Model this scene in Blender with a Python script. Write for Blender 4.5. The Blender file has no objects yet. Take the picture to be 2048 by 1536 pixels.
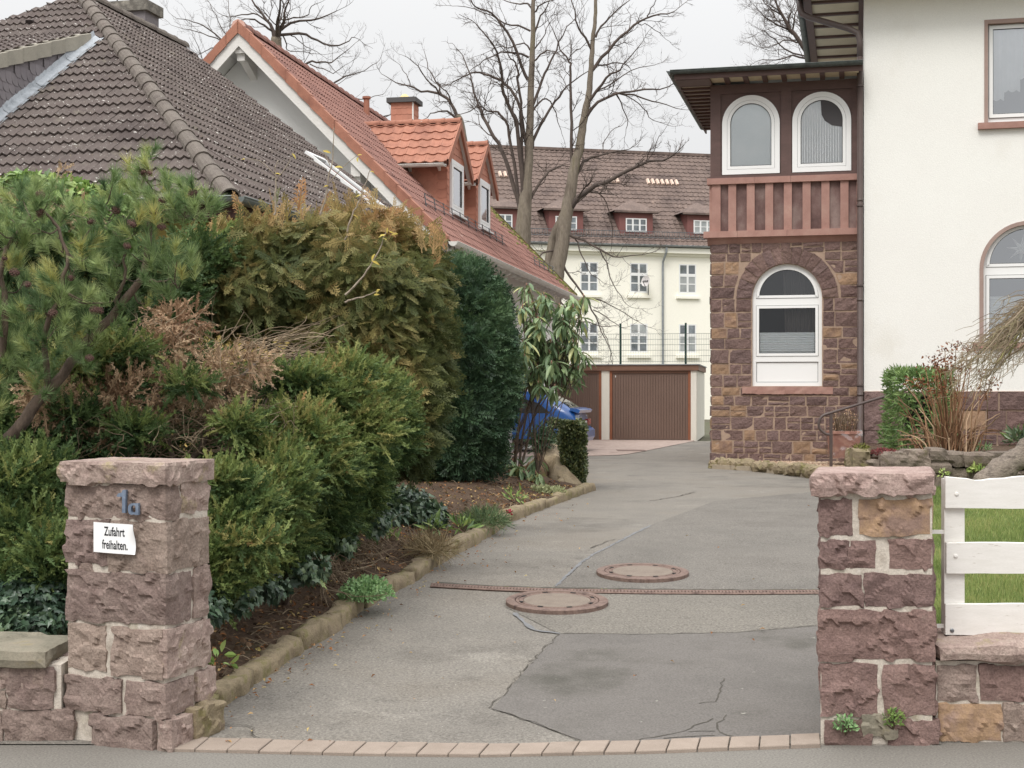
import bpy, math, random
import numpy as np
from mathutils import Vector, Matrix

# ------------------------------------------------------------------ camera, sky, sun, exposure
scene = bpy.context.scene
COL = scene.collection
F, CZ, HY = 2850.0, 1.82, 780.0
cam_data = bpy.data.cameras.new('camera')
cam_data.sensor_width = 36.0
cam_data.lens = F / 2048 * 36.0
cam_data.shift_y = 12.0 / 2048
cam_data.clip_start = 0.1
cam_data.clip_end = 900.0
cam = bpy.data.objects.new('camera', cam_data)
COL.objects.link(cam)
cam.location = (0, 0, CZ)
cam.rotation_euler = (math.radians(90), 0, 0)
scene.camera = cam

SUN_EL, SUN_AZ = math.radians(52), math.radians(205)   # azimuth clockwise from +Y: behind the camera, a little to the left
world = bpy.data.worlds.new('World')
scene.world = world
world.use_nodes = True
wn, wl = world.node_tree.nodes, world.node_tree.links
wn.clear()
w_out = wn.new('ShaderNodeOutputWorld')
w_bg = wn.new('ShaderNodeBackground')
w_bg.inputs['Strength'].default_value = 0.1
w_sky = wn.new('ShaderNodeTexSky')
w_sky.sky_type = 'NISHITA'
w_sky.sun_disc = False
w_sky.sun_elevation = SUN_EL
w_sky.sun_rotation = SUN_AZ
w_sky.air_density = 2.0
w_sky.dust_density = 6.0
w_hsv = wn.new('ShaderNodeHueSaturation')
w_hsv.inputs['Saturation'].default_value = 0.12
w_hsv.inputs['Value'].default_value = 1.0
wl.new(w_sky.outputs[0], w_hsv.inputs['Color'])
# even overcast: brightness rises from horizon to zenith as under a closed cloud cover
w_geo = wn.new('ShaderNodeTexCoord')
w_sep = wn.new('ShaderNodeSeparateXYZ')
wl.new(w_geo.outputs['Generated'], w_sep.inputs[0])
w_abs = wn.new('ShaderNodeMath'); w_abs.operation = 'MAXIMUM'; w_abs.inputs[1].default_value = 0.0
wl.new(w_sep.outputs['Z'], w_abs.inputs[0])
w_pow = wn.new('ShaderNodeMath'); w_pow.operation = 'POWER'; w_pow.inputs[1].default_value = 2.0
wl.new(w_abs.outputs[0], w_pow.inputs[0])
w_mad = wn.new('ShaderNodeMath'); w_mad.operation = 'MULTIPLY_ADD'
w_mad.inputs[1].default_value = 18.5; w_mad.inputs[2].default_value = 6.7
wl.new(w_pow.outputs[0], w_mad.inputs[0])
w_cloud = wn.new('ShaderNodeTexNoise'); w_cloud.inputs['Scale'].default_value = 1.6; w_cloud.inputs['Detail'].default_value = 5.0
wl.new(w_geo.outputs['Generated'], w_cloud.inputs['Vector'])
w_cr = wn.new('ShaderNodeMapRange'); w_cr.inputs['To Min'].default_value = 0.94; w_cr.inputs['To Max'].default_value = 1.06
wl.new(w_cloud.outputs['Fac'], w_cr.inputs['Value'])
w_mul = wn.new('ShaderNodeMath'); w_mul.operation = 'MULTIPLY'
wl.new(w_mad.outputs[0], w_mul.inputs[0]); wl.new(w_cr.outputs[0], w_mul.inputs[1])
w_tint = wn.new('ShaderNodeMix'); w_tint.data_type = 'RGBA'; w_tint.blend_type = 'MULTIPLY'
w_tint.inputs['Factor'].default_value = 1.0
w_tint.inputs[6].default_value = (0.985, 0.99, 1.0, 1)
wl.new(w_mul.outputs[0], w_tint.inputs[7])
w_mix = wn.new('ShaderNodeMix'); w_mix.data_type = 'RGBA'
w_mix.inputs['Factor'].default_value = 0.93
wl.new(w_hsv.outputs[0], w_mix.inputs[6]); wl.new(w_tint.outputs[2], w_mix.inputs[7])
wl.new(w_mix.outputs[2], w_bg.inputs['Color'])
wl.new(w_bg.outputs[0], w_out.inputs['Surface'])

sun_data = bpy.data.lights.new('sun', 'SUN')
sun_data.energy = 1.5
sun_data.angle = math.radians(24)
sun_data.color = (1.0, 0.965, 0.92)
sun = bpy.data.objects.new('sun', sun_data)
COL.objects.link(sun)
sdir = Vector((math.sin(SUN_AZ) * math.cos(SUN_EL), math.cos(SUN_AZ) * math.cos(SUN_EL), math.sin(SUN_EL)))
sun.rotation_euler = sdir.to_track_quat('Z', 'Y').to_euler()

scene.view_settings.view_transform = 'Standard'
scene.view_settings.look = 'None'
scene.view_settings.exposure = 0.28
scene.view_settings.gamma = 1.0
scene.view_settings.use_curve_mapping = False
scene.render.engine = 'CYCLES'
scene.cycles.max_bounces = 6
scene.cycles.transparent_max_bounces = 12

rng = np.random.default_rng(7)
random.seed(7)

# ------------------------------------------------------------------ measuring helpers
GY = np.array([-80, 7.2, 8.0, 9.0, 10.0, 10.9, 12.1, 13.0, 14.0, 15.0, 400.0])
GZ = np.array([0, 0, 0.025, 0.07, 0.122, 0.175, 0.245, 0.283, 0.297, 0.30, 0.30])
def gz(y):
    return np.interp(y, GY, GZ)
def P(px, py, Y):
    return np.array(((px - 1024) / F * Y, Y, CZ - (py - HY) / F * Y))
def G(px, py, lift=0.0):
    lo, hi = 3.0, 200.0
    for _ in range(50):
        m = (lo + hi) / 2
        z = CZ - (py - HY) / F * m
        if z > gz(m) + lift: lo = m
        else: hi = m
    return P(px, py, lo)

# ------------------------------------------------------------------ numpy noise
def _hash(ix, iy, iz, seed):
    h = (ix.astype(np.int64) * 374761393 + iy.astype(np.int64) * 668265263 + iz.astype(np.int64) * 2147483647 + seed * 1274126177) & 0xFFFFFFFF
    h = ((h ^ (h >> 13)) * 1274126177) & 0xFFFFFFFF
    h = ((h ^ (h >> 16)) * 2246822519) & 0xFFFFFFFF
    return ((h ^ (h >> 15)) & 0xFFFF) / 32767.5 - 1.0
def vnoise(p, seed=0):
    p = np.asarray(p, float)
    i = np.floor(p); f = p - i
    f = f * f * (3 - 2 * f)
    x, y, z = i[:, 0], i[:, 1], i[:, 2]
    out = 0
    for dx in (0, 1):
        wx = f[:, 0] if dx else 1 - f[:, 0]
        for dy in (0, 1):
            wy = f[:, 1] if dy else 1 - f[:, 1]
            for dz in (0, 1):
                wz = f[:, 2] if dz else 1 - f[:, 2]
                out = out + _hash(x + dx, y + dy, z + dz, seed) * wx * wy * wz
    return out
def fbm(p, seed=0, octs=3):
    p = np.asarray(p, float); a, s = 1.0, 0
    for k in range(octs):
        s = s + a * vnoise(p * 2 ** k, seed + k * 17); a *= 0.5
    return s

# ------------------------------------------------------------------ mesh building
class MB:
    def __init__(s):
        s.V, s.Fs, s.M, s.T, s.n = [], [], [], [], 0
    def add(s, V, Fc, mi=0, tint=None):
        V = np.asarray(V, float).reshape(-1, 3)
        if not isinstance(Fc, np.ndarray):
            groups = {}
            for f in Fc: groups.setdefault(len(f), []).append(f)
            Fl = [np.array(g, int) for g in groups.values()]
        else:
            Fl = [Fc]
        for g in Fl:
            s.Fs.append(g + s.n); s.M.append(np.full(len(g), mi, int))
        s.V.append(V); s.n += len(V)
        s.T.append(np.zeros(len(V)) if tint is None else np.broadcast_to(np.asarray(tint, float), (len(V),)))
    def box(s, a, b, fr=None, mi=0):
        (x0, y0, z0), (x1, y1, z1) = a, b
        V = np.array([(x, y, z) for x in (x0, x1) for y in (y0, y1) for z in (z0, z1)], float)
        if fr is not None: V = fr.w(V)
        s.add(V, np.array([(0, 1, 3, 2), (4, 6, 7, 5), (0, 4, 5, 1), (2, 3, 7, 6), (0, 2, 6, 4), (1, 5, 7, 3)]), mi)
    def bar(s, p, q, w, h, up=(0, 0, 1), mi=0):
        p, q, up = np.array(p, float), np.array(q, float), np.array(up, float)
        d = (q - p) / np.linalg.norm(q - p)
        x = np.cross(d, up); x /= np.linalg.norm(x); y = np.cross(x, d)
        V = [e + x * sx * w / 2 + y * sy * h / 2 for e in (p, q) for sx, sy in ((-1, -1), (1, -1), (1, 1), (-1, 1))]
        s.add(V, [(3, 2, 1, 0), (4, 5, 6, 7), (0, 1, 5, 4), (1, 2, 6, 5), (2, 3, 7, 6), (3, 0, 4, 7)], mi)
    def tube(s, pts, rad, k=8, mi=0, cap=True, tint=None):
        pts = np.asarray(pts, float); n = len(pts)
        rad = np.broadcast_to(np.asarray(rad, float), (n,))
        tg = np.gradient(pts, axis=0); tg /= np.linalg.norm(tg, axis=1)[:, None] + 1e-12
        ref = np.array((0, 0, 1.0)) if abs(tg[0, 2]) < .9 else np.array((1.0, 0, 0))
        x = np.cross(tg[0], ref); x /= np.linalg.norm(x)
        rings = []
        for i in range(n):
            x = x - tg[i] * (x @ tg[i]); x /= np.linalg.norm(x) + 1e-12
            y = np.cross(tg[i], x)
            a = np.arange(k) * 2 * math.pi / k
            rings.append(pts[i] + rad[i] * (np.cos(a)[:, None] * x + np.sin(a)[:, None] * y))
        V = np.concatenate(rings)
        i = np.arange(n - 1)[:, None] * k; j = np.arange(k)[None, :]; j2 = (j + 1) % k
        q = np.stack([i + j, i + j2, i + k + j2, i + k + j], -1).reshape(-1, 4)
        s.add(V, q, mi, tint)
        if cap and k > 2:
            s.Fs.append(np.array([np.arange(k)[::-1], (n - 1) * k + np.arange(k)]) + s.n - len(V)); s.M.append(np.full(2, mi, int))
    def poly(s, pts, mi=0):
        s.add(pts, [tuple(range(len(pts)))], mi)
    def prism(s, pts, off, mi=0):
        pts = np.asarray(pts, float); n = len(pts); off = np.asarray(off, float)
        V = np.concatenate([pts, pts + off])
        Fc = [tuple(range(n))[::-1], tuple(range(n, 2 * n))] + [(i, (i + 1) % n, n + (i + 1) % n, n + i) for i in range(n)]
        s.add(V, Fc, mi)
    def mesh(s, name, mats, smooth=False, center=True):
        if not s.V: return None, np.zeros(3)
        V = np.concatenate(s.V); c = np.zeros(3)
        if center:
            c = (V.min(0) + V.max(0)) / 2; V = V - c
        me = bpy.data.meshes.new(name)
        loops = np.concatenate([g.ravel() for g in s.Fs]).astype(np.int32)
        cnt = np.concatenate([np.full(len(g), g.shape[1]) for g in s.Fs])
        st = np.concatenate([[0], np.cumsum(cnt)[:-1]]).astype(np.int32)
        me.vertices.add(len(V)); me.vertices.foreach_set('co', V.astype(np.float32).ravel())
        me.loops.add(len(loops)); me.loops.foreach_set('vertex_index', loops)
        me.polygons.add(len(st)); me.polygons.foreach_set('loop_start', st)
        mats = mats if isinstance(mats, (list, tuple)) else [mats]
        for m in mats: me.materials.append(m)
        if len(mats) > 1: me.polygons.foreach_set('material_index', np.concatenate(s.M).astype(np.int32))
        me.polygons.foreach_set('use_smooth', np.full(len(st), smooth))
        T = np.concatenate(s.T)
        if T.any():
            at = me.attributes.new('tint', 'FLOAT', 'POINT'); at.data.foreach_set('value', T.astype(np.float32))
        me.update(calc_edges=True); me.validate()
        return me, c
    def build(s, name, mats, parent=None, smooth=False, **props):
        me, c = s.mesh(name, mats, smooth)
        if me is None: return None
        return place(name, me, c, parent, **props)

WL = {}
def place(name, data, loc, parent=None, rot=None, **props):
    o = bpy.data.objects.new(name, data); COL.objects.link(o)
    loc = np.asarray(loc, float)
    base = WL[parent.name] if parent is not None else np.zeros(3)
    if parent is not None: o.parent = parent
    WL[o.name] = loc if rot is None else loc
    if rot is not None:
        M = Matrix([list(r) for r in np.asarray(rot)]).to_4x4(); M.translation = Vector(loc - base); o.matrix_basis = M
    else:
        o.location = Vector(loc - base)
    for k, v in props.items(): o[k] = v
    return o
def thing(name, loc, label, category, group=None):
    o = place(name, None, loc, None)
    o.empty_display_size = 0.2
    o['label'] = label; o['category'] = category; o['kind'] = 'thing'
    if group: o['group'] = group
    return o
def tag(o, label, category, group=None):
    o['label'] = label; o['category'] = category; o['kind'] = 'thing'
    if group: o['group'] = group
    return o

class Frame:
    def __init__(s, o, deg, skew=None):
        a = math.radians(deg)
        s.o = np.array(o, float)
        s.r = np.array((math.cos(a), -math.sin(a), 0)); s.d = np.array((math.sin(a), math.cos(a), 0))
        if skew is not None: s.r = np.array(skew, float)
        s.u = np.array((0, 0, 1.0))
        s.R = np.stack([s.r, s.d, s.u], 1)
    def w(s, p):
        p = np.asarray(p, float)
        return s.o + p[..., 0:1] * s.r + p[..., 1:2] * s.d + p[..., 2:3] * s.u
    def p(s, x, y, z): return s.w(np.array((x, y, z)))

# ------------------------------------------------------------------ materials
def L(r, g, b, k=1.0):
    f = lambda c: (c / 255 / 12.92 if c / 255 <= .04045 else ((c / 255 + .055) / 1.055) ** 2.4)
    k = k ** .6
    r, g, b = f(r) , f(g), f(b)
    y = .2126 * r + .7152 * g + .0722 * b; q = .80
    return (k * (y + (r - y) * q), k * (y + (g - y) * q), k * (y + (b - y) * q), 1)
_MC = {}
def mat(name, cols, scale=4.0, detail=6.0, rough=.85, bump=0.0, bscale=40.0, rnd=None, rndamt=0.0, fine=0.12, fscale=60.0, spec=.3, metal=0.0,
        spots=None, stretch=None, bdist=.01, patches=None, valvar=0.0, bump2=None):
    m = bpy.data.materials.new(name); m.use_nodes = True
    N, K = m.node_tree.nodes, m.node_tree.links
    bs = N['Principled BSDF']
    bs.inputs['Roughness'].default_value = rough; bs.inputs['Specular IOR Level'].default_value = spec; bs.inputs['Metallic'].default_value = metal
    geo = N.new('ShaderNodeNewGeometry'); vec = geo.outputs['Position']
    if stretch:
        mp = N.new('ShaderNodeMapping'); mp.inputs['Scale'].default_value = stretch; K.new(vec, mp.inputs[0]); vec = mp.outputs[0]
    def noise(sc, det=6.0, rg=.6):
        n = N.new('ShaderNodeTexNoise'); n.inputs['Scale'].default_value = sc; n.inputs['Detail'].default_value = det; n.inputs['Roughness'].default_value = rg
        K.new(vec, n.inputs['Vector']); return n.outputs['Fac']
    def ramp(fac, cs, lo=.32, hi=.68):
        r = N.new('ShaderNodeValToRGB'); e = r.color_ramp.elements
        while len(e) < len(cs): e.new(.5)
        for i, c in enumerate(cs):
            e[i].position = lo + (hi - lo) * i / max(1, len(cs) - 1); e[i].color = c
        K.new(fac, r.inputs[0]); return r.outputs[0]
    def mixc(fac, a, b, mode='MIX'):
        x = N.new('ShaderNodeMix'); x.data_type = 'RGBA'; x.blend_type = mode
        if isinstance(fac, (int, float)): x.inputs['Factor'].default_value = fac
        else: K.new(fac, x.inputs['Factor'])
        for s_, v in ((6, a), (7, b)):
            if isinstance(v, tuple): x.inputs[s_].default_value = v
            else: K.new(v, x.inputs[s_])
        return x.outputs[2]
    col = ramp(noise(scale, detail), cols) if len(cols) > 1 else None
    if col is None:
        rgb = N.new('ShaderNodeRGB'); rgb.outputs[0].default_value = cols[0]; col = rgb.outputs[0]
    oi = None
    if rnd:
        oi = N.new('ShaderNodeObjectInfo')
        rc = N.new('ShaderNodeValToRGB'); rc.color_ramp.interpolation = 'LINEAR'; e = rc.color_ramp.elements
        while len(e) < len(rnd): e.new(.5)
        for i, c in enumerate(rnd): e[i].position = i / max(1, len(rnd) - 1); e[i].color = c
        K.new(oi.outputs['Random'], rc.inputs[0])
        col = mixc(rndamt, col, rc.outputs[0])
    if valvar:
        oi = oi or N.new('ShaderNodeObjectInfo')
        mr = N.new('ShaderNodeMapRange'); mr.inputs['To Min'].default_value = 1 - valvar; mr.inputs['To Max'].default_value = 1 + valvar
        wn_ = N.new('ShaderNodeTexWhiteNoise'); wn_.noise_dimensions = '1D'; K.new(oi.outputs['Random'], wn_.inputs['W']); K.new(wn_.outputs['Value'], mr.inputs['Value'])
        hv = N.new('ShaderNodeHueSaturation'); K.new(col, hv.inputs['Color']); K.new(mr.outputs[0], hv.inputs['Value']); col = hv.outputs[0]
    for sp in (patches or []):                       # (colour, scale, threshold, softness, amount)
        c, sc, th, so, am = sp
        mr = N.new('ShaderNodeMapRange'); mr.inputs['From Min'].default_value = th; mr.inputs['From Max'].default_value = th + so; mr.inputs['To Max'].default_value = am
        K.new(noise(sc, 5.0, .65), mr.inputs['Value']); col = mixc(mr.outputs[0], col, c)
    if fine:
        mr = N.new('ShaderNodeMapRange'); mr.inputs['From Min'].default_value = .25; mr.inputs['From Max'].default_value = .75
        mr.inputs['To Min'].default_value = 1 - fine * 1.6; mr.inputs['To Max'].default_value = 1 + fine * 1.6
        K.new(noise(fscale, 4.0, .7), mr.inputs['Value'])
        hv = N.new('ShaderNodeHueSaturation'); K.new(col, hv.inputs['Color']); K.new(mr.outputs[0], hv.inputs['Value']); col = hv.outputs[0]
    K.new(col, bs.inputs['Base Color'])
    if bump:
        b = N.new('ShaderNodeBump'); b.inputs['Strength'].default_value = bump; b.inputs['Distance'].default_value = bdist
        K.new(noise(bscale, 6.0, .65), b.inputs['Height'])
        last = b
        if bump2:
            b2 = N.new('ShaderNodeBump'); b2.inputs['Strength'].default_value = bump2[0]; b2.inputs['Distance'].default_value = bump2[2]
            K.new(noise(bump2[1], 5.0, .55), b2.inputs['Height']); K.new(b.outputs[0], b2.inputs['Normal']); last = b2
        K.new(last.outputs[0], bs.inputs['Normal'])
    return m
def flat(name, c, rough=.5, spec=.4, metal=0.0, coat=0.0):
    m = bpy.data.materials.new(name); m.use_nodes = True
    b = m.node_tree.nodes['Principled BSDF']
    b.inputs['Base Color'].default_value = c; b.inputs['Roughness'].default_value = rough
    b.inputs['Specular IOR Level'].default_value = spec; b.inputs['Metallic'].default_value = metal; b.inputs['Coat Weight'].default_value = coat
    if coat: b.inputs['Coat Roughness'].default_value = .05
    return m
def glass(name, tint=(.9, .94, .95, 1), refl=.1):
    m = bpy.data.materials.new(name); m.use_nodes = True
    N, K = m.node_tree.nodes, m.node_tree.links
    N.remove(N['Principled BSDF'])
    t = N.new('ShaderNodeBsdfTransparent'); t.inputs[0].default_value = tint
    g = N.new('ShaderNodeBsdfGlossy'); g.inputs['Roughness'].default_value = .02; g.inputs[0].default_value = (.95, .97, 1, 1)
    fr = N.new('ShaderNodeFresnel'); fr.inputs[0].default_value = 1.5
    ad = N.new('ShaderNodeMath'); ad.inputs[1].default_value = refl; K.new(fr.outputs[0], ad.inputs[0])
    mx = N.new('ShaderNodeMixShader'); K.new(ad.outputs[0], mx.inputs[0]); K.new(t.outputs[0], mx.inputs[1]); K.new(g.outputs[0], mx.inputs[2])
    K.new(mx.outputs[0], N['Material Output'].inputs[0])
    return m
def leafmat(name, cols, rough=.55, spec=.35, trans=.25, var=.25, g=1.0):
    m = bpy.data.materials.new(name); m.use_nodes = True
    N, K = m.node_tree.nodes, m.node_tree.links
    bs = N['Principled BSDF']; bs.inputs['Roughness'].default_value = rough; bs.inputs['Specular IOR Level'].default_value = spec
    at = N.new('ShaderNodeAttribute'); at.attribute_name = 'tint'
    r = N.new('ShaderNodeValToRGB'); e = r.color_ramp.elements
    while len(e) < len(cols): e.new(.5)
    for i, c in enumerate(cols): e[i].position = i / max(1, len(cols) - 1); e[i].color = (c[0] * 2.0 * g, c[1] * 1.92 * g, c[2] * 1.8 * g, 1)
    K.new(at.outputs['Fac'], r.inputs[0])
    geo = N.new('ShaderNodeNewGeometry')
    mr = N.new('ShaderNodeMapRange'); mr.inputs['To Min'].default_value = 1 - var; mr.inputs['To Max'].default_value = 1 + var
    K.new(geo.outputs['Random Per Island'], mr.inputs['Value'])
    hv = N.new('ShaderNodeHueSaturation'); K.new(r.outputs[0], hv.inputs['Color']); K.new(mr.outputs[0], hv.inputs['Value'])
    K.new(hv.outputs[0], bs.inputs['Base Color'])
    if trans:
        tr = N.new('ShaderNodeBsdfTranslucent'); K.new(hv.outputs[0], tr.inputs[0])
        mx = N.new('ShaderNodeMixShader'); mx.inputs[0].default_value = trans
        K.new(bs.outputs[0], mx.inputs[1]); K.new(tr.outputs[0], mx.inputs[2]); K.new(mx.outputs[0], N['Material Output'].inputs[0])
    return m

# sandstone near (gate pillars), sandstone of the villa, mortar, and so on
SND = dict(rnd=[L(128, 105, 97, .88), L(156, 134, 121, .9), L(140, 116, 107, .9), L(162, 141, 123, .9), L(124, 100, 95, .88)], rndamt=.55)
M_STONE = mat('red_sandstone', [L(130, 107, 98, .9), L(152, 130, 119, .9), L(168, 147, 134, .9)], scale=9, rough=.92, bump=1.0, bscale=30, fine=.24, fscale=90,
              bdist=.016, bump2=(.7, 110, .005), patches=[(L(188, 168, 152, .95), 13, .60, .12, .35), (L(104, 82, 80, .9), 5, .60, .15, .45)], valvar=.08, **SND)
M_STONEL = mat('lichened_sandstone', [L(142, 118, 108, .95), L(164, 140, 128, .95), L(178, 156, 142, .95)], scale=8, rough=.93, bump=1.0, bscale=30, fine=.24, fscale=90, bdist=.016,
               patches=[(L(160, 146, 84, .8), 6, .56, .10, .6), (L(188, 172, 156, .8), 15, .6, .1, .4), (L(104, 82, 76, .8), 4, .6, .15, .5)], valvar=.08)
M_STONEO = mat('ochre_sandstone', [L(148, 118, 102, .85), L(174, 138, 100, .85), L(160, 130, 116, .85)], scale=5, rough=.92, bump=.8, bscale=40, fine=.15, fscale=110, bdist=.01)
M_VST = mat('villa_sandstone', [L(104, 78, 74, .82), L(130, 100, 94, .82), L(144, 112, 102, .82)], scale=4, rough=.92, bump=1.0, bscale=16, fine=.2, fscale=50, bdist=.04,
            rnd=[L(108, 86, 81, .84), L(138, 111, 102, .84), L(121, 99, 95, .84), L(113, 88, 82, .84), L(140, 112, 99, .84), L(123, 96, 89, .84), L(132, 106, 96, .84)], rndamt=.6, valvar=.12)
M_VSTO = mat('villa_ochre_stone', [L(152, 120, 92, .8), L(166, 130, 96, .8), L(134, 104, 88, .8)], scale=3, rough=.92, bump=.8, bscale=22, fine=.14, fscale=60, bdist=.02, valvar=.1)
M_CUT = mat('dressed_red_sandstone', [L(162, 118, 104, .9), L(174, 128, 114, .9), L(182, 140, 124, .9)], scale=3, rough=.88, bump=.25, bscale=60, fine=.08, fscale=90, valvar=.05)
M_MORTAR = mat('pale_mortar', [L(188, 174, 158, .92), L(206, 194, 178, .92), L(172, 158, 142, .92)], scale=9, rough=.95, bump=.6, bscale=70, fine=.15, fscale=150,
               patches=[(L(214, 206, 196, .85), 5, .58, .1, .6), (L(150, 140, 92, .8), 4, .6, .1, .4)])
M_VMORTAR = mat('villa_mortar', [L(182, 152, 128, .85), L(166, 138, 116, .85)], scale=8, rough=.95, bump=.4, bscale=60, fine=.1)
M_MOSSST = mat('mossy_sandstone', [L(128, 112, 84, .75), L(158, 140, 106, .75), L(150, 130, 104, .75)], scale=6, rough=.95, bump=.9, bscale=40, fine=.18, fscale=110, bdist=.012,
               patches=[(L(130, 124, 56, .7), 7, .52, .12, .7), (L(96, 84, 66, .7), 5, .6, .1, .5)], valvar=.1)
M_COPING = mat('weathered_coping', [L(122, 116, 98, .85), L(140, 132, 112, .85), L(150, 138, 118, .85)], scale=5, rough=.94, bump=.5, bscale=50, fine=.13, fscale=100,
               patches=[(L(150, 138, 70, .7), 5, .6, .1, .5)])
M_STUCCO = mat('cream_render', [L(242, 241, 234, .9), L(239, 237, 230, .9)], scale=.6, rough=.95, bump=.7, bscale=45, fine=.05, fscale=60, bdist=.008, patches=[(L(222, 216, 200, .88), .9, .58, .2, .35)])
M_WHITEW = mat('white_render', [L(244, 243, 240, .95), L(240, 239, 236, .95)], scale=.5, rough=.95, bump=.3, bscale=40, fine=.02)
M_FARWALL = mat('yellow_render', [L(253, 249, 233, .95), L(250, 246, 229, .95)], scale=.3, rough=.95, bump=.2, bscale=30, fine=.03, fscale=20, patches=[(L(236, 226, 190, .88), .8, .58, .2, .4)])
M_YELLOW = mat('bright_yellow_render', [L(240, 205, 90, .8), L(230, 196, 84, .8)], scale=.5, rough=.95, bump=.3, bscale=40, fine=.03)
M_WFRAME = flat('white_window_frame', L(242, 242, 240, .88), .35, .4)
M_WPAINT = mat('white_weathered_paint', [L(236, 232, 226, .86), L(226, 222, 214, .86)], scale=7, rough=.6, bump=.15, bscale=60, fine=.035, fscale=50, stretch=(1, 1, 6), patches=[(L(176, 160, 140, .8), 9, .66, .05, .6)])
M_GASKET = flat('black_gasket', (.012, .012, .013, 1), .6)
M_BROWN = mat('brown_painted_wood', [L(100, 76, 70, .8), L(112, 84, 78, .8)], scale=3, rough=.6, bump=.25, bscale=30, fine=.07, fscale=40, stretch=(1, 1, 3))
M_SOFFIT = mat('cream_soffit_board', [L(222, 206, 172, .85), L(212, 196, 160, .85)], scale=3, rough=.8, bump=.2, bscale=20, fine=.06)
M_GUTTER = mat('patinated_copper_gutter', [L(66, 74, 72, .8), L(92, 100, 96, .8), L(74, 78, 78, .8)], scale=5, rough=.55, metal=.3, bump=.1, bscale=30, fine=.1)
M_PIPE = mat('brown_metal_pipe', [L(88, 72, 68, .8), L(96, 80, 74, .8)], scale=3, rough=.45, bump=.05, bscale=20, fine=.05, spec=.5)
M_ZINC = mat('zinc', [L(150, 156, 160, .8), L(170, 176, 180, .8)], scale=6, rough=.45, metal=.5, fine=.06)
M_GLASS = glass('window_glass', (.97, .98, .98, 1), .34)
M_GLASSL = glass('light_window_glass', (.99, .99, .99, 1), .02)
M_GLASSD = glass('dark_window_glass', (.84, .86, .87, 1), .06)
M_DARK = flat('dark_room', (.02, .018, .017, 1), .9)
M_ROOMG = flat('grey_blue_room', L(150, 158, 168, .8), .9)
M_BLIND = mat('pale_blind', [L(240, 244, 245, .95), L(232, 238, 240, .95)], scale=2, rough=.9, fine=.02)
M_CURT = mat('white_net_curtain', [L(236, 238, 240, .88), L(226, 230, 232, .88)], scale=3, rough=.9, fine=.03)
M_STEEL = flat('grey_steel', L(120, 124, 128, .8), .4, .5, .7)
M_BLACK = flat('black_plastic', (.012, .012, .012, 1), .5)
# ================================================================== stone builder
def rough_box(a, b, res=.03, amp=.01, bulge=.012, chamf=.006, seed=0, facets=5, fine=.35, flat_top=False):
    a, b = np.array(a, float), np.array(b, float); size = b - a
    n = np.maximum(2, np.round(size / res).astype(int)); n = np.minimum(n, 40)
    idx, V, nor, edge = {}, [], [], []
    def vid(i, j, k):
        key = (i, j, k)
        if key not in idx:
            idx[key] = len(V); t = np.array(key) / n; V.append(a + size * t)
            nv = np.zeros(3); cnt = 0
            for ax in range(3):
                if key[ax] == 0: nv[ax] = -1; cnt += 1
                elif key[ax] == n[ax]: nv[ax] = 1; cnt += 1
            nor.append(nv); edge.append(cnt)
        return idx[key]
    Q = []
    for ax in range(3):
        p, q = [(1, 2), (2, 0), (0, 1)][ax]
        for side in (0, n[ax]):
            for i in range(n[p]):
                for j in range(n[q]):
                    def at(ii, jj):
                        k = [0, 0, 0]; k[ax] = side; k[p] = ii; k[q] = jj; return vid(*k)
                    f = [at(i, j), at(i + 1, j), at(i + 1, j + 1), at(i, j + 1)]
                    Q.append(f if side else f[::-1])
    V, nor, edge = np.array(V), np.array(nor), np.array(edge)
    r = np.random.default_rng(seed); facets = int(max(facets, (size[0] * size[2] + size[1] * size[2] + size[0] * size[1]) * 2 / .006)) if res < .03 else facets
    # chipped rock face: each vertex follows the plane of its nearest chip
    sd = a + size * r.random((max(3, facets), 3)); g = r.normal(0, .40, (len(sd), 3)); h = r.normal(0, 1, len(sd)) * amp
    jit = np.stack([vnoise(V * 14 + 9.1 * k, seed + k) for k in range(3)], 1) * .03
    dist = ((V[:, None] + jit[:, None] - sd[None]) ** 2).sum(-1); near = dist.argmin(1)
    pl = h[near] + (g[near] * (V - sd[near])).sum(1) * min(1.0, amp * 90)
    t = (V - a) / size; fall = np.ones(len(V))
    for ax in range(3):
        m = np.minimum(t[:, ax], 1 - t[:, ax]) * size[ax]
        fall *= np.where(nor[:, ax] != 0, 1, np.clip(m / .020, 0, 1) ** .8)
    d = (np.clip(pl, -amp * .7, amp * 2) + amp * fine * fbm(V * 28 + seed * 3.3, seed, 3)) * (.06 + .94 * fall) + bulge * fall
    if flat_top: d = np.where(nor[:, 2] > .5, d * .15, d)
    nn = nor / np.maximum(1, np.linalg.norm(nor, axis=1))[:, None]
    W = V + nn * d[:, None]
    e = edge >= 2
    W[e] -= nn[e] * (chamf * (1.2 + fbm(V[e] * 11 + seed, seed + 5, 2)))[:, None]
    W += np.stack([vnoise(V * 7 + seed * 1.7 + 31 * k, seed + k + 50) for k in range(3)], 1) * chamf * .8
    return W, np.array(Q)
def stone(name, a, b, m, fr, parent, seed, smooth=False, **kw):
    mb = MB(); V, Q = rough_box(a, b, seed=seed, **kw); mb.add(fr.w(V) if fr else V, Q)
    return mb.build(name, m, parent, smooth=smooth)
ID = Frame((0, 0, 0), 0)

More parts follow.
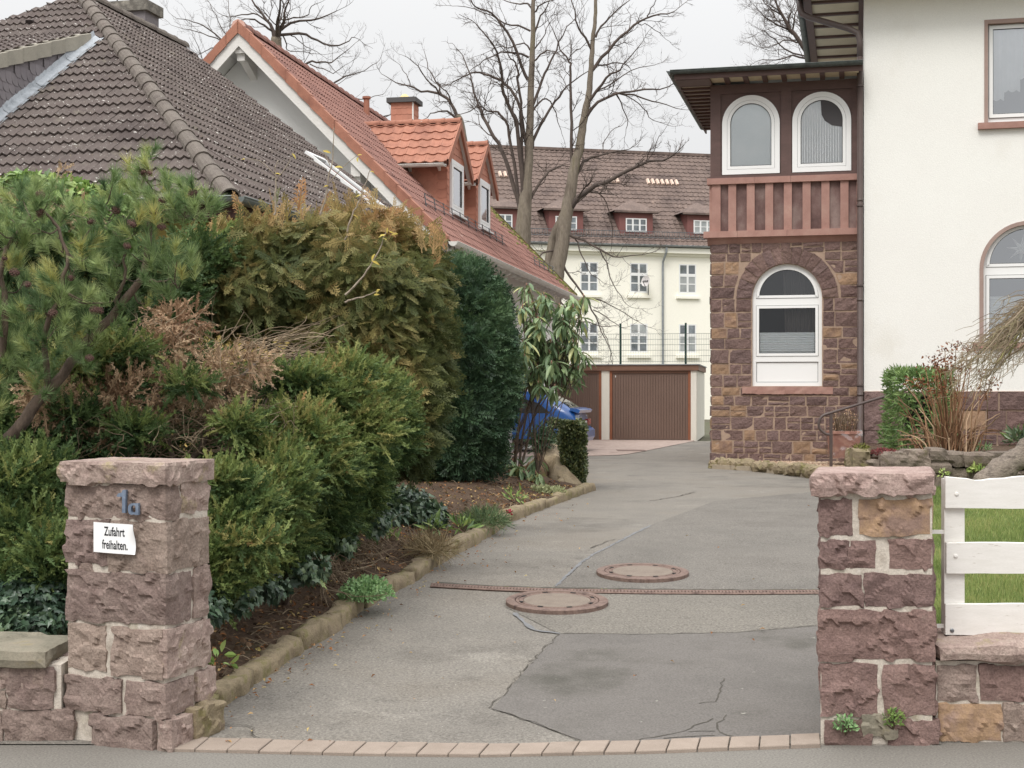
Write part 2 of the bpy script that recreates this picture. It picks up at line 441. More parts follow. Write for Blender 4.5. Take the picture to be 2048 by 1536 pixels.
# ================================================================== ground
def strip(name, ys, xl, xr, nx, zf, m, label=None, parent=None, **props):
    mb = MB(); V = []
    for y in ys:
        a, b = xl(y), xr(y)
        for i in range(nx + 1):
            x = a + (b - a) * i / nx; V.append((x, y, zf(x, y)))
    q = [(j * (nx + 1) + i, j * (nx + 1) + i + 1, (j + 1) * (nx + 1) + i + 1, (j + 1) * (nx + 1) + i) for j in range(len(ys) - 1) for i in range(nx)]
    mb.add(V, np.array(q)); return mb.build(name, m, parent, smooth=True, **props)
def clip(poly, ax, lim, keep_less):
    out = []
    for i in range(len(poly)):
        p, q = poly[i], poly[(i + 1) % len(poly)]
        ip = (p[ax] <= lim) == keep_less or p[ax] == lim; iq = (q[ax] <= lim) == keep_less or q[ax] == lim
        if ip: out.append(p)
        if ip != iq:
            t = (lim - p[ax]) / (q[ax] - p[ax]); out.append(tuple(p[k] + t * (q[k] - p[k]) for k in range(len(p))))
    return out
def sheet(name, pix, m, lift, parent=None, **props):
    poly = [tuple(G(*p)[:2]) for p in pix]; mb = MB()
    lo, hi = min(p[1] for p in poly), max(p[1] for p in poly); y = lo
    while y < hi:
        c = clip(clip(poly, 1, y + .2, True), 1, y, False)
        if len(c) > 2: mb.poly([(p[0], p[1], gz(p[1]) + lift) for p in c])
        y += .2
    return mb.build(name, m, parent, **props)

M_ASPH = mat('old_grey_asphalt', [L(147, 140, 130, .41), L(161, 153, 141, .41), L(152, 142, 128, .41)], scale=.55, rough=.9, bump=.9, bscale=85, fine=.36, fscale=66, bdist=.006,
             patches=[(L(122, 115, 106, .40), .5, .54, .10, .6), (L(190, 182, 168, .5), 1.7, .60, .10, .35), (L(112, 106, 98, .4), 2.6, .62, .06, .4), (L(176, 152, 122, .47), .33, .58, .2, .4), (L(226, 222, 214, .5), 60, .66, .03, .7), (L(70, 68, 66, .4), 34, .62, .06, .5)])
M_ASPD = mat('dark_asphalt', [L(134, 128, 119, .41), L(148, 141, 131, .41), L(130, 123, 114, .41)], scale=.7, rough=.88, bump=1.0, bscale=85, fine=.42, fscale=70, bdist=.007,
             patches=[(L(150, 144, 134, .45), .8, .55, .2, .5), (L(222, 218, 210, .5), 55, .65, .03, .6), (L(52, 50, 48, .4), 36, .66, .05, .6)])
M_ASPP = mat('asphalt_patch', [L(126, 120, 113, .41), L(138, 131, 124, .41), L(121, 115, 106, .41)], scale=.9, rough=.86, bump=.7, bscale=110, fine=.26, fscale=85, bdist=.004,
             patches=[(L(90, 88, 76, .38), .9, .56, .15, .6), (L(196, 192, 176, .5), 8, .70, .02, .8), (L(150, 146, 140, .42), 1.3, .60, .2, .4)])
M_PAVE = mat('pavement_asphalt', [L(138, 132, 122, .52), L(150, 144, 134, .52)], scale=.8, rough=.9, bump=.9, bscale=100, fine=.30, fscale=85, bdist=.005, patches=[(L(212, 208, 200, .5), 60, .70, .03, .6)])
M_PAVER = mat('pink_concrete_paver', [L(178, 158, 140, .50), L(190, 170, 152, .50)], scale=7, rough=.92, bump=.4, bscale=150, fine=.16, fscale=220, valvar=.06, patches=[(L(140, 128, 112, .48), 4, .6, .15, .5)])
M_SOIL = mat('garden_soil', [L(78, 60, 46, .55), L(112, 86, 64, .55), L(94, 74, 56, .55)], scale=4, rough=.98, bump=1.0, bscale=30, fine=.3, fscale=70, bdist=.03,
             patches=[(L(150, 112, 80, .55), 22, .60, .06, .6), (L(84, 82, 44, .5), 2.2, .58, .12, .6), (L(46, 36, 28, .5), 14, .6, .1, .6)])
M_GROUND = mat('rough_ground', [L(120, 112, 92, .45), L(104, 108, 72, .45)], scale=.3, rough=.98, bump=.3, bscale=20, fine=.15)
M_LAWN = mat('lawn_turf', [L(100, 126, 44, .42), L(128, 146, 62, .42), L(96, 112, 50, .4)], scale=1.2, rough=.95, bump=1, bscale=50, fine=.25, fscale=50, bdist=.02)
M_GRAVB = mat('gravel_bed', [L(168, 140, 112, .5), L(192, 166, 138, .5), L(140, 112, 92, .5)], scale=22, rough=.95, bump=1, bscale=40, fine=.25, fscale=60, bdist=.03)

ys_far = [-60, -20, 0, 5, 7.2, 8, 9, 10, 11, 12, 13, 14, 15, 20, 30, 45, 70, 120, 250, 420]
strip('ground', ys_far, lambda y: -260, lambda y: 260, 24, lambda x, y: gz(y) - .06, M_GROUND, kind='structure')
strip('pavement', list(np.linspace(-6, 7.38, 30)), lambda y: -30, lambda y: 30, 30, lambda x, y: 0.0, M_PAVE, kind='structure')
strip('road', [-16, -6.02], lambda y: -30, lambda y: 30, 8, lambda x, y: -.12, M_ASPD, kind='structure')

KERB_PX = [(440, 1421), (512, 1370), (607, 1302), (683, 1257), (730, 1218), (785, 1187), (832, 1164), (875, 1131), (916, 1108), (946, 1092), (977, 1075), (1021, 1045), (1050, 1033), (1091, 1017), (1142, 998), (1190, 981)]
KERB = np.array([G(*p) for p in KERB_PX])
_ko = np.argsort(KERB[:, 1])
def kx(y): return float(np.interp(y, KERB[_ko, 1], KERB[_ko, 0]))
ys = list(np.linspace(7.3, 15, 60)) + list(np.linspace(15.3, 42.4, 50))
strip('driveway', ys, lambda y: -3.2 if y < 9 else -9.0, lambda y: 2.2 + .22 * (y - 7.3) if y < 26 else 14.0, 24, lambda x, y: gz(y) + .003 + .001 * math.sin(x * 1.7 + y * .9), M_ASPH, kind='structure')
sheet('driveway_surface', [(1105, 1180), (1140, 1152), (1182, 1112), (1300, 1052), (1430, 1003), (1700, 978), (1760, 1000), (1720, 1181), (1632, 1182)], M_ASPD, .0085, kind='structure', label='darker newer asphalt right of the lengthwise joint')
sheet('driveway_patch', [(985, 1420), (1062, 1330), (1118, 1270), (1290, 1271), (1470, 1268), (1640, 1254), (1720, 1250), (1725, 1478), (1640, 1474), (1300, 1486), (1190, 1493), (1100, 1461), (1040, 1438)], M_ASPP, .0085, kind='structure', label='smooth dark repair patch near the pavement')
sheet('driveway_infill', [(1010, 1215), (1118, 1269), (1290, 1270), (1470, 1267), (1640, 1253), (1720, 1248), (1720, 1190), (1632, 1189), (1100, 1185)], mat('mid_asphalt', [L(140, 133, 122, .43), L(156, 148, 135, .43)], scale=.7, rough=.9, bump=1.0, bscale=80, fine=.42, fscale=62, bdist=.006, patches=[(L(120, 114, 106, .42), .9, .55, .15, .5), (L(224, 220, 212, .5), 58, .66, .03, .6)]), .0065, kind='structure', label='coarse grey asphalt between drain and dark patch')
# cracks and sealed joints of the driveway
M_CRACK = mat('crack_dirt', [L(84, 79, 71, .5), L(112, 105, 94, .5)], scale=20, rough=.98)
M_SEAL = mat('bitumen_seal', [L(150, 150, 152, .5), L(128, 128, 130, .5)], scale=6, rough=.7)
def ribbon(mb, pix, w, lift, seed, wob=.012):
    pts = [np.array(G(*p)) for p in pix]; r = np.random.default_rng(seed); out = []
    for a, b in zip(pts[:-1], pts[1:]):
        n = max(2, int(np.linalg.norm(b - a) / .06))
        for i in range(n): out.append(a + (b - a) * i / n + np.array((r.normal(0, wob), r.normal(0, wob), 0)))
    out.append(pts[-1]); out = np.array(out)
    ww = w * r.uniform(.5, 1.4, len(out)); V = []
    for i, p in enumerate(out):
        d = out[min(i + 1, len(out) - 1)] - out[max(i - 1, 0)]; s = np.array((-d[1], d[0], 0)); s /= np.linalg.norm(s) + 1e-9
        for sg in (-1, 1):
            q = p + s * sg * ww[i] / 2; V.append((q[0], q[1], gz(q[1]) + lift))
    mb.add(V, [(2 * i, 2 * i + 1, 2 * i + 3, 2 * i + 2) for i in range(len(out) - 1)])
mb = MB()
for i, (pl, w) in enumerate([([(1448, 1360), (1440, 1375), (1446, 1392), (1430, 1408), (1398, 1410)], .008), ([(1425, 1441), (1400, 1450), (1370, 1466), (1330, 1475), (1290, 1480), (1265, 1486)], .008),
                             ([(1452, 1432), (1436, 1450), (1430, 1460), (1452, 1474), (1510, 1482)], .009), ([(1366, 1464), (1430, 1466)], .01), ([(1330, 1480), (1430, 1474)], .008),
                             ([(395, 1448), (440, 1450), (510, 1458), (505, 1470), (520, 1480)], .007), ([(1300, 1003), (1350, 995), (1390, 985)], .016), ([(1180, 1098), (1230, 1080)], .012),
                             ([(985, 1418), (1062, 1328), (1118, 1268)], .007), ([(985, 1420), (1040, 1438), (1100, 1462), (1188, 1494)], .007), ([(1118, 1269), (1290, 1270.5), (1470, 1267), (1634, 1252)], .007)]):
    ribbon(mb, pl, w, .0105, i)
mb.build('driveway_crack', M_CRACK, None, kind='structure', label='fine cracks in the asphalt')
mb = MB(); ribbon(mb, [(1028, 1228), (1045, 1245), (1066, 1262), (1120, 1270)], .035, .0115, 90, .004); ribbon(mb, [(1112, 1175), (1165, 1124), (1235, 1086), (1300, 1053)], .03, .0115, 91, .006)
mb.build('driveway_joint', M_SEAL, None, kind='structure', label='pale sealed joint between two asphalt layers')

# paver row at the back of the pavement
far_x, far_y = [351, 700, 1000, 1300, 1640], [1479, 1489, 1493, 1486, 1474]
nr_x, nr_y = [324, 700, 960, 1300, 1642], [1503, 1512, 1515, 1508, 1495]
drain_row = place('paving_strip', None, G(1000, 1500)); drain_row['kind'] = 'structure'; drain_row['label'] = 'row of pale concrete pavers along the pavement edge'
npv = 21
cut = [351 + (1640 - 351) * ((i / npv) ** .97) for i in range(npv + 1)]; cutn = [324 + (1642 - 324) * ((i / npv) ** .985) for i in range(npv + 1)]
for i in range(npv):
    gp = 1.3; q = []
    for (x, xs, yy, top) in ((cut[i] + gp, far_x, far_y, 1), (cut[i + 1] - gp, far_x, far_y, 1), (cutn[i + 1] - gp, nr_x, nr_y, 0), (cutn[i] + gp, nr_x, nr_y, 0)):
        p = G(x, np.interp(x, xs, yy)); q.append((p[0], p[1], gz(p[1]) - .03))
    mb = MB(); h = .045 + random.uniform(-.003, .003); q = np.array(q)[::-1]
    top = q + (0, 0, h); c = top.mean(0); ins = top + (c - top) * .035; ins[:, 2] += .004
    V = np.concatenate([q, top, ins]); mb.add(V, [(4 + k, 4 + (k + 1) % 4, 8 + (k + 1) % 4, 8 + k) for k in range(4)] + [(k, (k + 1) % 4, 4 + (k + 1) % 4, 4 + k) for k in range(4)] + [(8, 9, 10, 11)])
    mb.build('paver', M_PAVER, drain_row)

# soil bed
def soil_z(x, y):
    t = min(1, max(0, (kx(y) - x) / 1.3)); t = t * t * (3 - 2 * t)
    return gz(y) + .075 + .26 * t + .022 * float(vnoise(np.array([[x * 5, y * 5, 0]]), 3)[0]) + .03 * float(vnoise(np.array([[x * 1.3, y * 1.3, 4]]), 8)[0])
strip('soil', list(np.linspace(7.65, 21.3, 110)), lambda y: -9.0, lambda y: kx(y) - .05, 60, soil_z, M_SOIL, kind='structure')
# kerb of sandstone edging blocks along the bed
kerb = place('kerb', None, KERB[5]); kerb['kind'] = 'structure'; kerb['label'] = 'mossy sandstone edging along the soil bed'
kseg = list(zip(KERB[:-1], KERB[1:])); kseg.insert(0, (np.array((-1.68, 7.62, gz(7.6))), KERB[0]))
ki = 0
for a, b in kseg:
    ln = np.linalg.norm(b - a); n = max(1, int(round(ln / .85)))
    for j in range(n):
        p, q = a + (b - a) * j / n, a + (b - a) * (j + 1) / n
        l = np.linalg.norm((q - p)[:2]); ang = math.degrees(math.atan2((q - p)[1], (q - p)[0]))
        fr = Frame(p, -ang); h = .105 + random.uniform(-.012, .02)
        sl = (q - p)[2] / max(l, 1e-6)
        V, Q = rough_box((.008, .0, -.10), (l - .008, .13 + random.uniform(-.02, .02), h), res=.035, amp=.007, bulge=.005, chamf=.007, seed=300 + ki, facets=5)
        V = V.copy(); V[:, 2] += V[:, 0] * sl; mb = MB(); mb.add(fr.w(V), Q); mb.build('kerb_stone', M_MOSSST, kerb, smooth=True); ki += 1

# ================================================================== left gate pillar and front wall
LPO = np.array((-1.753 - .5545, 7.2 + .2018, 0))
LP = Frame(LPO, 20)
def solve_u(fr, px, v=0.0):
    k = (px - 1024) / F
    return (k * (fr.o[1] + v * fr.d[1]) - fr.o[0] - v * fr.d[0]) / (fr.r[0] - k * fr.r[1])
pil = thing('gate_pillar', LPO + (.25, .1, 0), 'tall reddish sandstone gate pillar carrying the white sign and the number', 'gate pillar', 'sandstone gate pillars of the driveway')
mb = MB(); mb.box((.002, .002, 0), (.588, .398, 1.345), LP); mb.build('mortar_core', M_MORTAR, pil)
S = [((0, 0, 1.163), (.59, .125, 1.332), M_STONE), ((.46, .14, 1.185), (.59, .40, 1.335), M_STONEL), ((0, .14, 1.17), (.44, .40, 1.33), M_STONE),
     ((-.012, -.004, .925), (.255, .40, 1.15), M_STONE), ((.268, -.002, .90), (.598, .40, 1.148), M_STONE),
     ((.03, .004, .885), (.25, .40, .915), M_STONE),
     ((0, -.006, .632), (.594, .235, .88), M_STONE), ((.3, .255, .64), (.594, .40, .885), M_STONE), ((0, .255, .64), (.28, .40, .885), M_STONE),
     ((.002, -.002, .38), (.235, .40, .605), M_STONE), ((.285, -.006, .365), (.575, .395, .60), M_STONE), ((.5755, -.004, .375), (.604, .40, .605), M_STONEL),
     ((.0, -.012, .17), (.335, .40, .335), M_STONE), ((.365, -.012, .165), (.60, .25, .335), M_STONE), ((.40, .27, .19), (.61, .42, .34), M_STONEL),
     ((.17, -.03, 0), (.535, .36, .145), M_STONE), ((.56, -.02, -.01), (.64, .16, .15), M_STONEL), ((.585, .17, -.01), (.665, .44, .17), M_MOSSST)]
for i, (a, b, m) in enumerate(S):
    stone('stone_block', a, b, m, LP, pil, 40 + i, res=.014, amp=.007, bulge=.006, chamf=.002, facets=12)
stone('cap_stone', (-.022, -.035, 1.343), (.612, .43, 1.452), M_STONEL, LP, pil, 77, res=.015, amp=.007, bulge=.005, chamf=.002, facets=18, flat_top=True)

def text_mesh(name, body, size, extrude=.0, sx=1.0, bold=0.0):
    cu = bpy.data.curves.new(name, 'FONT'); cu.body = body; cu.size = size; cu.extrude = extrude; cu.offset = bold
    cu.align_x = 'CENTER'; cu.align_y = 'CENTER'
    o = bpy.data.objects.new(name, cu); COL.objects.link(o)
    bpy.context.view_layer.update()
    me = bpy.data.meshes.new_from_object(o.evaluated_get(bpy.context.evaluated_depsgraph_get()))
    bpy.data.objects.remove(o)
    co = np.zeros(len(me.vertices) * 3, np.float32); me.vertices.foreach_get('co', co); co = co.reshape(-1, 3); co[:, 0] *= sx
    me.vertices.foreach_set('co', co.ravel()); me.update(); me.name = name
    return me, co
# the notice plate: thin enamelled sheet, bowed and dented at its right edge
M_SIGN = flat('white_enamel', L(246, 246, 246, .9), .3, .5)
M_INK = flat('black_lettering', (.008, .008, .01, 1), .6)
u0, u1 = solve_u(LP, 189.5, -.03), solve_u(LP, 270, -.03)
def zpx(fr, px, py, v=0.0):
    u = solve_u(fr, px, v); y = (fr.o + u * fr.r + v * fr.d)[1]; return CZ - (py - HY) / F * y
zs0, zs1 = zpx(LP, 230, 1105, -.03), zpx(LP, 230, 1045, -.03)
sw, sh = u1 - u0, zs1 - zs0
def sign_pt(a, b):     # a, b in 0..1 across and up the plate
    off = -.040 - .006 * math.sin(math.pi * a) + .010 * max(0, (a - .8) / .2) ** 2 * math.sin(b * 5.0)
    return LP.p(u0 + sw * a + .006 * (1 - b) * a, off, zs0 + sh * b - .006 * a)
sg = thing('notice_plate', sign_pt(.5, .5), 'small white metal notice with black lettering on the left pillar', 'sign')
mb = MB(); n = 16
V = [sign_pt(i / n, j / n) for j in range(n + 1) for i in range(n + 1)]; nb = len(V)
V += [np.array(v) + LP.d * .002 for v in V]
q = [(j * (n + 1) + i, j * (n + 1) + i + 1, (j + 1) * (n + 1) + i + 1, (j + 1) * (n + 1) + i) for j in range(n) for i in range(n)]
q += [tuple(nb + k for k in f[::-1]) for f in q]
mb.add(V, q); mb.build('plate', M_SIGN, sg)
for body, cb, sz, sx, ca in (('Zufahrt', .71, .064, .62, .53), ('freihalten.', .27, .064, .585, .535)):
    me, co = text_mesh('lettering', body, sz, 0, sx, .0011)
    W = np.array([sign_pt(ca + c[0] / sw, cb + c[1] / sh) - LP.d * .0012 for c in co]); ctr = W.mean(0)
    me.vertices.foreach_set('co', (W - ctr).astype(np.float32).ravel()); me.update(); me.materials.append(M_INK)
    place('lettering', me, ctr, sg)
# house number 1a in blue-grey metal
M_NUM = mat('blue_grey_metal', [L(104, 122, 148, .8), L(134, 150, 172, .8)], scale=25, rough=.5, metal=.2, fine=.1)
hn = thing('house_number', LP.p(solve_u(LP, 260), -.03, zpx(LP, 260, 1010)), 'blue grey metal house number 1a on the left pillar', 'house number')
def glyph(pix_poly, hole, px0, v=-.026, th=.016):
    mb = MB(); conv = lambda x, y: LP.p(solve_u(LP, x, v), v, zpx(LP, x, y, v))
    if hole is None:
        mb.prism([conv(*p) for p in pix_poly], -LP.d * th)
    else:
        n = len(pix_poly); A = [conv(*p) for p in pix_poly]; B = [conv(*p) for p in hole]
        V = A + B + [a - LP.d * th for a in A] + [b - LP.d * th for b in B]; Fc = []
        for i in range(n):
            j = (i + 1) % n
            Fc += [(2 * n + i, 2 * n + j, 3 * n + j, 3 * n + i), (i, j, 2 * n + j, 2 * n + i), (n + j, n + i, 3 * n + i, 3 * n + j)]
        mb.add(V, Fc)
    mb.build('digit', M_NUM, hn)
glyph([(236.5, 992), (240, 986.5), (246.5, 985), (248.5, 981), (249, 979.5), (255.5, 979), (254.5, 1001), (254, 1025.5), (247.5, 1025), (248, 1006), (247.5, 993), (241, 993.5)], None, 0)
an = 14
outer = [(280.6, 1006.2), (280.2, 1017), (280.4, 1029.5), (274, 1029.5), (271.5, 1028), (267, 1029.3), (262.5, 1027.5), (260, 1023.5), (259.2, 1018), (260, 1012), (262.8, 1007.8), (267, 1006.2), (272, 1006.4), (276, 1006.2)]
inner = [(274, 1011), (274.8, 1016.5), (274.5, 1022.5), (273, 1024), (271.2, 1025), (269.2, 1025), (267, 1024), (265.8, 1021.5), (265.4, 1018), (265.8, 1014), (267, 1011.5), (268.8, 1010.3), (270.6, 1010.3), (272.4, 1010.5)]
glyph(outer, inner, 0)

lw = thing('front_wall', (-4, 7.5, 0), 'low reddish sandstone wall with mossy coping left of the left pillar', 'garden wall', 'low front garden walls')
LW = Frame((-2.36, 7.36, 0), 0)
mb = MB(); mb.box((-4.6, .006, 0), (.03, .43, .40), LW); mb.build('mortar_core', M_MORTAR, lw)
def wall_rows(fr, parent, rows, m_list, v1, seed, res=.022, **kw):
    for zi, (z0, z1, cuts) in enumerate(rows):
        for i in range(len(cuts) - 1):
            g = .009
            stone('stone_block', (cuts[i] + g, 0, z0 + g), (cuts[i + 1] - g, v1, z1 - g), m_list[(i * 7 + zi * 3) % len(m_list)], fr, parent, seed + zi * 50 + i, res=res, **kw)
wall_rows(LW, lw, [(0, .17, [-4.6, -4.0, -3.45, -3.0, -2.6, -2.1, -1.75, -1.2, -.62, -.27, .10]), (.17, .275, [-4.6, -4.1, -3.7, -3.3, -2.7, -2.3, -1.8, -1.5, -1.1, -.6, -.25]), (.275, .395, [-4.6, -4.2, -3.6, -3.1, -2.8, -2.2, -1.9, -1.3, -.9, -.5, -.14])],
          [M_STONE, M_STONE, M_MOSSST, M_STONE, M_STONEL], .40, 500, amp=.006, bulge=.006, chamf=.003, facets=9)
stone('stone_block', (-.245, -.004, .178), (-.01, .4, .387), M_STONE, LW, lw, 561, res=.022, amp=.006, bulge=.006, chamf=.003, facets=9)
stone('stone_block', (-.13, -.004, .285), (-.02, .4, .39), M_STONE, LW, lw, 562, res=.022, amp=.008, bulge=.004)
for i, (a, b) in enumerate([(-4.6, -3.4), (-3.395, -2.2), (-2.195, -1.1), (-1.095, -.035)]):
    stone('coping_stone', (a, -.045, .40), (b, .50, .475), M_COPING, LW, lw, 600 + i, res=.04, amp=.006, bulge=.004, chamf=.008)

# ================================================================== right gate pillar, wall and white fence
RP = Frame((1.578, 7.3, 0), 15, skew=(1, 0, 0))
pil2 = thing('gate_pillar', RP.p(.29, .28, 0), 'squat dark red sandstone gate pillar beside the white fence', 'gate pillar', 'sandstone gate pillars of the driveway')
mb = MB(); mb.box((.003, .003, 0), (.575, .555, 1.29), RP); mb.build('mortar_core', M_MORTAR, pil2)
M_STD = mat('dark_red_sandstone', [L(114, 90, 83, .92), L(138, 111, 101, .92), L(150, 121, 110, .92)], scale=8, rough=.92, bump=1.0, bscale=30, fine=.24, fscale=90, bdist=.016, bump2=(.7, 110, .005),
            patches=[(L(172, 150, 134, .8), 13, .62, .12, .3), (L(76, 56, 56, .8), 5, .58, .15, .5)], valvar=.10, rnd=[L(116, 88, 84, .9), L(138, 106, 98, .9), L(126, 98, 96, .9)], rndamt=.5)
R = [((0, 1.077), (.165, 1.258), M_STD), ((.20, 1.08), (.565, 1.258), M_STONEO), ((0, .905), (.15, 1.043), M_STD), ((.155, .905), (.285, 1.05), M_STD), ((.355, .903), (.57, 1.045), M_STD),
     ((0, .714), (.215, .876), M_STD), ((.235, .712), (.578, .874), M_STD), ((0, .44), (.582, .684), M_STD), ((.008, .158), (.295, .412), M_STD), ((.33, .155), (.588, .41), M_STD),
     ((.03, 0), (.26, .125), M_STD), ((.345, 0), (.61, .125), M_STD), ((.22, .045), (.40, .15), M_COPING)]
for i, ((x0, z0), (x1, z1), m) in enumerate(R):
    stone('stone_block', (x0, 0 if i != 12 else -.012, z0), (x1, .56, z1), m, RP, pil2, 700 + i, res=.015, amp=.007, bulge=.006, chamf=.002, facets=12)
stone('cap_stone', (-.034, -.036, 1.29), (.578, .60, 1.396), mat('pale_red_cap_stone', [L(150, 122, 112, .95), L(168, 140, 130, .95), L(178, 152, 140, .95)], scale=7, rough=.92, bump=1.0, bscale=30, fine=.22, fscale=90, bdist=.016), RP, pil2, 730, res=.015, amp=.008, bulge=.006, chamf=.002, facets=18, flat_top=True)
rw = thing('front_wall', (4.4, 7.5, 0), 'low reddish sandstone wall under the white fence', 'garden wall', 'low front garden walls')
RW = Frame((2.19, 7.36, 0), 0)
mb = MB(); mb.box((0, .006, 0), (4.6, .43, .42), RW); mb.build('mortar_core', M_MORTAR, rw)
wall_rows(RW, rw, [(0, .205, [0, .345, .72, 1.3, 1.7, 2.3, 2.9, 3.3, 4.0, 4.6]), (.205, .405, [0, .22, .62, 1.1, 1.6, 2.0, 2.6, 3.1, 3.7, 4.2, 4.6])], [M_STONEO, M_STD, M_STD, M_STONE], .40, 800, amp=.006, bulge=.006, chamf=.003, facets=9)
for i, (a, b) in enumerate([(0.0, 1.5), (1.505, 3.1), (3.105, 4.6)]):
    stone('coping_stone', (a, -.055, .425), (b, .52, .505), M_COPING if i else M_STONEL, RW, rw, 830 + i, res=.035, amp=.008, bulge=.006, chamf=.008)

wf = thing('white_fence', (4.2, 7.62, .5), 'white painted wooden fence of broad horizontal boards on the low wall', 'fence')
WY = 7.60
def plank(z0, z1, x0, x1, wav, nm='plank', y0=WY, th=.026, seed=0):
    mb = MB(); n = int((x1 - x0) / .04); V = []
    for i in range(n + 1):
        x = x0 + (x1 - x0) * i / n
        zt = z1 + (wav * (fbm(np.array([[x * 4, seed, 0]]), seed, 3)[0] - .3) if wav else 0) + (-.010 * math.exp(-((x - x0 - .17) / .05) ** 2) if wav > .005 else 0)
        zb = z0 + .002 * fbm(np.array([[x * 6, seed, 5]]), seed, 2)[0]
        V += [(x, y0, zb), (x, y0, zt - .003), (x, y0 + .003, zt), (x, y0 + th, zt), (x, y0 + th, zb)]
    Fc = [(5 * i + k, 5 * i + (k + 1) % 5, 5 * i + 5 + (k + 1) % 5, 5 * i + 5 + k) for i in range(n) for k in range(5)] + [(4, 3, 2, 1, 0), tuple(5 * n + k for k in range(5))]
    mb.add(V, [f[::-1] for f in Fc]); return mb.build(nm, M_WPAINT, wf)
sc = F / WY; zz = lambda py: CZ - (py - HY) / sc; xx = lambda px: (px - 1024) / sc
for i, (a, b, wv) in enumerate([(1017, 955, .012), (1147, 1085, .002), (1270, 1207, .002)]):
    plank(zz(a), zz(b), xx(1891 + (2 if i == 1 else 0)), 5.6, wv, seed=i + 1)
for px in (1892, 2330, 2760):
    mb = MB(); mb.box((xx(px), WY + .028, zz(1271)), (xx(px) + .108, WY + .085, zz(958))); mb.build('post', M_WPAINT, wf)
for i, (px, py) in enumerate([(1913, 988), (1911, 1112), (1904, 1261)]):
    mb = MB(); p = np.array((xx(px), WY, zz(py))); mb.tube([p + (0, .004, 0), p - (0, .004, 0), p - (0, .007, 0)], [.011, .011, .006], 12); mb.build('bolt', M_STEEL if i == 2 else M_WPAINT, wf)
for py, x0 in ((1065, 1852), (1254, 1868)):
    mb = MB(); mb.box((xx(x0), WY + .035, zz(py + 4)), (xx(1895), WY + .041, zz(py - 4))); mb.build('bracket', M_WPAINT, wf)

# ================================================================== drain and manholes
M_RUST = mat('rusty_cast_iron', [L(132, 104, 92, .55), L(152, 124, 110, .55), L(112, 88, 80, .5)], scale=12, rough=.75, bump=.3, bscale=60, fine=.15, metal=.15)
M_CONC = mat('manhole_concrete', [L(156, 138, 122, .43), L(172, 154, 136, .43)], scale=9, rough=.9, bump=.6, bscale=120, fine=.2, fscale=150, patches=[(L(120, 116, 104, .45), 9, .6, .1, .5)])
M_MOSS = leafmat('moss', [L(110, 116, 44, .5), L(142, 144, 62, .5)], .9, .1, 0, .3, .5)
td = thing('trench_drain', G(1240, 1184), 'narrow rusty slotted drain channel across the driveway', 'drain')
dl = [(862, 1173), (985, 1180), (1110, 1184.5), (1300, 1187), (1480, 1188), (1660, 1187)]
dpts = np.array([G(*p) for p in dl])
def along(pts, s):
    d = np.concatenate([[0], np.cumsum(np.linalg.norm(np.diff(pts, axis=0), axis=1))]); s = s * d[-1]
    return np.array([np.interp(s, d, pts[:, k]) for k in range(3)])
mb = MB()
for off in (-.062, .062):
    mb.tube([p + (0, off, .010) for p in dpts], .012, 4)
mb.build('frame_rail', M_RUST, td)
mb = MB()
for a, b in zip(dpts[:-1], dpts[1:]): mb.add([a + (0, -.055, .004), b + (0, -.055, .004), b + (0, .055, .004), a + (0, .055, .004)], [(0, 1, 2, 3)])
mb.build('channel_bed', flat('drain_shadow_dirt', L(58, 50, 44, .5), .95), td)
mb = MB(); nb = 120
for i in range(nb):
    p = along(dpts, (i + .5) / nb); mb.bar(p + (-.004, -.056, .0145), p + (.004, .056, .0145), .016, .008)
mb.build('grate', M_RUST, td, kind='stuff')
mb = MB()
ribp = []
for i in range(200):
    s = random.uniform(.0, .98); p = along(dpts, s) + (0, .085 + random.uniform(-.008, .014), .006)
    if not (.15 < s < .32 or .33 < s < .5 or s > .72): continue
    r = random.uniform(.008, .02); mb.tube([p, p + (0, 0, r * .7)], [r, r * .3], 5, tint=random.random())
mb.build('moss', M_MOSS, None, kind='stuff', label='yellow green moss along the drain')
mb = MB(); ribbon(mb, [(872, 1168), (985, 1175), (1110, 1178.5), (1300, 1181.5), (1480, 1183), (1660, 1182)], .05, .0125, 95, .006); mb.build('driveway_edge', M_CRACK, None, kind='structure', label='dark gap above the drain')
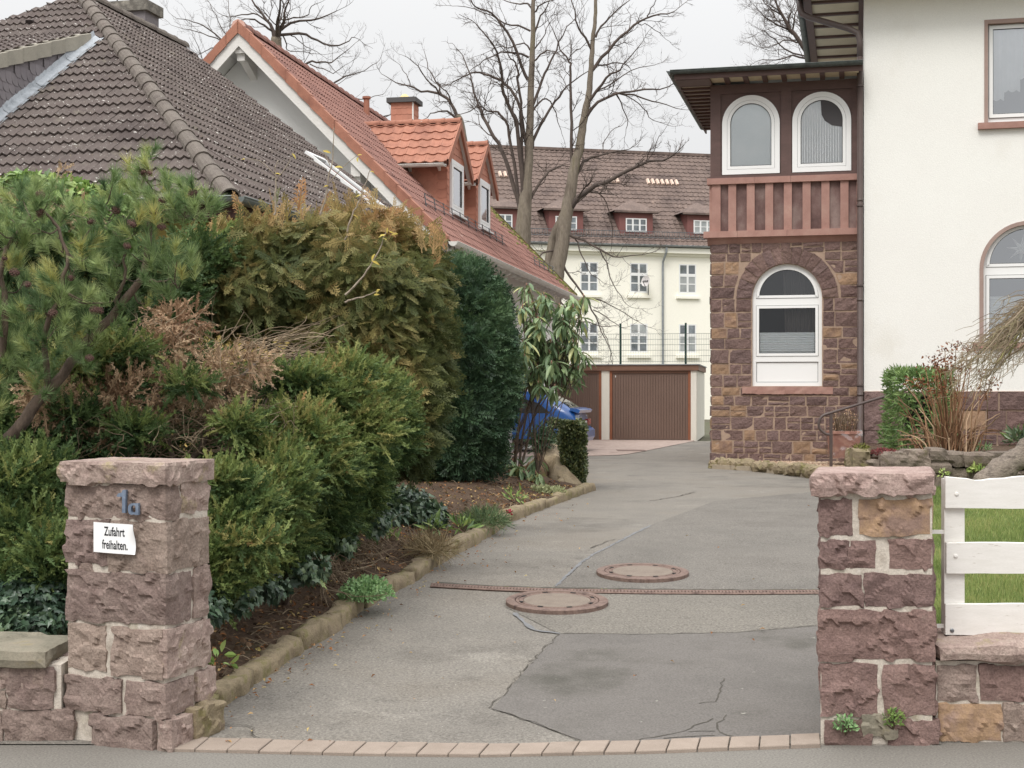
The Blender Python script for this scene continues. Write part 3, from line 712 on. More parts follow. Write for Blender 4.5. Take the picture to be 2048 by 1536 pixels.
def manhole(px, py, label):
    c = G(px, py); R = .392; t = thing('manhole_cover', c, label, 'manhole cover', 'round manhole covers in the driveway')
    sl = np.interp(c[1] + .3, GY, GZ) - np.interp(c[1] - .3, GY, GZ); sl /= .6
    def disc(prof, nm, m, k=56):
        mb = MB(); V = []
        a = np.arange(k) * 2 * math.pi / k
        for r, z in prof:
            for t_ in a: V.append((c[0] + r * math.cos(t_), c[1] + r * math.sin(t_), c[2] + sl * r * math.sin(t_) + z))
        n = len(prof); Fc = [(i * k + j, i * k + (j + 1) % k, (i + 1) * k + (j + 1) % k, (i + 1) * k + j) for i in range(n - 1) for j in range(k)]
        if prof[-1][0] < R * .7 and nm == 'infill': Fc.append(tuple((n - 1) * k + j for j in range(k)))
        mb.add(V, Fc); mb.build(nm, m, t)
    disc([(R, -.02), (R, .034), (R - .01, .038), (.325, .038), (.322, .026), (.318, .022)], 'frame', M_RUST)
    disc([(.318, .022), (.316, .037), (.30, .037), (.298, .032), (.288, .032), (.286, .037), (.275, .038), (.262, .036), (.258, .030)], 'cover', M_RUST)
    disc([(.258, .030), (.254, .036), (.13, .040), (.01, .041)], 'infill', M_CONC)
    for k in range(8):
        a = k * math.pi / 4 + .3; mb = MB(); e = np.array((math.cos(a), math.sin(a), sl * math.sin(a))); s = np.array((-math.sin(a), math.cos(a), sl * math.cos(a)))
        q = c + e * .285 + (0, 0, .0395); mb.box((-.02, -.012, -.004), (.02, .012, .0012), None); V = mb.V[0]; mb.V[0] = q + V[:, :1] * s + V[:, 1:2] * e + V[:, 2:] * np.array((0, 0, 1)); mb.build('vent', flat('vent_hole', (.01, .01, .01, 1), .9) if k == 0 and px > 1200 else bpy.data.materials['vent_hole'], t)
manhole(1285, 1150, 'round manhole cover beyond the drain channel')
manhole(1114, 1209, 'round manhole cover on the street side of the drain channel')
# ================================================================== villa on the right
B0 = np.array((4.12, 29.5, 0))
VF = Frame(B0, 13.5)
villa = thing('villa', VF.p(3.07, 1, .5), 'cream rendered villa with a red sandstone bay and dark plinth on the right', 'house')
TE = 3.071          # facade corner along t
VM = -.2            # facade plane
def vbox(nm, a, b, m, par, fr=VF, **kw):
    mb = MB(); mb.box(a, b, fr); return mb.build(nm, m, par, **kw)

def arch_pts(tc, zs, r, t0, t1, zb, n=24):
    return [(t0, zb), (t0, zs)] + [(tc - r * math.cos(math.pi * i / n), zs + r * math.sin(math.pi * i / n)) for i in range(1, n)] + [(t1, zs), (t1, zb)]
def ring(mb, outer, inner, v0, v1, fr=VF):
    n = len(outer); V = []
    for v in (v0, v1):
        for p in outer: V.append(fr.p(p[0], v, p[1]))
        for p in inner: V.append(fr.p(p[0], v, p[1]))
    Fc = []
    for i in range(n):
        j = (i + 1) % n
        Fc += [(i, j, n + j, n + i), (2 * n + j, 2 * n + i, 3 * n + i, 3 * n + j), (j, i, 2 * n + i, 2 * n + j), (n + i, n + j, 3 * n + j, 3 * n + i)]
    mb.add(V, Fc)
def inset_arch(tc, zs, r, zb, w, wb=None): return arch_pts(tc, zs, r - w, tc - r + w, tc + r - w, zb + (w if wb is None else wb))
def face(mb, pts, v, fr=VF): mb.poly([fr.p(p[0], v, p[1]) for p in pts])

# ---- stone walls of the bay: core + individually laid stones
TC, ZS, RW_, ZB = 1.545, 3.70, .70, 1.90
_mb = MB(); _v = -.004
def _fp(pts, v=_v): _mb.poly([VF.p(t, v, z) for t, z in pts])
_fp([(0.012, 0), (3.0, 0), (3.0, ZB), (.012, ZB)]); _fp([(.012, ZB), (TC - RW_, ZB), (TC - RW_, ZS), (.012, ZS)]); _fp([(TC + RW_, ZB), (3.0, ZB), (3.0, ZS), (TC + RW_, ZS)])
_ar = [(TC - RW_ * math.cos(math.pi * i / 24), ZS + RW_ * math.sin(math.pi * i / 24)) for i in range(25)]
_fp([(.012, ZS), (TC - RW_, ZS), (TC - RW_, 4.9), (.012, 4.9)]); _fp([(TC + RW_, ZS), (3.0, ZS), (3.0, 4.9), (TC + RW_, 4.9)])
for a_, b_ in zip(_ar[:-1], _ar[1:]): _fp([a_, b_, (b_[0], 4.9), (a_[0], 4.9)])
_rv = [(TC - RW_, ZB)] + _ar + [(TC + RW_, ZB)]
for a_, b_ in zip(_rv, _rv[1:] + _rv[:1]): _mb.poly([VF.p(a_[0], _v, a_[1]), VF.p(b_[0], _v, b_[1]), VF.p(b_[0], .3, b_[1]), VF.p(a_[0], .3, a_[1])])
_mb.poly([VF.p(.012, v, z) for v, z in ((_v, 0), (_v, 4.9), (5, 4.9), (5, 0))]); _mb.poly([VF.p(t, 5, z) for t, z in ((.012, 0), (.012, 4.9), (3, 4.9), (3, 0))]); _mb.poly([VF.p(t, v, 4.9) for t, v in ((.012, _v), (3, _v), (3, 5), (.012, 5))])
bay = _mb.build('bay_wall', M_VMORTAR, villa)
def stone_quad(fr, q, v, proud, seed, m, par, res=.055, amp=.010, nm='stone_block', depth=.06):
    q = np.array(q, float)   # bl, br, tr, tl in (t, z)
    w = max(np.linalg.norm(q[1] - q[0]), np.linalg.norm(q[2] - q[3])); h = max(np.linalg.norm(q[3] - q[0]), np.linalg.norm(q[2] - q[1]))
    nu, nv = max(2, int(w / res)), max(2, int(h / res)); V = []; r = np.random.default_rng(seed)
    a = np.linspace(0, 1, nu + 1); b = np.linspace(0, 1, nv + 1)
    A, B = np.meshgrid(a, b); A, B = A.ravel(), B.ravel()
    T = (q[0] * ((1 - A) * (1 - B))[:, None] + q[1] * (A * (1 - B))[:, None] + q[2] * (A * B)[:, None] + q[3] * ((1 - A) * B)[:, None])
    edge = np.minimum(np.minimum(A, 1 - A) * w, np.minimum(B, 1 - B) * h); fl = np.clip(edge / .022, 0, 1)
    P3 = np.stack([T[:, 0] * 9, T[:, 1] * 9, np.full(len(T), seed * 3.1)], 1)
    d = proud + fl * amp * (.5 + 1.9 * fbm(P3, seed, 3)) + (r.normal(0, .03) * (A - .5) * w + r.normal(0, .03) * (B - .5) * h)
    ej = np.stack([vnoise(P3 * 1.6 + 5, seed), vnoise(P3 * 1.6 + 55, seed + 1)], 1) * .010 * (edge < 1e-6)[:, None]
    T2 = T + ej
    front = fr.w(np.stack([T2[:, 0], v - d, T2[:, 1]], 1)); N1 = nu + 1
    Fq = [(j * N1 + i, j * N1 + i + 1, (j + 1) * N1 + i + 1, (j + 1) * N1 + i) for j in range(nv) for i in range(nu)]
    rim = list(range(nu + 1)) + [j * N1 + nu for j in range(1, nv + 1)] + [nv * N1 + i for i in range(nu - 1, -1, -1)] + [j * N1 for j in range(nv - 1, 0, -1)]
    back = fr.w(np.stack([T2[rim, 0], np.full(len(rim), v + depth), T2[rim, 1]], 1)); nb = len(front); k = len(rim)
    Fs = [(rim[(i + 1) % k], rim[i], nb + i, nb + (i + 1) % k) for i in range(k)]
    mb = MB(); mb.add(np.concatenate([front, back]), Fq + Fs)
    return mb.build(nm, m, par, smooth=False)
_vst = [M_VST] * 11 + [M_VSTO]
rs = random.Random(11)
rowsz = [.30, .52, .78, 1.00, 1.27, 1.50, 1.70, 1.88, 2.14, 2.36, 2.66, 2.88, 3.10, 3.42, 3.70, 3.95, 4.20, 4.46, 4.64, 4.84]
gap = .015
def lay_row(fr, z0, z1, t0, t1, v, par, seed, wmin=.20, wmax=.46, split=.20, mats=_vst, cutl=None, cutr=None, res=.055):
    t = t0; k = 0
    while t < t1 - 1e-6:
        w = rs.uniform(wmin, wmax)
        if t1 - (t + w) < wmin * .8: w = t1 - t
        a, b = t, min(t + w, t1)
        al = ar = None
        parts = [(z0, z1)]
        if rs.random() < split and z1 - z0 > .19: zm = z0 + (z1 - z0) * rs.uniform(.4, .6); parts = [(z0, zm), (zm, z1)]
        for (za, zb) in parts:
            bl, br = [a + gap, za + gap], [b - gap, za + gap]; tr, tl = [b - gap, zb - gap], [a + gap, zb - gap]
            if b >= t1 - 1e-6 and cutr: br[0] = min(br[0], cutr(za)); tr[0] = min(tr[0], cutr(zb))
            if a <= t0 + 1e-6 and cutl: bl[0] = max(bl[0], cutl(za)); tl[0] = max(tl[0], cutl(zb))
            for c in (bl, br, tr, tl): c[0] += rs.uniform(-.006, .006); c[1] += rs.uniform(-.006, .006)
            if min(br[0] - bl[0], tr[0] - tl[0]) > .02:
                stone_quad(fr, [bl, br, tr, tl], v, rs.uniform(.010, .022), seed + k, mats[rs.randrange(len(mats))], par, res=res)
            k += 1
        t = b
RO = 1.06
for i, (z0, z1) in enumerate(zip(rowsz[:-1], rowsz[1:])):
    def cl(z):
        return TC - math.sqrt(max(0, RO ** 2 - (z - ZS) ** 2)) - .02
    def cr(z): return TC + math.sqrt(max(0, RO ** 2 - (z - ZS) ** 2)) + .02
    low = [M_VST] * 5 + [M_VSTO]
    if z1 <= ZB - .02:
        lay_row(VF, z0, z1, 0, 3.0, 0, bay, 1000 + i * 40, mats=low if z1 < 1.2 else _vst)
    elif z1 <= ZS + .01:
        lay_row(VF, z0, z1, 0, TC - RW_ - .012, 0, bay, 1000 + i * 40, wmin=.22, wmax=.44)
        lay_row(VF, z0, z1, TC + RW_ + .012, 3.0, 0, bay, 1020 + i * 40, wmin=.20, wmax=.42)
    elif z1 < ZS + RO:
        lay_row(VF, z0, z1, 0, min(cl(z0), cl(z1)) + .12 if False else max(cl(z0), cl(z1)), 0, bay, 1000 + i * 40, cutr=cl)
        lay_row(VF, z0, z1, min(cr(z0), cr(z1)), 3.0, 0, bay, 1020 + i * 40, cutl=cr)
    else:
        lay_row(VF, z0, z1, 0, 3.0, 0, bay, 1000 + i * 40)
# voussoirs
nv_ = 15
for k in range(nv_):
    a0, a1 = math.pi * k / nv_ + .008, math.pi * (k + 1) / nv_ - .008
    ri, ro = RW_ + .012, RO - .015 + rs.uniform(-.02, .02)
    e = lambda r, a: (TC - r * math.cos(a), ZS + r * math.sin(a))
    stone_quad(VF, [e(ri, a1), e(ri, a0), e(ro, a0), e(ro, a1)], 0, .03, 2200 + k, M_VST, bay, nm='arch_stone')
stone_quad(VF, [(.64, 1.74), (2.46, 1.74), (2.46, 1.885), (.64, 1.885)], 0, .05, 2300, M_CUT, bay, nm='sill_stone', amp=.006)
# left return wall of the bay (seen from the drive)
LFr = Frame(VF.p(0, 5.0, 0), 13.5 + 90); LFr.r = -VF.d; LFr.d = VF.r
# r points toward the street, d into the building
for i, (z0, z1) in enumerate(zip(rowsz[:-1], rowsz[1:])):
    lay_row(LFr, z0, z1, 4.2, 5.0, 0, bay, 2400 + i * 20, split=0)

# ---- windows
def glazed_arch(nm, tc, zs, r, zb, v, par, panes, fmat=M_WFRAME, blind=None, fr=VF, room=M_DARK, fw=.075):
    w = place(nm, None, fr.p(tc, v, zb), par)
    mb = MB(); ring(mb, arch_pts(tc, zs, r, tc - r, tc + r, zb), inset_arch(tc, zs, r, zb, fw), v, v + .07, fr); f = mb.build('frame', fmat, w)
    return w
def rect(t0, t1, z0, z1): return [(t0, z0), (t0, z1), (t1, z1), (t1, z0)]
def sash_rect(w, t0, t1, z0, z1, v, fr, fw=.055, fmat=M_WFRAME, gm=M_GLASS, nm='sash'):
    mb = MB(); ring(mb, rect(t0 - .008, t1 + .008, z0 - .008, z1 + .008), rect(t0, t1, z0, z1), v + .012, v + .05, fr); mb.build('gasket', M_GASKET, w)
    mb = MB(); ring(mb, rect(t0, t1, z0, z1), rect(t0 + fw, t1 - fw, z0 + fw, z1 - fw), v - .012, v + .05, fr); mb.build(nm, fmat, w)
    mb = MB(); ring(mb, rect(t0 + fw, t1 - fw, z0 + fw, z1 - fw), rect(t0 + fw + .01, t1 - fw - .01, z0 + fw + .01, z1 - fw - .01), v + .004, v + .03, fr); mb.build('gasket', M_GASKET, w)
    mb = MB(); face(mb, rect(t0 + fw, t1 - fw, z0 + fw, z1 - fw)[::-1], v + .02, fr); mb.build('pane', gm, w)
def sash_arch(w, tc, zs, r, zb, v, fr, fw=.055, gm=M_GLASS):
    A = inset_arch(tc, zs, r, zb, 0); B = inset_arch(tc, zs, r, zb, fw); C_ = inset_arch(tc, zs, r, zb, fw + .01); O = inset_arch(tc, zs, r + .008, zb - .008, 0)
    mb = MB(); ring(mb, O, A, v + .012, v + .05, fr); mb.build('gasket', M_GASKET, w)
    mb = MB(); ring(mb, A, B, v - .012, v + .05, fr); mb.build('sash', M_WFRAME, w)
    mb = MB(); ring(mb, B, C_, v + .004, v + .03, fr); mb.build('gasket', M_GASKET, w)
    mb = MB(); face(mb, B[::-1], v + .02, fr); mb.build('pane', gm, w)
def slats(w, t0, t1, z0, z1, v, fr, pitch, m, tilt=.5, nm='blind'):
    mb = MB(); z = z0; k = 0
    while z < z1:
        mb.add([fr.p(t0, v, z), fr.p(t1, v, z), fr.p(t1, v + pitch * tilt, z + pitch * .5), fr.p(t0, v + pitch * tilt, z + pitch * .5), fr.p(t1, v, z + pitch), fr.p(t0, v, z + pitch)], [(0, 1, 2, 3), (3, 2, 4, 5)])
        z += pitch
    mb.build(nm, m, w)
# big arched window of the bay
w1 = place('arched_window', None, VF.p(TC, .0, ZB), villa); w1['label'] = 'arched window in the stone bay with pleated blind below'
r1 = RW_
vw = .07
mb = MB(); ring(mb, arch_pts(TC, ZS, r1, TC - r1, TC + r1, ZB), inset_arch(TC, ZS, r1, ZB, .07), vw, vw + .08); mb.build('frame', M_WFRAME, w1)
for (z0, z1) in ((3.56, 3.70), (2.40, 2.51)):
    mb = MB(); mb.box((TC - r1 + .07, vw + .002, z0), (TC + r1 - .07, vw + .08, z1), VF); mb.build('mullion', M_WFRAME, w1)
sash_arch(w1, TC, 3.72, r1 - .078, 3.708, vw, VF, gm=M_GLASSD)
sash_rect(w1, TC - r1 + .078, TC + r1 - .078, 2.518, 3.552, vw, VF, gm=M_GLASSL)
mb = MB(); mb.box((TC - r1 + .07, vw + .03, ZB + .07), (TC + r1 - .07, vw + .08, 2.40), VF); mb.build('panel', M_WFRAME, w1)
mb = MB(); ring(mb, rect(TC - r1 + .08, TC + r1 - .08, ZB + .08, 2.39), rect(TC - r1 + .087, TC + r1 - .087, ZB + .087, 2.383), vw + .026, vw + .05); mb.build('gasket', M_GASKET, w1)
slats(w1, TC - r1 + .14, TC + r1 - .14, 2.57, 3.0, vw + .028, VF, .048, M_BLIND)
M_CURTD = mat('grey_brown_curtain', [L(128, 118, 112, .6), L(96, 90, 86, .6)], scale=3, rough=.95, fine=.08, stretch=(6, 6, .4))
mb = MB(); n = 40
cv = [(TC - .1 + .64 * i / n, .35 + .03 * math.sin(i * 1.1)) for i in range(n + 1)]
mb.add([VF.p(t + .06 * (z < 3), v, z) for z in (2.5, 4.4) for t, v in cv], [(i, i + 1, n + 2 + i, n + 1 + i) for i in range(n)]); mb.build('curtain', M_CURTD, w1)
def room(par, t0, t1, z0, z1, v0, v1, m, fr=VF):
    mb = MB(); c = [fr.p(t, v, z) for v in (v0, v1) for z in (z0, z1) for t in (t0, t1)]
    mb.add(c, [(4, 5, 7, 6), (0, 4, 6, 2), (1, 3, 7, 5), (0, 1, 5, 4), (2, 6, 7, 3)]); mb.build('room_shell', m, par)
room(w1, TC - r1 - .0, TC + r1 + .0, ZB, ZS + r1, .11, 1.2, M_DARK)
# ---- cut the wall core where the window is: core was one box, so set window slightly proud of it instead
# ---- upper timber storey
up = vbox('timber_storey', (.0, .02, 6.19), (3.0, 4.95, 8.12), M_BROWN, villa)
for (t0, t1) in ((-.012, .20), (1.425, 1.635), (2.845, 3.01)):
    vbox('timber_post', (t0, -.012, 6.19), (t1, .018, 7.93), M_BROWN, up)
vbox('timber_beam', (-.014, -.016, 7.93), (3.0, .018, 8.118), M_BROWN, up)
vbox('timber_beam', (-.014, -.014, 6.192), (3.0, .018, 6.25), M_BROWN, up)
def up_window(tc, label, kind):
    w = place('arched_window', None, VF.p(tc, 0, 6.26), villa); w['label'] = label
    r, zb = .585, 6.262; zs = zb + 1.62 - r
    v = -.022
    mb = MB(); ring(mb, arch_pts(tc, zs, r, tc - r, tc + r, zb), inset_arch(tc, zs, r, zb, .10), v, v + .035); mb.build('frame', M_WFRAME, w)
    sash_arch(w, tc, zs, r - .105, zb + .105, v + .012, VF, fw=.062, gm=M_GLASSL)
    ra = r - .165
    vb = v + .0385
    mb = MB(); face(mb, inset_arch(tc, zs, r - .1, zb + .1, 0)[::-1], -.0005 + .018); mb.build('shade_backing', M_BLIND if kind == 0 else M_CURT, w)
    if kind == 0:
        mb = MB(); z = zb + .17
        while z < zs + ra - .02:
            hw = ra if z < zs else math.sqrt(max(0, ra ** 2 - (z - zs) ** 2))
            mb.bar(VF.p(tc - hw, .0162, z), VF.p(tc + hw, .0162, z), .0025, .020)
            z += .026
        mb.build('blind', M_BLIND, w)
    else:
        mb = MB()
        for k in range(15):
            t = tc - ra + .03 + k * .052; hz = zs + math.sqrt(max(0, ra ** 2 - (t - tc) ** 2)) - .02
            mb.tube([VF.p(t, .012, zb + .17), VF.p(t, .012, hz)], .006, 5)
        mb.build('curtain', M_CURT, w)
        pts = [(tc - .02, zs + ra - .01), (tc + .0, zs + .12), (tc + .06, zs), (tc + .2, zs - .1), (tc + ra - .01, zs - .14), (tc + ra - .01, zs + .0)] + [(tc + ra * math.cos(a), zs + ra * math.sin(a)) for a in np.linspace(.05, 1.6, 10)]
        mb = MB(); face(mb, pts, .004); mb.build('dark_gap', flat('dark_window_gap', L(92, 88, 90, .5), .8), w)
up_window(.815, 'left arched upper window with closed pale blind', 0)
up_window(2.238, 'right arched upper window with a curtain drawn aside', 1)
# ---- balustrade band
bal = place('balustrade', None, VF.p(1.5, 0, 5.0), villa)
M_BPAN = mat('balustrade_panel', [L(96, 70, 66, .8), L(126, 96, 90, .8), L(150, 126, 118, .8)], scale=2.2, rough=.9, bump=.4, bscale=14, fine=.1, valvar=.14, stretch=(1, 1, .7))
vbox('back_wall', (0, .03, 4.9), (3.0, 4.9, 6.2), M_CUT, bal)
for a, b in ((-.075, .90), (.904, 1.62), (1.624, 3.05)):
    mb = MB(); mb.box((a, -.10, 6.06), (b, .12, 6.185), VF); mb.build('rail_stone', M_CUT, bal)
for a, b in ((-.14, .55), (.554, 1.55), (1.554, 3.05)):
    mb = MB(); mb.box((a, -.16, 4.955), (b, .12, 5.085), VF); mb.build('sill_stone', M_CUT, bal)
mb = MB(); mb.prism([VF.p(-.07, z and -.10, 0) * 0 + VF.p(-.07, v, z) for v, z in ((-.10, 4.953), (.03, 4.953), (.03, 4.80), (-.0, 4.82), (-.05, 4.90))], VF.r * 3.08); mb.build('corbel', M_CUT, bal)
bt = [(.02, .20)] + [(.36 + .375 * k, .52 + .375 * k) for k in range(7)] + [(2.93, 3.0)]
for a, b in bt:
    mb = MB(); mb.box((a, -.055, 5.085), (b, .03, 6.06), VF); mb.build('baluster', M_CUT, bal)
for (a, b), (c, d) in zip(bt[:-1], bt[1:]):
    if c - b > .03: mb = MB(); mb.box((b, .0, 5.085), (c, .029, 6.06), VF); mb.build('panel', M_BPAN, bal)
vbox('side_pier', (-.03, -.02, 5.085), (.0195, 4.9, 6.06), M_CUT, bal)
# ---- bay roof, soffit and gutter
broof = place('bay_roof', None, VF.p(1.5, 1, 8.3), villa)
OV = .68
mb = MB(); mb.add([VF.p(*p) for p in ((-OV, -OV, 8.29), (3.05, -OV, 8.29), (3.05, 3.0, 8.62), (1.6, 3.0, 8.62), (1.6, 5.6, 8.62), (-OV, 5.6, 8.29), (3.05, 5.6, 8.62))], [(0, 1, 2, 3), (0, 3, 4, 5), (3, 2, 6, 4)]); mb.build('roof_sheet', M_ZINC, broof)
mb = MB(); mb.box((-OV, -OV, 8.13), (3.05, -OV + .035, 8.27), VF); mb.box((-OV, -OV + .035, 8.13), (-OV + .035, 5.6, 8.27), VF); mb.build('fascia_board', M_BROWN, broof)
def soffit_field(par, fr, a0, a1, n, b0, b1, z, along_t, gapw=.10):
    st = (a1 - a0) / n
    for i in range(n):
        p0, p1 = a0 + st * i + gapw / 2, a0 + st * (i + 1) - gapw / 2
        mb = MB()
        if along_t: mb.box((p0, b0, z + .05), (p1, b1, z + .065), fr)
        else: mb.box((b0, p0, z + .05), (b1, p1, z + .065), fr)
        mb.build('soffit_board', M_SOFFIT, par)
        mb = MB(); r0, r1 = a0 + st * i - gapw / 2, a0 + st * i + gapw / 2
        if along_t: mb.box((r0, b0, z), (r1, b1, z + .07), fr)
        else: mb.box((b0, r0, z), (b1, r1, z + .07), fr)
        mb.build('rafter', M_BROWN, par)
soffit_field(broof, VF, -.02, 3.02, 8, -OV + .04, -.02, 8.12, True)
soffit_field(broof, VF, .0, 5.4, 14, -OV + .04, -.02, 8.12, False)
mb = MB(); mb.box((-OV + .04, -OV + .04, 8.12), (-.07, -.07, 8.19), VF); mb.build('corner_board', M_BROWN, broof)
def gutter(par, p, q, r, m, nm='gutter', joints=0, up=(0, 0, 1)):
    p, q = np.array(p, float), np.array(q, float); d = (q - p) / np.linalg.norm(q - p); s = np.cross(d, (0, 0, 1.0)); mb = MB(); k = 10; V = []
    a = np.linspace(math.pi, 2 * math.pi, k)
    for e in (p, q):
        for rr in (r, r - .006):
            for t in a: V.append(e + s * rr * math.cos(t) + np.array((0, 0, rr * math.sin(t))))
    Fc = []
    for i in range(k - 1):
        Fc += [(i, i + 1, 2 * k + i + 1, 2 * k + i), (k + i + 1, k + i, 3 * k + i, 3 * k + i + 1)]
    for o in (0, 2 * k):
        Fc.append(tuple(range(o, o + k)))
    mb.add(V, Fc)
    mb.tube([p + s * r, q + s * r], .010, 6); mb.tube([p - s * r, q - s * r], .008, 6)
    g = mb.build(nm, m, par, smooth=False)
    for j in range(joints):
        c = p + (q - p) * (j + .5) / joints; mb = MB(); V = []
        for e in (c - d * .018, c + d * .018):
            for t in a: V.append(e + s * (r + .006) * math.cos(t) + np.array((0, 0, (r + .006) * math.sin(t))))
        mb.add(V, [(i, i + 1, k + i + 1, k + i) for i in range(k - 1)]); mb.build('gutter_clip', m, g)
    return g
gutter(broof, VF.p(-OV - .07, -OV - .07, 8.30), VF.p(3.05, -OV - .07, 8.30), .075, M_GUTTER, joints=5)
gutter(broof, VF.p(-OV - .07, 5.6, 8.30), VF.p(-OV - .07, -OV - .07, 8.30), .075, M_GUTTER, joints=9)
# ---- main body: rendered wall with real window openings
wall = place('rendered_wall', None, VF.p(TE + 3, 0, 4), villa)
T1 = TE + 9.0
W2 = (TE + 2.30, TE + 4.0, 7.07, 9.10)                     # upper window opening
AR = (TE + 3.14, .93, 4.20, 2.76)                           # arched window: centre, radius, spring, sill
mb = MB()
def fpoly(pts): mb.poly([VF.p(t, VM, z) for t, z in pts])
t_l, t_r = AR[0] - AR[1], AR[0] + AR[1]
fpoly([(TE, 1.80), (t_l, 1.80), (t_l, AR[2]), (t_l, 10.2), (TE, 10.2)]); fpoly([(t_l, 1.80), (t_r, 1.80), (t_r, AR[3]), (t_l, AR[3])])
n = 24; ap = [(AR[0] - AR[1] * math.cos(math.pi * i / n), AR[2] + AR[1] * math.sin(math.pi * i / n)) for i in range(n + 1)]
for i in range(n): fpoly([ap[i], ap[i + 1], (ap[i + 1][0], 6.2), (ap[i][0], 6.2)])
fpoly([(t_r, 1.80), (T1, 1.80), (T1, 10.2), (t_r, 10.2)])
fpoly([(t_l, 6.2), (t_r, 6.2), (t_r, W2[2]), (t_l, W2[2])]); fpoly([(t_l, W2[3]), (t_r, W2[3]), (t_r, 10.2), (t_l, 10.2)])
fpoly([(t_l, W2[2]), (W2[0], W2[2]), (W2[0], W2[3]), (t_l, W2[3])]); fpoly([(W2[1], W2[2]), (t_r, W2[2]), (t_r, W2[3]), (W2[1], W2[3])])
mb.build('front_render', M_STUCCO, wall)
mb = MB(); mb.poly([VF.p(TE, v, z) for v, z in ((VM, 1.8), (VM, 10.2), (9, 10.2), (9, 1.8))]); mb.poly([VF.p(T1, v, z) for v, z in ((VM, 1.8), (9, 1.8), (9, 10.2), (VM, 10.2))]); mb.poly([VF.p(t, 9, z) for t, z in ((TE, .3), (TE, 10.2), (T1, 10.2), (T1, .3))]); mb.build('side_render', M_STUCCO, wall)
# plinth
pl = vbox('plinth', (TE + .02, VM + .01, .2), (T1, 9, 1.79), M_VMORTAR, villa)
rs = random.Random(5)
zrow = [.45, .74, 1.02, 1.42, 1.80]
stone_quad(VF, [(TE + .005, 1.02), (TE + .52, 1.02), (TE + .52, 1.785), (TE + .005, 1.785)], VM, .03, 3000, M_VST, pl)
for i, (z0, z1) in enumerate(zip(zrow[:-1], zrow[1:])):
    lay_row(VF, z0, z1, TE + (.53 if z0 >= 1.0 else 0), TE + 4.3, VM, pl, 3010 + i * 40, wmin=.32, wmax=.75, split=.1, mats=[M_VST] * 8 + [M_VSTO], res=.08)
vbox('plinth_edge', (TE - .01, VM - .012, 1.786), (T1, VM + .02, 1.80), mat('pinkish_mortar', [L(208, 172, 156, .8), L(226, 206, 192, .8)], scale=14, rough=.95, fine=.1), pl)
# upper window
M_REV = mat('pinkish_brown_surround', [L(168, 140, 128, .8), L(178, 150, 138, .8)], scale=3, rough=.85, bump=.15, bscale=60, fine=.05)
uw = place('upper_window', None, VF.p(W2[0] + .8, VM, W2[2]), villa); uw['label'] = 'upper window with scalloped net curtain'
mb = MB(); ring(mb, rect(*W2), rect(W2[0] + .07, W2[1] - .07, W2[2] - .0 + .001, W2[3] - .08), VM - .018, VM + .16); mb.build('surround', M_REV, uw)
mb = MB(); ring(mb, rect(W2[0] + .07, W2[1] - .07, W2[2], W2[3] - .08), rect(W2[0] + .15, W2[1] - .15, W2[2] + .11, W2[3] - .13), VM + .11, VM + .17); mb.build('frame', M_WFRAME, uw)
sash_rect(uw, W2[0] + .10, W2[1] - .10, W2[2] + .115, W2[3] - .10, VM + .09, VF, fw=.07, gm=M_GLASS)
mb = MB(); mb.box((W2[0] - .12, VM - .10, W2[2] - .125), (W2[1] + .12, VM + .1, W2[2] - .002), VF); mb.build('sill', M_CUT, uw)
room(uw, W2[0] + .05, W2[1] - .05, W2[2], W2[3], VM + .20, VM + 1.0, M_ROOMG)
mb = MB()
steps = [(0.0, .22, .40), (.22, .52, .56), (.52, .92, .80), (.92, 1.5, .92)]
t00, zt = W2[0] + .17, W2[3] - .16
for a, b, bot in steps:
    n = max(3, int((b - a) / .02)); zb = W2[2] + .1 + bot
    top = [(t00 + a + (b - a) * i / n, VM + .17 + .008 * math.sin((a + (b - a) * i / n) * 42)) for i in range(n + 1)]
    V = [VF.p(t, v, zt) for t, v in top] + [VF.p(t, v, zb - .04 * abs(math.sin(math.pi * (t - t00) / .15))) for t, v in top]
    mb.add(V, [(n + 1 + i, n + 2 + i, i + 1, i) for i in range(n)])
mb.build('curtain', M_CURT, uw)
# lower arched window
lwn = place('arched_window', None, VF.p(AR[0], VM, AR[3]), villa); lwn['label'] = 'arched window in the cream facade with a paper star'
mb = MB(); ring(mb, arch_pts(AR[0], AR[2], AR[1], t_l, t_r, AR[3]), inset_arch(AR[0], AR[2], AR[1], AR[3], .075, .001), VM - .018, VM + .16); mb.build('surround', M_REV, lwn)
ra = AR[1] - .075
mb = MB(); ring(mb, arch_pts(AR[0], AR[2], ra, AR[0] - ra, AR[0] + ra, AR[3]), inset_arch(AR[0], AR[2], ra, AR[3], .05), VM + .10, VM + .17); mb.build('frame', M_WFRAME, lwn)
mb = MB(); mb.box((AR[0] - ra + .05, VM + .102, 4.09), (AR[0] + ra - .05, VM + .17, 4.24), VF); mb.build('mullion', M_WFRAME, lwn)
sash_arch(lwn, AR[0], 4.26, ra - .06, 4.248, VM + .10, VF, fw=.06)
sash_rect(lwn, AR[0] - ra + .06, AR[0] + ra - .06, 2.83, 4.08, VM + .10, VF, fw=.06)
slats(lwn, AR[0] - ra + .13, AR[0] + ra - .13, 2.9, 3.66, VM + .16, VF, .055, M_BLIND)
room(lwn, AR[0] - ra, AR[0] + ra, AR[3], AR[2] + ra, VM + .22, VM + 1.0, M_ROOMG)
mb = MB(); mb.box((t_l - .13, VM - .09, AR[3] - .12), (t_r + .13, VM + .1, AR[3] - .002), VF); mb.build('sill', M_CUT, lwn)
st = thing('paper_star', VF.p(AR[0] - .12, VM + .17, 4.62), 'white paper star hanging in the arched window of the cream facade', 'star')
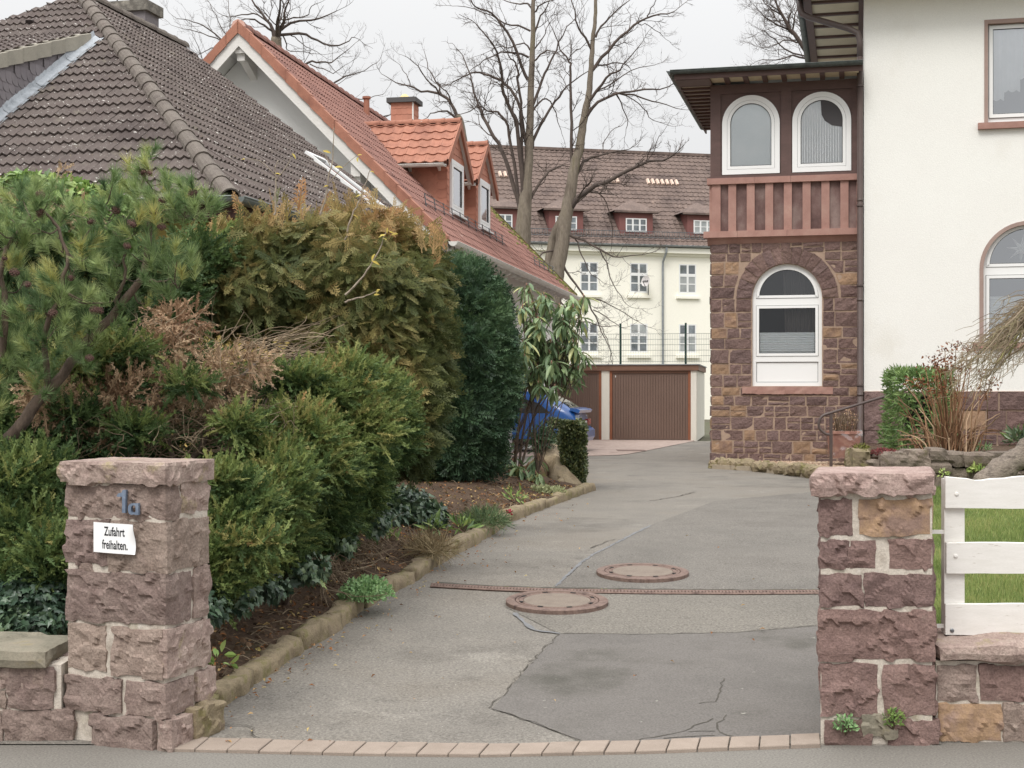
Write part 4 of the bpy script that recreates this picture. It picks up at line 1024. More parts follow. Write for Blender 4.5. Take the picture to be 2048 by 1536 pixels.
mb = MB(); c = np.array((AR[0] - .12, VM + .185, 4.60)); V = [c + (0, -.05, 0), c + (0, .03, 0)]
for k in range(16):
    a = math.pi * k / 8 + .1; r = .30 if k % 2 == 0 else .09; V.append(c + (r * math.sin(a), 0, r * math.cos(a)))
mb.add(VF.w(np.array(V)), [(0, 2 + (k + 1) % 16, 2 + k) for k in range(16)] + [(1, 2 + k, 2 + (k + 1) % 16) for k in range(16)])
mb.build('star_body', M_WFRAME, st)
# ---- main roof, eave soffit, gutter and downpipe
mroof = place('main_roof', None, VF.p(6, 3, 10), villa)
EW, ZE = 1.20, 9.80
e0, e1 = TE - EW, T1 + EW
M_RTILE = mat('brown_roof_tile', [L(104, 78, 70, .8), L(84, 64, 60, .8)], scale=3, rough=.9, fine=.15)
mb = MB(); ap1, ap2 = (TE + 4.5, 4.4 + VM, 14.6), (TE + 4.6, 4.6 + VM, 14.6)
EF = .75
c4 = [(e0, VM - EF, ZE + .1), (e1, VM - EF, ZE + .1), (e1, 9 + EW, ZE + .1), (e0, 9 + EW, ZE + .1)]
mb.add([VF.p(*p) for p in c4 + [ap1, ap2]], [(0, 1, 5, 4), (1, 2, 5), (2, 3, 4, 5), (3, 0, 4)]); mb.build('roof_tiles', M_RTILE, mroof)
mb = MB(); mb.box((e0, VM - EF, ZE - .08), (e0 + .04, 9 + EW, ZE + .09), VF); mb.box((e0 + .04, VM - EF, ZE - .08), (e1, VM - EF + .04, ZE + .09), VF); mb.build('fascia_board', M_BROWN, mroof)
soffit_field(mroof, VF, VM - .65, 9.0, 10, e0 + .16, TE - .10, ZE - .09, False, .11)
mb = MB(); mb.box((e0 + .04, VM - EF + .04, ZE - .10), (e0 + .16, 9.0, ZE - .02), VF); mb.box((TE - .10, VM + .001, ZE - .12), (TE - .003, 9.0, ZE - .02), VF); mb.build('soffit_beam', M_BROWN, mroof)
mb = MB(); mb.box((e0 + .16, VM - EF + .04, ZE - .03), (e1, VM - .003, ZE - .015), VF); mb.build('front_soffit', M_SOFFIT, mroof)
gutter(mroof, VF.p(e0 - .07, 9 + EW, ZE + .07), VF.p(e0 - .07, VM - EF, ZE + .07), .08, M_GUTTER, joints=11)
mb = MB()
dp = VF.p(TE - .075, VM - .05, 0)
pth = [VF.p(e0 - .07, .05, ZE + .0), VF.p(e0 - .07, .05, ZE - .16), VF.p(e0 - .02, .03, ZE - .30), VF.p(e0 + .10, .0, ZE - .38), VF.p(TE - .30, VM - .04, ZE - .72), VF.p(TE - .12, VM - .05, ZE - .82), dp + (0, 0, ZE - 1.0), dp + (0, 0, ZE - 1.3)]
mb.tube(pth, .062, 12)
for a, b in ((8.5, 5.6), (5.6, 3.6), (3.6, 1.7), (1.7, .55)): mb.tube([dp + (0, 0, a), dp + (0, 0, b + .05), dp + (0, 0, b + .05), dp + (0, 0, b)], [.060, .060, .064, .064], 12)
mb.build('downpipe', M_PIPE, mroof, smooth=True)
for z in (7.9, 5.5, 3.9, 1.9):
    mb = MB(); mb.tube([dp + (0, 0, z), dp + (0, 0, z + .03)], .072, 12); mb.build('pipe_clip', M_PIPE, mroof)

# wall lamp and traffic sign at the back edge of the bay, seen edge on
wlp = thing('wall_lamp', VF.p(-.12, 1.2, 3.7), 'small black lamp fixed to the far side of the stone bay', 'lamp')
mb = MB(); mb.box((-.14, 1.1, 3.66), (-.05, 1.25, 3.82), VF); mb.prism([VF.p(-.10, 1.1, 3.66), VF.p(-.04, 1.1, 3.66), VF.p(-.03, 1.1, 3.52), VF.p(-.07, 1.1, 3.52)], VF.d * .12); mb.build('lamp_head', M_BLACK, wlp)
mb = MB(); mb.bar(VF.p(-.06, 1.17, 3.74), VF.p(.03, 1.17, 3.74), .03, .03); mb.build('bracket', M_BLACK, wlp)
rsn = thing('round_sign', VF.p(-.06, 1.6, 4.05), 'round red rimmed sign on the far side of the stone bay, seen nearly edge on', 'sign')
mb = MB(); c = VF.p(-.09, 1.6, 4.02); mb.tube([c - VF.r * .012, c + VF.r * .012], .30, 28); mb.build('disc', flat('red_sign_paint', L(168, 40, 60, .8), .4), rsn)
mb = MB(); mb.bar(VF.p(-.08, 1.6, 4.02), VF.p(.03, 1.6, 4.02), .04, .04); mb.build('bracket', M_STEEL, rsn)
# ================================================================== roofs made of single tiles
def clip_poly(poly, hp):
    a, b, c = hp; out = []
    for i in range(len(poly)):
        p, q = poly[i], poly[(i + 1) % len(poly)]
        dp, dq = a * p[0] + b * p[1] - c, a * q[0] + b * q[1] - c
        if dp <= 0: out.append(p)
        if (dp < 0 < dq) or (dq < 0 < dp):
            t = dp / (dp - dq); out.append(tuple(p[k] + t * (q[k] - p[k]) for k in range(3)))
    return out
def half_planes(poly):
    ar = sum(poly[i][0] * poly[(i + 1) % len(poly)][1] - poly[(i + 1) % len(poly)][0] * poly[i][1] for i in range(len(poly)))
    if ar < 0: poly = poly[::-1]
    hs = []
    for i in range(len(poly)):
        (x0, y0), (x1, y1) = poly[i], poly[(i + 1) % len(poly)]
        hs.append((y1 - y0, -(x1 - x0), (y1 - y0) * x0 - (x1 - x0) * y0))
    return hs
def tile_faces(w, e, A, lift, waves, seg):
    xs = np.linspace(0, w, seg + 1); h = A * (.5 + .5 * np.cos(2 * math.pi * xs / (w / waves))) ** 1.4
    L0, L1 = -.02, e * 1.02; P0 = [(x, L0, hh + lift) for x, hh in zip(xs, h)]; P1 = [(x, L1, hh + lift * .15) for x, hh in zip(xs, h)]; PB = [(x, L0 + .004, hh + lift - .024) for x, hh in zip(xs, h)]
    Fc = []
    for i in range(seg):
        Fc.append([P0[i], P0[i + 1], P1[i + 1], P1[i]]); Fc.append([PB[i], PB[i + 1], P0[i + 1], P0[i]])
    return Fc
def tiled_roof(parent, O, sd, td, poly, w, e, A, lift, m, n_single=0, name='roof_tile', waves=2, seg=8, sel=None, skip=None, stuff_name='roof_tiles'):
    O, sd, td = np.array(O, float), np.array(sd, float), np.array(td, float); td = td / np.linalg.norm(td)
    nn = np.cross(sd, td); nn = nn if nn[2] > 0 else -nn
    hs = half_planes(poly); S = [p[0] for p in poly]; T = [p[1] for p in poly]
    base = tile_faces(w, e, A, lift, waves, seg); full, part = [], []
    c0, c1 = int(math.floor(min(S) / w)), int(math.ceil(max(S) / w)); r1 = int(math.ceil(max(T) / e))
    for r in range(0, r1):
        for c in range(c0, c1):
            s0, t0 = c * w, r * e
            cor = [(s0, t0 - .02), (s0 + w, t0 - .02), (s0 + w, t0 + e * 1.02), (s0, t0 + e * 1.02)]
            ins = [all(a * x + b * y - cc <= (.03 if y < .01 or r == 0 else 1e-6) for a, b, cc in hs) for x, y in cor]
            ctr = (s0 + w / 2, t0 + e / 2)
            if skip and skip(*ctr): continue
            if all(ins): full.append((s0, t0))
            elif any(a * x + b * y - cc < 0 for a, b, cc in [(0, 0, 1)] for x, y in cor):
                fs = []
                for f in base:
                    q = [(x + s0, y + t0, z) for x, y, z in f]
                    for i_, hp in enumerate(hs):
                        if r == 0 and abs(hp[0]) < 1e-9 and hp[1] < 0: continue
                        q = clip_poly(q, hp)
                        if len(q) < 3: break
                    if len(q) >= 3: fs.append(q)
                if fs: part.append((ctr, fs))
    W = lambda p: O + p[0] * sd + p[1] * td + p[2] * nn
    cand = []
    for k, (s0, t0) in enumerate(full):
        p = W((s0 + w / 2, t0 + e / 2, 0)); px, py = 1024 + p[0] / p[1] * F, HY - (p[2] - CZ) / p[1] * F
        cand.append((p[1], k, px, py))
    single = set()
    if n_single:
        ok = [x for x in cand if -20 < x[2] < 2068 and -20 < x[3] < 1500 and (sel is None or sel(x[2], x[3]))]; ok.sort(); single = {x[1] for x in ok[:n_single]}
    mb1 = MB()
    V, idx = [], []
    for f in base: idx.append(tuple(range(len(V), len(V) + 4))); V += f
    V = np.array(V); bv = V.copy()
    if single:
        mb1.add(np.array(V) - (w / 2, e / 2, 0), idx); me, _ = mb1.mesh(name, m, center=False)
        R = np.stack([sd, td, nn], 1)
        for k in sorted(single):
            s0, t0 = full[k]; place(name, me, W((s0 + w / 2, t0 + e / 2, random.uniform(-.004, .004))), parent, rot=R)
    mb = MB(); qi = np.array(idx)
    for k, (s0, t0) in enumerate(full):
        if k in single: continue
        q = bv + (s0, t0, random.uniform(-.004, .004)); mb.add(O + q[:, :1] * sd + q[:, 1:2] * td + q[:, 2:] * nn, qi)
    for ctr, fs in part:
        for q in fs: mb.add([W(p) for p in q], [tuple(range(len(q)))])
    # boarding under the tiles
    mb.poly([W((s, t, -.01)) for s, t in poly])
    return mb.build(stuff_name, m, parent, kind='stuff')
def caps(parent, p, q, length, r, m, name='ridge_tile', up=(0, 0, 1), k=9, taper=.86, th=.018, start=0):
    p, q = np.array(p, float), np.array(q, float); D = np.linalg.norm(q - p); d = (q - p) / D; up = np.array(up, float)
    x = np.cross(d, up); x /= np.linalg.norm(x); y = np.cross(x, d)
    a = np.linspace(-.15, math.pi + .15, k); V = []
    for t, rr in ((0, r), (.06, r), (.065, r * .94), (length * 1.06, r * taper)):
        V += [(rr * math.cos(t_), t, rr * math.sin(t_)) for t_ in a]
    V += [((r - th) * math.cos(t_), 0, (r - th) * math.sin(t_)) for t_ in a]
    mb = MB(); Fc = [(j * k + i, j * k + i + 1, (j + 1) * k + i + 1, (j + 1) * k + i) for j in range(3) for i in range(k - 1)] + [(4 * k + i, 4 * k + i + 1, i + 1, i) for i in range(k - 1)]
    mb.add(V, Fc); me, _ = mb.mesh(name, m, smooth=False, center=False)
    n = int(D / length); R = np.stack([x, d, y], 1)
    for i in range(n):
        R2 = R @ np.array(Matrix.Rotation(random.uniform(-.02, .02), 3, 'Y'))
        place(name, me, p + d * length * i + y * random.uniform(0, .008), parent, rot=R2)

M_DTILE = mat('weathered_dark_roof_tile', [L(88, 76, 72, .8), L(108, 96, 90, .8), L(98, 84, 80, .8)], scale=1.4, rough=.9, bump=.4, bscale=60, fine=.16, fscale=60, valvar=.08,
              patches=[(L(148, 140, 116, .75), 3.2, .60, .12, .35), (L(228, 224, 214, .8), 26, .645, .012, .9), (L(226, 222, 212, .8), 11, .665, .012, .9), (L(120, 104, 66, .7), 18, .64, .03, .5)])
M_DCAP = mat('mossy_dark_ridge_tile', [L(100, 88, 82, .8), L(122, 112, 102, .8), L(106, 94, 86, .8)], scale=4, rough=.95, bump=.8, bscale=60, fine=.25, fscale=80, valvar=.08, patches=[(L(226, 222, 212, .8), 9, .69, .02, .9), (L(70, 60, 52, .7), 9, .62, .08, .5)])
M_SLATE = mat('purple_grey_slate', [L(124, 116, 120, .8), L(138, 130, 132, .8)], scale=4, rough=.7, fine=.06, valvar=.09)
M_LEAD = mat('lead_flashing', [L(150, 158, 166, .8), L(172, 178, 184, .8), L(140, 146, 152, .8)], scale=6, rough=.5, metal=.25, fine=.08)
M_DGUT = mat('grey_green_gutter', [L(108, 118, 114, .8), L(128, 136, 132, .8)], scale=4, rough=.5, metal=.3, fine=.06)

# ================================================================== dark roofed house on the left
E1 = np.array((-2.90, 14.8, 3.766)); DH = Frame(E1, 13.5)
dh = thing('dark_roofed_house', DH.p(-5.4, 5, -3.4), 'yellow house with a large weathered dark brown tiled hip roof at the left', 'house')
k1, k2, AR1, LV = .77, .667, 5.45, 9.84
BR = AR1 * k1 / k2
rf = place('roof', None, DH.p(-5.4, 5, 3), dh)
rdir, ddir, udir = DH.r, DH.d, DH.u
t1d, t2d = -rdir + k1 * udir, ddir + k2 * udir
n1, n2 = math.sqrt(1 + k1 * k1), math.sqrt(1 + k2 * k2)
# dormer occupies part of the front face
DA0, DA1 = 4.144, 6.80
def front_skip(s, t): b = t / n2; return DA0 + .03 < s < DA1 and 1.25 < b < 4.1
tiled_roof(rf, E1, -rdir, t2d, [(0, 0), (AR1, BR * n2), (2 * AR1, 0)], .222, .285, .034, .036, M_DTILE, n_single=300, skip=front_skip, sel=lambda px, py: py < 360 and px < 440)
tiled_roof(rf, E1, ddir, t1d, [(0, 0), (LV, 0), (LV, AR1 * n1), (BR, AR1 * n1)], .222, .285, .034, .036, M_DTILE)
mb = MB(); mb.add([DH.p(*p) for p in ((-2 * AR1, 0, 0), (-2 * AR1, LV, 0), (-AR1, LV, AR1 * k1), (-AR1, BR, AR1 * k1))], [(0, 1, 2, 3)]); mb.build('roof_back', M_DTILE, rf)
caps(rf, DH.p(-.06, .07, .05), DH.p(-AR1, BR, AR1 * k1 + .02), .40, .115, M_DCAP, 'hip_tile')
caps(rf, DH.p(-AR1, LV, AR1 * k1 + .02), DH.p(-AR1, BR, AR1 * k1 + .02), .40, .115, M_DCAP)
# verge boards and gable end
mb = MB(); mb.prism([DH.p(0, LV + .02, -.10), DH.p(0, LV + .02, .02), DH.p(-AR1, LV + .02, AR1 * k1 + .02), DH.p(-AR1, LV + .02, AR1 * k1 - .12)], ddir * .03); mb.prism([DH.p(-2 * AR1, LV + .02, -.10), DH.p(-2 * AR1, LV + .02, .02), DH.p(-AR1, LV + .02, AR1 * k1 + .02), DH.p(-AR1, LV + .02, AR1 * k1 - .12)], ddir * .03)
mb.build('verge_board', flat('dark_verge', L(60, 50, 48, .7), .8), rf)
body = place('walls', None, DH.p(-5.4, 5, -2), dh)
mb = MB(); mb.box((-2 * AR1 + .5, .5, -3.45), (-.5, LV - .4, -.12), DH); mb.build('yellow_wall', M_YELLOW, body); mb = MB(); mb.box((-2 * AR1 + .5, LV - .398, -3.45), (-.5, LV - .02, -.14), DH); mb.prism([DH.p(-.5, LV - .3, -.14), DH.p(-AR1, LV - .3, AR1 * k1 - .45), DH.p(-2 * AR1 + .5, LV - .3, -.14)], ddir * .25); mb.build('gable_wall', M_WHITEW, body)
mb = MB(); mb.box((-2 * AR1, .0, -.13), (0, LV, -.10), DH); mb.build('soffit', flat('dark_brown_soffit', L(84, 52, 44, .7), .8), rf)
mb = MB(); mb.box((-2 * AR1, -.03, -.16), (.0, -.002, .0), DH); mb.box((.002, -.03, -.16), (.03, LV, .0), DH); mb.build('fascia_board', bpy.data.materials['dark_brown_soffit'], rf)
gutter(rf, DH.p(.10, -.10, .045), DH.p(.10, LV, .045), .075, M_DGUT)
gutter(rf, DH.p(-2 * AR1, -.10, .045), DH.p(.10, -.10, .045), .075, M_DGUT)
# roof window near the far gable
sk = place('roof_window', None, DH.p(-1.6, 8.6, 1.2), rf)
def rp(a, b, h): return E1 - a * rdir + b * ddir + k1 * a * udir + h * (np.cross(ddir, t1d / n1) * (1 if np.cross(ddir, t1d)[2] > 0 else -1))
mb = MB(); ra, rb, sa, sb = .9, 2.4, 7.9, 8.7
for (a0, a1, b0, b1) in ((ra, rb, sa, sa + .07), (ra, rb, sb - .07, sb), (ra, ra + .07, sa + .07, sb - .07), (rb - .07, rb, sa + .07, sb - .07)):
    V = [rp(a, b, h) for h in (.02, .10) for a, b in ((a0, b0), (a1, b0), (a1, b1), (a0, b1))]
    mb.add(V, [(4, 5, 6, 7), (0, 1, 5, 4), (1, 2, 6, 5), (2, 3, 7, 6), (3, 0, 4, 7)])
mb.build('frame', M_WFRAME, sk)
mb = MB(); mb.poly([rp(a, b, .075) for a, b in ((ra, sa), (rb, sa), (rb, sb), (ra, sb))]); mb.build('pane', flat('dark_roof_glass', L(60, 66, 74, .6), .05, .6), sk)
# vent hoods
for a, b in ((5.05, 5.6),):
    pass
M_VENT = flat('dark_vent_tile', L(58, 48, 46, .7), .85)
def vent(O, sd, td, nn, s, t, par):
    mb = MB(); w_, l_, h_ = .07, .14, .06; c = O + s * sd + t * td + nn * .03
    V = [c - sd * w_, c + sd * w_, c + sd * w_ * .7 + nn * h_, c - sd * w_ * .7 + nn * h_, c - sd * w_ + td * l_, c + sd * w_ + td * l_]
    mb.add(V, [(0, 1, 2, 3), (1, 5, 2), (0, 3, 4), (3, 2, 5, 4)]); mb.build('vent_tile', M_VENT, par)
nnf = np.cross(-rdir, t2d / n2); nnf = nnf if nnf[2] > 0 else -nnf; nnr = np.cross(ddir, t1d / n1); nnr = nnr if nnr[2] > 0 else -nnr
vent(E1, -rdir, t2d / n2, nnf, 5.62, 5.62 * 1.11, rf)
vent(E1, ddir, t1d / n1, nnr, 7.25, 5.0 * n1, rf); vent(E1, ddir, t1d / n1, nnr, 9.35, 5.1 * n1, rf)
# dormer with slate cheek
do = place('dormer', None, DH.p(-5.4, 2.5, 2), dh)
zr = lambda b: k2 * b
ztop = lambda b: 2.20 + .36 * (b - 2.17)
ck = [(1.15, zr(1.15)), (1.15, ztop(1.15)), (4.55, ztop(4.55)), (4.55, zr(4.55))]
mb = MB(); mb.prism([DH.p(-DA0 - .01, b, z) for b, z in ck], -rdir * .04); mb.prism([DH.p(-DA1 - .0, b, z) for b, z in ck], -rdir * .04); mb.prism([DH.p(-DA0, 1.15, zr(1.15)), DH.p(-DA1, 1.15, zr(1.15)), DH.p(-DA1, 1.15, ztop(1.15)), DH.p(-DA0, 1.15, ztop(1.15))], ddir * .05); mb.build('cheek', M_SLATE, do)
sw_, shh = .135, .115
mbs = MB(); pr = [(0, 0), (sw_ * .55, 0), (sw_ * .85, .02), (sw_ * .99, .055), (sw_ * .99, shh * 1.35), (0, shh * 1.35)]
mbs.add([(x - sw_ / 2, .012 if z < .06 else .004, z - shh / 2) for x, z in pr] + [(x - sw_ / 2, 0, z - shh / 2) for x, z in pr], [tuple(range(6)), *[(i, (i + 1) % 6, 6 + (i + 1) % 6, 6 + i) for i in range(6)]])
mes, _ = mbs.mesh('slate', M_SLATE, center=False)
Rs = np.stack([-ddir, rdir, udir], 1)
row = 0; z = .5
while z < 3.2:
    b = 1.2 + (row % 2) * sw_ / 2
    while b < 4.5:
        if z > zr(b) + .03 and z + shh < ztop(b) - .10: place('slate', mes, DH.p(-DA0 + .001, b, z), do, rot=Rs)
        b += sw_
    z += shh; row += 1
# dormer roof, pale verge tiles, lead flashing
tz = ddir + .36 * udir; tzn = math.sqrt(1 + .36 ** 2)
tiled_roof(do, DH.p(-DA0 - .02, .95, ztop(.95) + .04), -rdir, tz, [(0, 0), (DA1 - DA0, 0), (DA1 - DA0, 3.5 * tzn), (0, 3.5 * tzn)], .222, .285, .034, .036, M_DTILE, stuff_name='dormer_tiles')
M_VERGE = mat('pale_verge_tile', [L(176, 168, 150, .8), L(160, 154, 138, .8)], scale=5, rough=.85, fine=.09, valvar=.06)
for i in range(10):
    b0 = .95 + .335 * i; mb = MB(); b1 = b0 + .345
    V = [DH.p(-DA0 + dx, b, ztop(b) + dz + (.014 if b == b0 else 0)) for b in (b0, b1) for dx, dz in ((.035, -.11), (.035, .075), (-.10, .085), (-.10, .06), (.012, .05), (.012, -.11))]
    n = 6; mb.add(V, [(j, (j + 1) % n, n + (j + 1) % n, n + j) for j in range(n)] + [tuple(range(n))[::-1], tuple(range(n, 2 * n))]); mb.build('verge_tile', M_VERGE, do)
mb = MB()
seg = 9
for i in range(seg):
    b0, b1 = 1.1 + 3.3 * i / seg, 1.1 + 3.3 * (i + 1) / seg + .02
    o = .010 * (i % 2)
    mb.add([DH.p(-DA0 + x, b, zr(b) + h) for b in (b0, b1) for x, h in ((.006, .17 + o), (.03, .10 + o), (.10, .055 + o), (.17, .06 + o))], [(j, j + 1, 4 + j + 1, 4 + j) for j in range(3)])
mb.build('lead_flashing', M_LEAD, do)
# chimney with hood
def chimney(nm, c, w, dpt, z0, z1, fr, par, m, mcap, over=.06, capz=.16):
    ch = place(nm, None, c, par); x, y = c[0], c[1]
    f2 = Frame((x, y, 0), 0); f2.r, f2.d = fr.r, fr.d
    mb = MB(); mb.box((-w / 2, -dpt / 2, z0), (w / 2, dpt / 2, z1), f2); mb.build('shaft', m, ch)
    mb = MB(); mb.box((-w / 2 - over, -dpt / 2 - over, z1), (w / 2 + over, dpt / 2 + over, z1 + capz), f2); mb.build('cap_slab', mcap, ch)
    return ch, f2
M_CAPC = mat('lichened_concrete', [L(150, 144, 132, .8), L(108, 102, 94, .8), L(168, 160, 146, .8)], scale=5, rough=.95, bump=.5, bscale=50, fine=.18)
ch, f2 = chimney('chimney', DH.p(-5.95, 9.0, 4.5), .62, .50, 7.2, 8.38, DH, dh, M_SLATE, M_CAPC, .06, .18)
mb = MB(); mb.tube([f2.p(-.02, 0, 8.56), f2.p(-.02, 0, 8.66)], .09, 12); mb.tube([f2.p(-.02, 0, 8.62), f2.p(-.02, 0, 8.95)], [.05, .30], 14)
for sx in (-.26, .24):
    mb.tube([f2.p(sx, -.18, 8.56), f2.p(sx, -.18, 9.05)], .012, 5)
mb.bar(f2.p(.2, -.18, 8.95), f2.p(.55, -.16, 8.82), .03, .06); mb.build('hood', M_BLACK, ch)
# roof sheet joint on the slate shaft
mb = MB(); mb.box((-.325, -.27, 7.86), (.33, .27, 7.885), f2); mb.build('flashing_band', M_LEAD, ch)

# ================================================================== red roofed house behind it
E2 = np.array((-1.165, 25.76, 4.486)); RH = Frame(E2, 11)
k3, A3, L3 = 1.025, 4.0, 16.0; n3 = math.sqrt(1 + k3 * k3)
rh = thing('red_roofed_house', RH.p(-4, 8, -4), 'white gabled house with a red tiled roof, orange verge and two tiled dormers', 'house')
M_RT = mat('red_roof_tile', [L(146, 102, 90, .8), L(160, 112, 98, .8), L(138, 96, 86, .8)], scale=1.2, rough=.85, fine=.14, fscale=40, bump=.2, bscale=40, valvar=.07, patches=[(L(232, 226, 214, .8), 14, .685, .015, .8), (L(120, 72, 60, .8), .9, .55, .2, .4)])
M_OT = mat('orange_tile', [L(184, 118, 90, .60), L(198, 128, 98, .60), L(172, 108, 84, .60)], scale=2.5, rough=.8, fine=.10, fscale=50, bump=.15, bscale=60, valvar=.10, patches=[(L(232, 222, 206, .8), 20, .69, .015, .7), (L(140, 88, 66, .8), 4, .60, .12, .5)])
M_OSH = mat('orange_shingle', [L(204, 128, 98, .68), L(212, 138, 108, .68)], scale=3, rough=.75, fine=.06, valvar=.10)
M_MOSSR = mat('mossy_roof_edge', [L(120, 110, 50, .6), L(96, 84, 50, .6), L(132, 96, 70, .7)], scale=6, rough=.98, bump=1, bscale=40, fine=.2)
rr = place('roof', None, RH.p(-4, 8, 2), rh)
r3, d3, u3 = RH.r, RH.d, RH.u; t3 = -r3 + k3 * u3
D1, D2 = (4.07, 5.72), (6.90, 8.52)
AF = 1.0
def red_skip(s, t):
    a = t / n3
    for b0, b1 in (D1, D2):
        if b0 + .05 < s < b1 - .05 and AF + .1 < a < 2.1: return True
    return False
tiled_roof(rr, E2, d3, t3, [(0, 0), (L3, 0), (L3, A3 * n3), (0, A3 * n3)], .30, .32, .034, .03, M_RT, skip=red_skip, seg=6)
tiled_roof(rr, RH.p(-2 * A3, 0, 0), d3, r3 + k3 * u3, [(0, 0), (L3, 0), (L3, A3 * n3), (0, A3 * n3)], .30, .32, .034, .03, M_RT, seg=3, waves=1, stuff_name='roof_tiles')
caps(rr, RH.p(-A3, .02, A3 * k3 + .0), RH.p(-A3, L3, A3 * k3 + .0), .40, .13, M_RT, 'ridge_tile')
mb = MB(); c = RH.p(-A3, -.03, A3 * k3 + .0); mb.tube([c, c + d3 * .06], .135, 8); mb.build('ridge_end_disc', flat('pink_clay', L(222, 170, 150, .85), .8), rr)
# verge tiles
for sgn in (1, -1):
    n = 17
    for i in range(n):
        a0, a1 = A3 * i / n, A3 * (i + 1) / n + .012
        pos = lambda a, v, dz: RH.p(-a if sgn > 0 else -2 * A3 + a, v, k3 * a + dz)
        lift = .02
        V = [pos(a, v, dz + (lift if a == a0 else 0)) for a in (a0, a1) for v, dz in ((-.04, -.12), (-.04, .10), (.16, .11), (.16, .05), (-.015, .04), (-.015, -.12))]
        mb = MB(); mb.add(V, [(j, (j + 1) % 6, 6 + (j + 1) % 6, 6 + j) for j in range(6)] + [tuple(range(6))[::-1], tuple(range(6, 12))]); mb.build('verge_tile', M_OT, rr)
def roofband(b0, b1, dz0, dz1, nm, m, inset=0.0):
    for sgn in (1, -1):
        pos = lambda a, v, dz: RH.p(-a if sgn > 0 else -2 * A3 + a, v, k3 * a + dz)
        V = [pos(a, v, dz) for a in (inset, A3) for v, dz in ((b0, dz0), (b0, dz1), (b1, dz1), (b1, dz0))]
        mb = MB(); mb.add(V, [(j, (j + 1) % 4, 4 + (j + 1) % 4, 4 + j) for j in range(4)] + [(3, 2, 1, 0), (4, 5, 6, 7)]); mb.build(nm, m, rr)
roofband(.002, .045, -.36, -.03, 'barge_board', M_WPAINT)
M_WSOF = mat('white_soffit_boarding', [L(232, 230, 226, .86), L(222, 220, 216, .86)], scale=2, rough=.6, fine=.03)
for sgn in (1, -1):
    pos = lambda a, v, dz: RH.p(-a if sgn > 0 else -2 * A3 + a, v, k3 * a + dz)
    for i in range(24):
        a0, a1 = A3 * i / 24 + .006, A3 * (i + 1) / 24 - .006
        mb = MB(); mb.add([pos(a, v, dz) for a, v, dz in ((a0, .05, -.10), (a1, .05, -.10), (a1, .80, -.10), (a0, .80, -.10), (a0, .05, -.07), (a1, .05, -.07), (a1, .80, -.07), (a0, .80, -.07))], [(3, 2, 1, 0), (4, 5, 6, 7), (0, 1, 5, 4), (2, 3, 7, 6)]); mb.build('soffit_plank', M_WSOF, rr)
GW = .78
wl_ = place('walls', None, RH.p(-4, 8, -2), rh)
mb = MB(); mb.prism([RH.p(-.55, GW, -4.2), RH.p(-.55, GW, k3 * .55 - .12), RH.p(-A3, GW, k3 * A3 - .12), RH.p(-2 * A3 + .55, GW, k3 * .55 - .12), RH.p(-2 * A3 + .55, GW, -4.2)], d3 * (L3 - GW - .5)); mb.build('white_wall', M_WHITEW, wl_)
for a in (A3, 1.75, 2 * A3 - 1.75):
    z = k3 * (a if a <= A3 else 2 * A3 - a) - (.34 if a == A3 else .40); mb = MB()
    mb.box((-a - .09, .06, z - .14), (-a + .09, GW + .05, z + .10), RH); mb.box((-a - .075, .12, z - .27), (-a + .075, GW + .05, z - .14), RH); mb.prism([RH.p(-a - .07, v, zz_) for v, zz_ in ((.28, z - .27), (GW + .05, z - .27), (GW + .05, z - .52))], r3 * .14); mb.build('purlin_end', M_WPAINT, rr)
gutter(rr, RH.p(.10, .0, .02), RH.p(.10, L3, -.02), .085, mat('white_gutter', [L(226, 224, 216, .85), L(206, 202, 192, .85)], scale=3, rough=.5, fine=.05))
for i in range(26):
    mb = MB(); b = .3 + (L3 - .6) * i / 25; mb.prism([RH.p(.02, b, -.10), RH.p(.02, b, -.02), RH.p(-.56, b, k3 * .56 - .02), RH.p(-.56, b, k3 * .56 - .34), RH.p(-.1, b, -.14)], d3 * .09); mb.build('rafter_foot', M_WPAINT, rr)
mb = MB(); mb.prism([RH.p(-a, L3 + .0, k3 * a + .01) for a in (0, A3)] + [RH.p(-a, L3 + .0, k3 * a + .13) for a in (A3, 0)], d3 * .10); mb.build('mossy_verge', M_MOSSR, rr)
mb = MB()
r_ = random.Random(4)
for i in range(420):
    b = L3 - abs(r_.gauss(0, .8)); a = r_.uniform(.02, 3.0); s_ = r_.uniform(.02, .05); p = RH.p(-a, b, k3 * a + .05)
    mb.tube([p, p + (0, 0, s_)], [s_ * 1.5, s_ * .4], 5, tint=r_.random())
mb.build('roof_moss', M_MOSS, rr, kind='stuff')
for b in (9.5, 11.5):
    mb = MB(); mb.box((-.57, b, -2.9), (-.50, b + 1.1, -1.3), RH); mb.build('window', flat('dim_window', L(120, 124, 128, .5), .2), wl_)
# snow guards
for bs, be, a in ((1.5, 9.2, .78), (12.2, 15.6, .55)):
    mb = MB(); hz = k3 * a + .12
    for dz in (0, .09, .18): mb.tube([RH.p(-a - dz * .2, bs, hz + dz), RH.p(-a - dz * .2, be, hz + dz)], .009, 4)
    b = bs
    while b < be: mb.tube([RH.p(-a, b, hz - .1), RH.p(-a - .04, b, hz + .2)], .011, 4); b += .75
    mb.build('snow_guard', M_STEEL, rr)
vp = RH.p(-3.62, 6.94, k3 * 3.62); mb = MB(); mb.tube([vp, vp + (0, 0, .42)], .07, 10); mb.tube([vp + (0, 0, .42), vp + (0, 0, .47)], .10, 10); mb.build('vent_pipe', M_OT, rr)
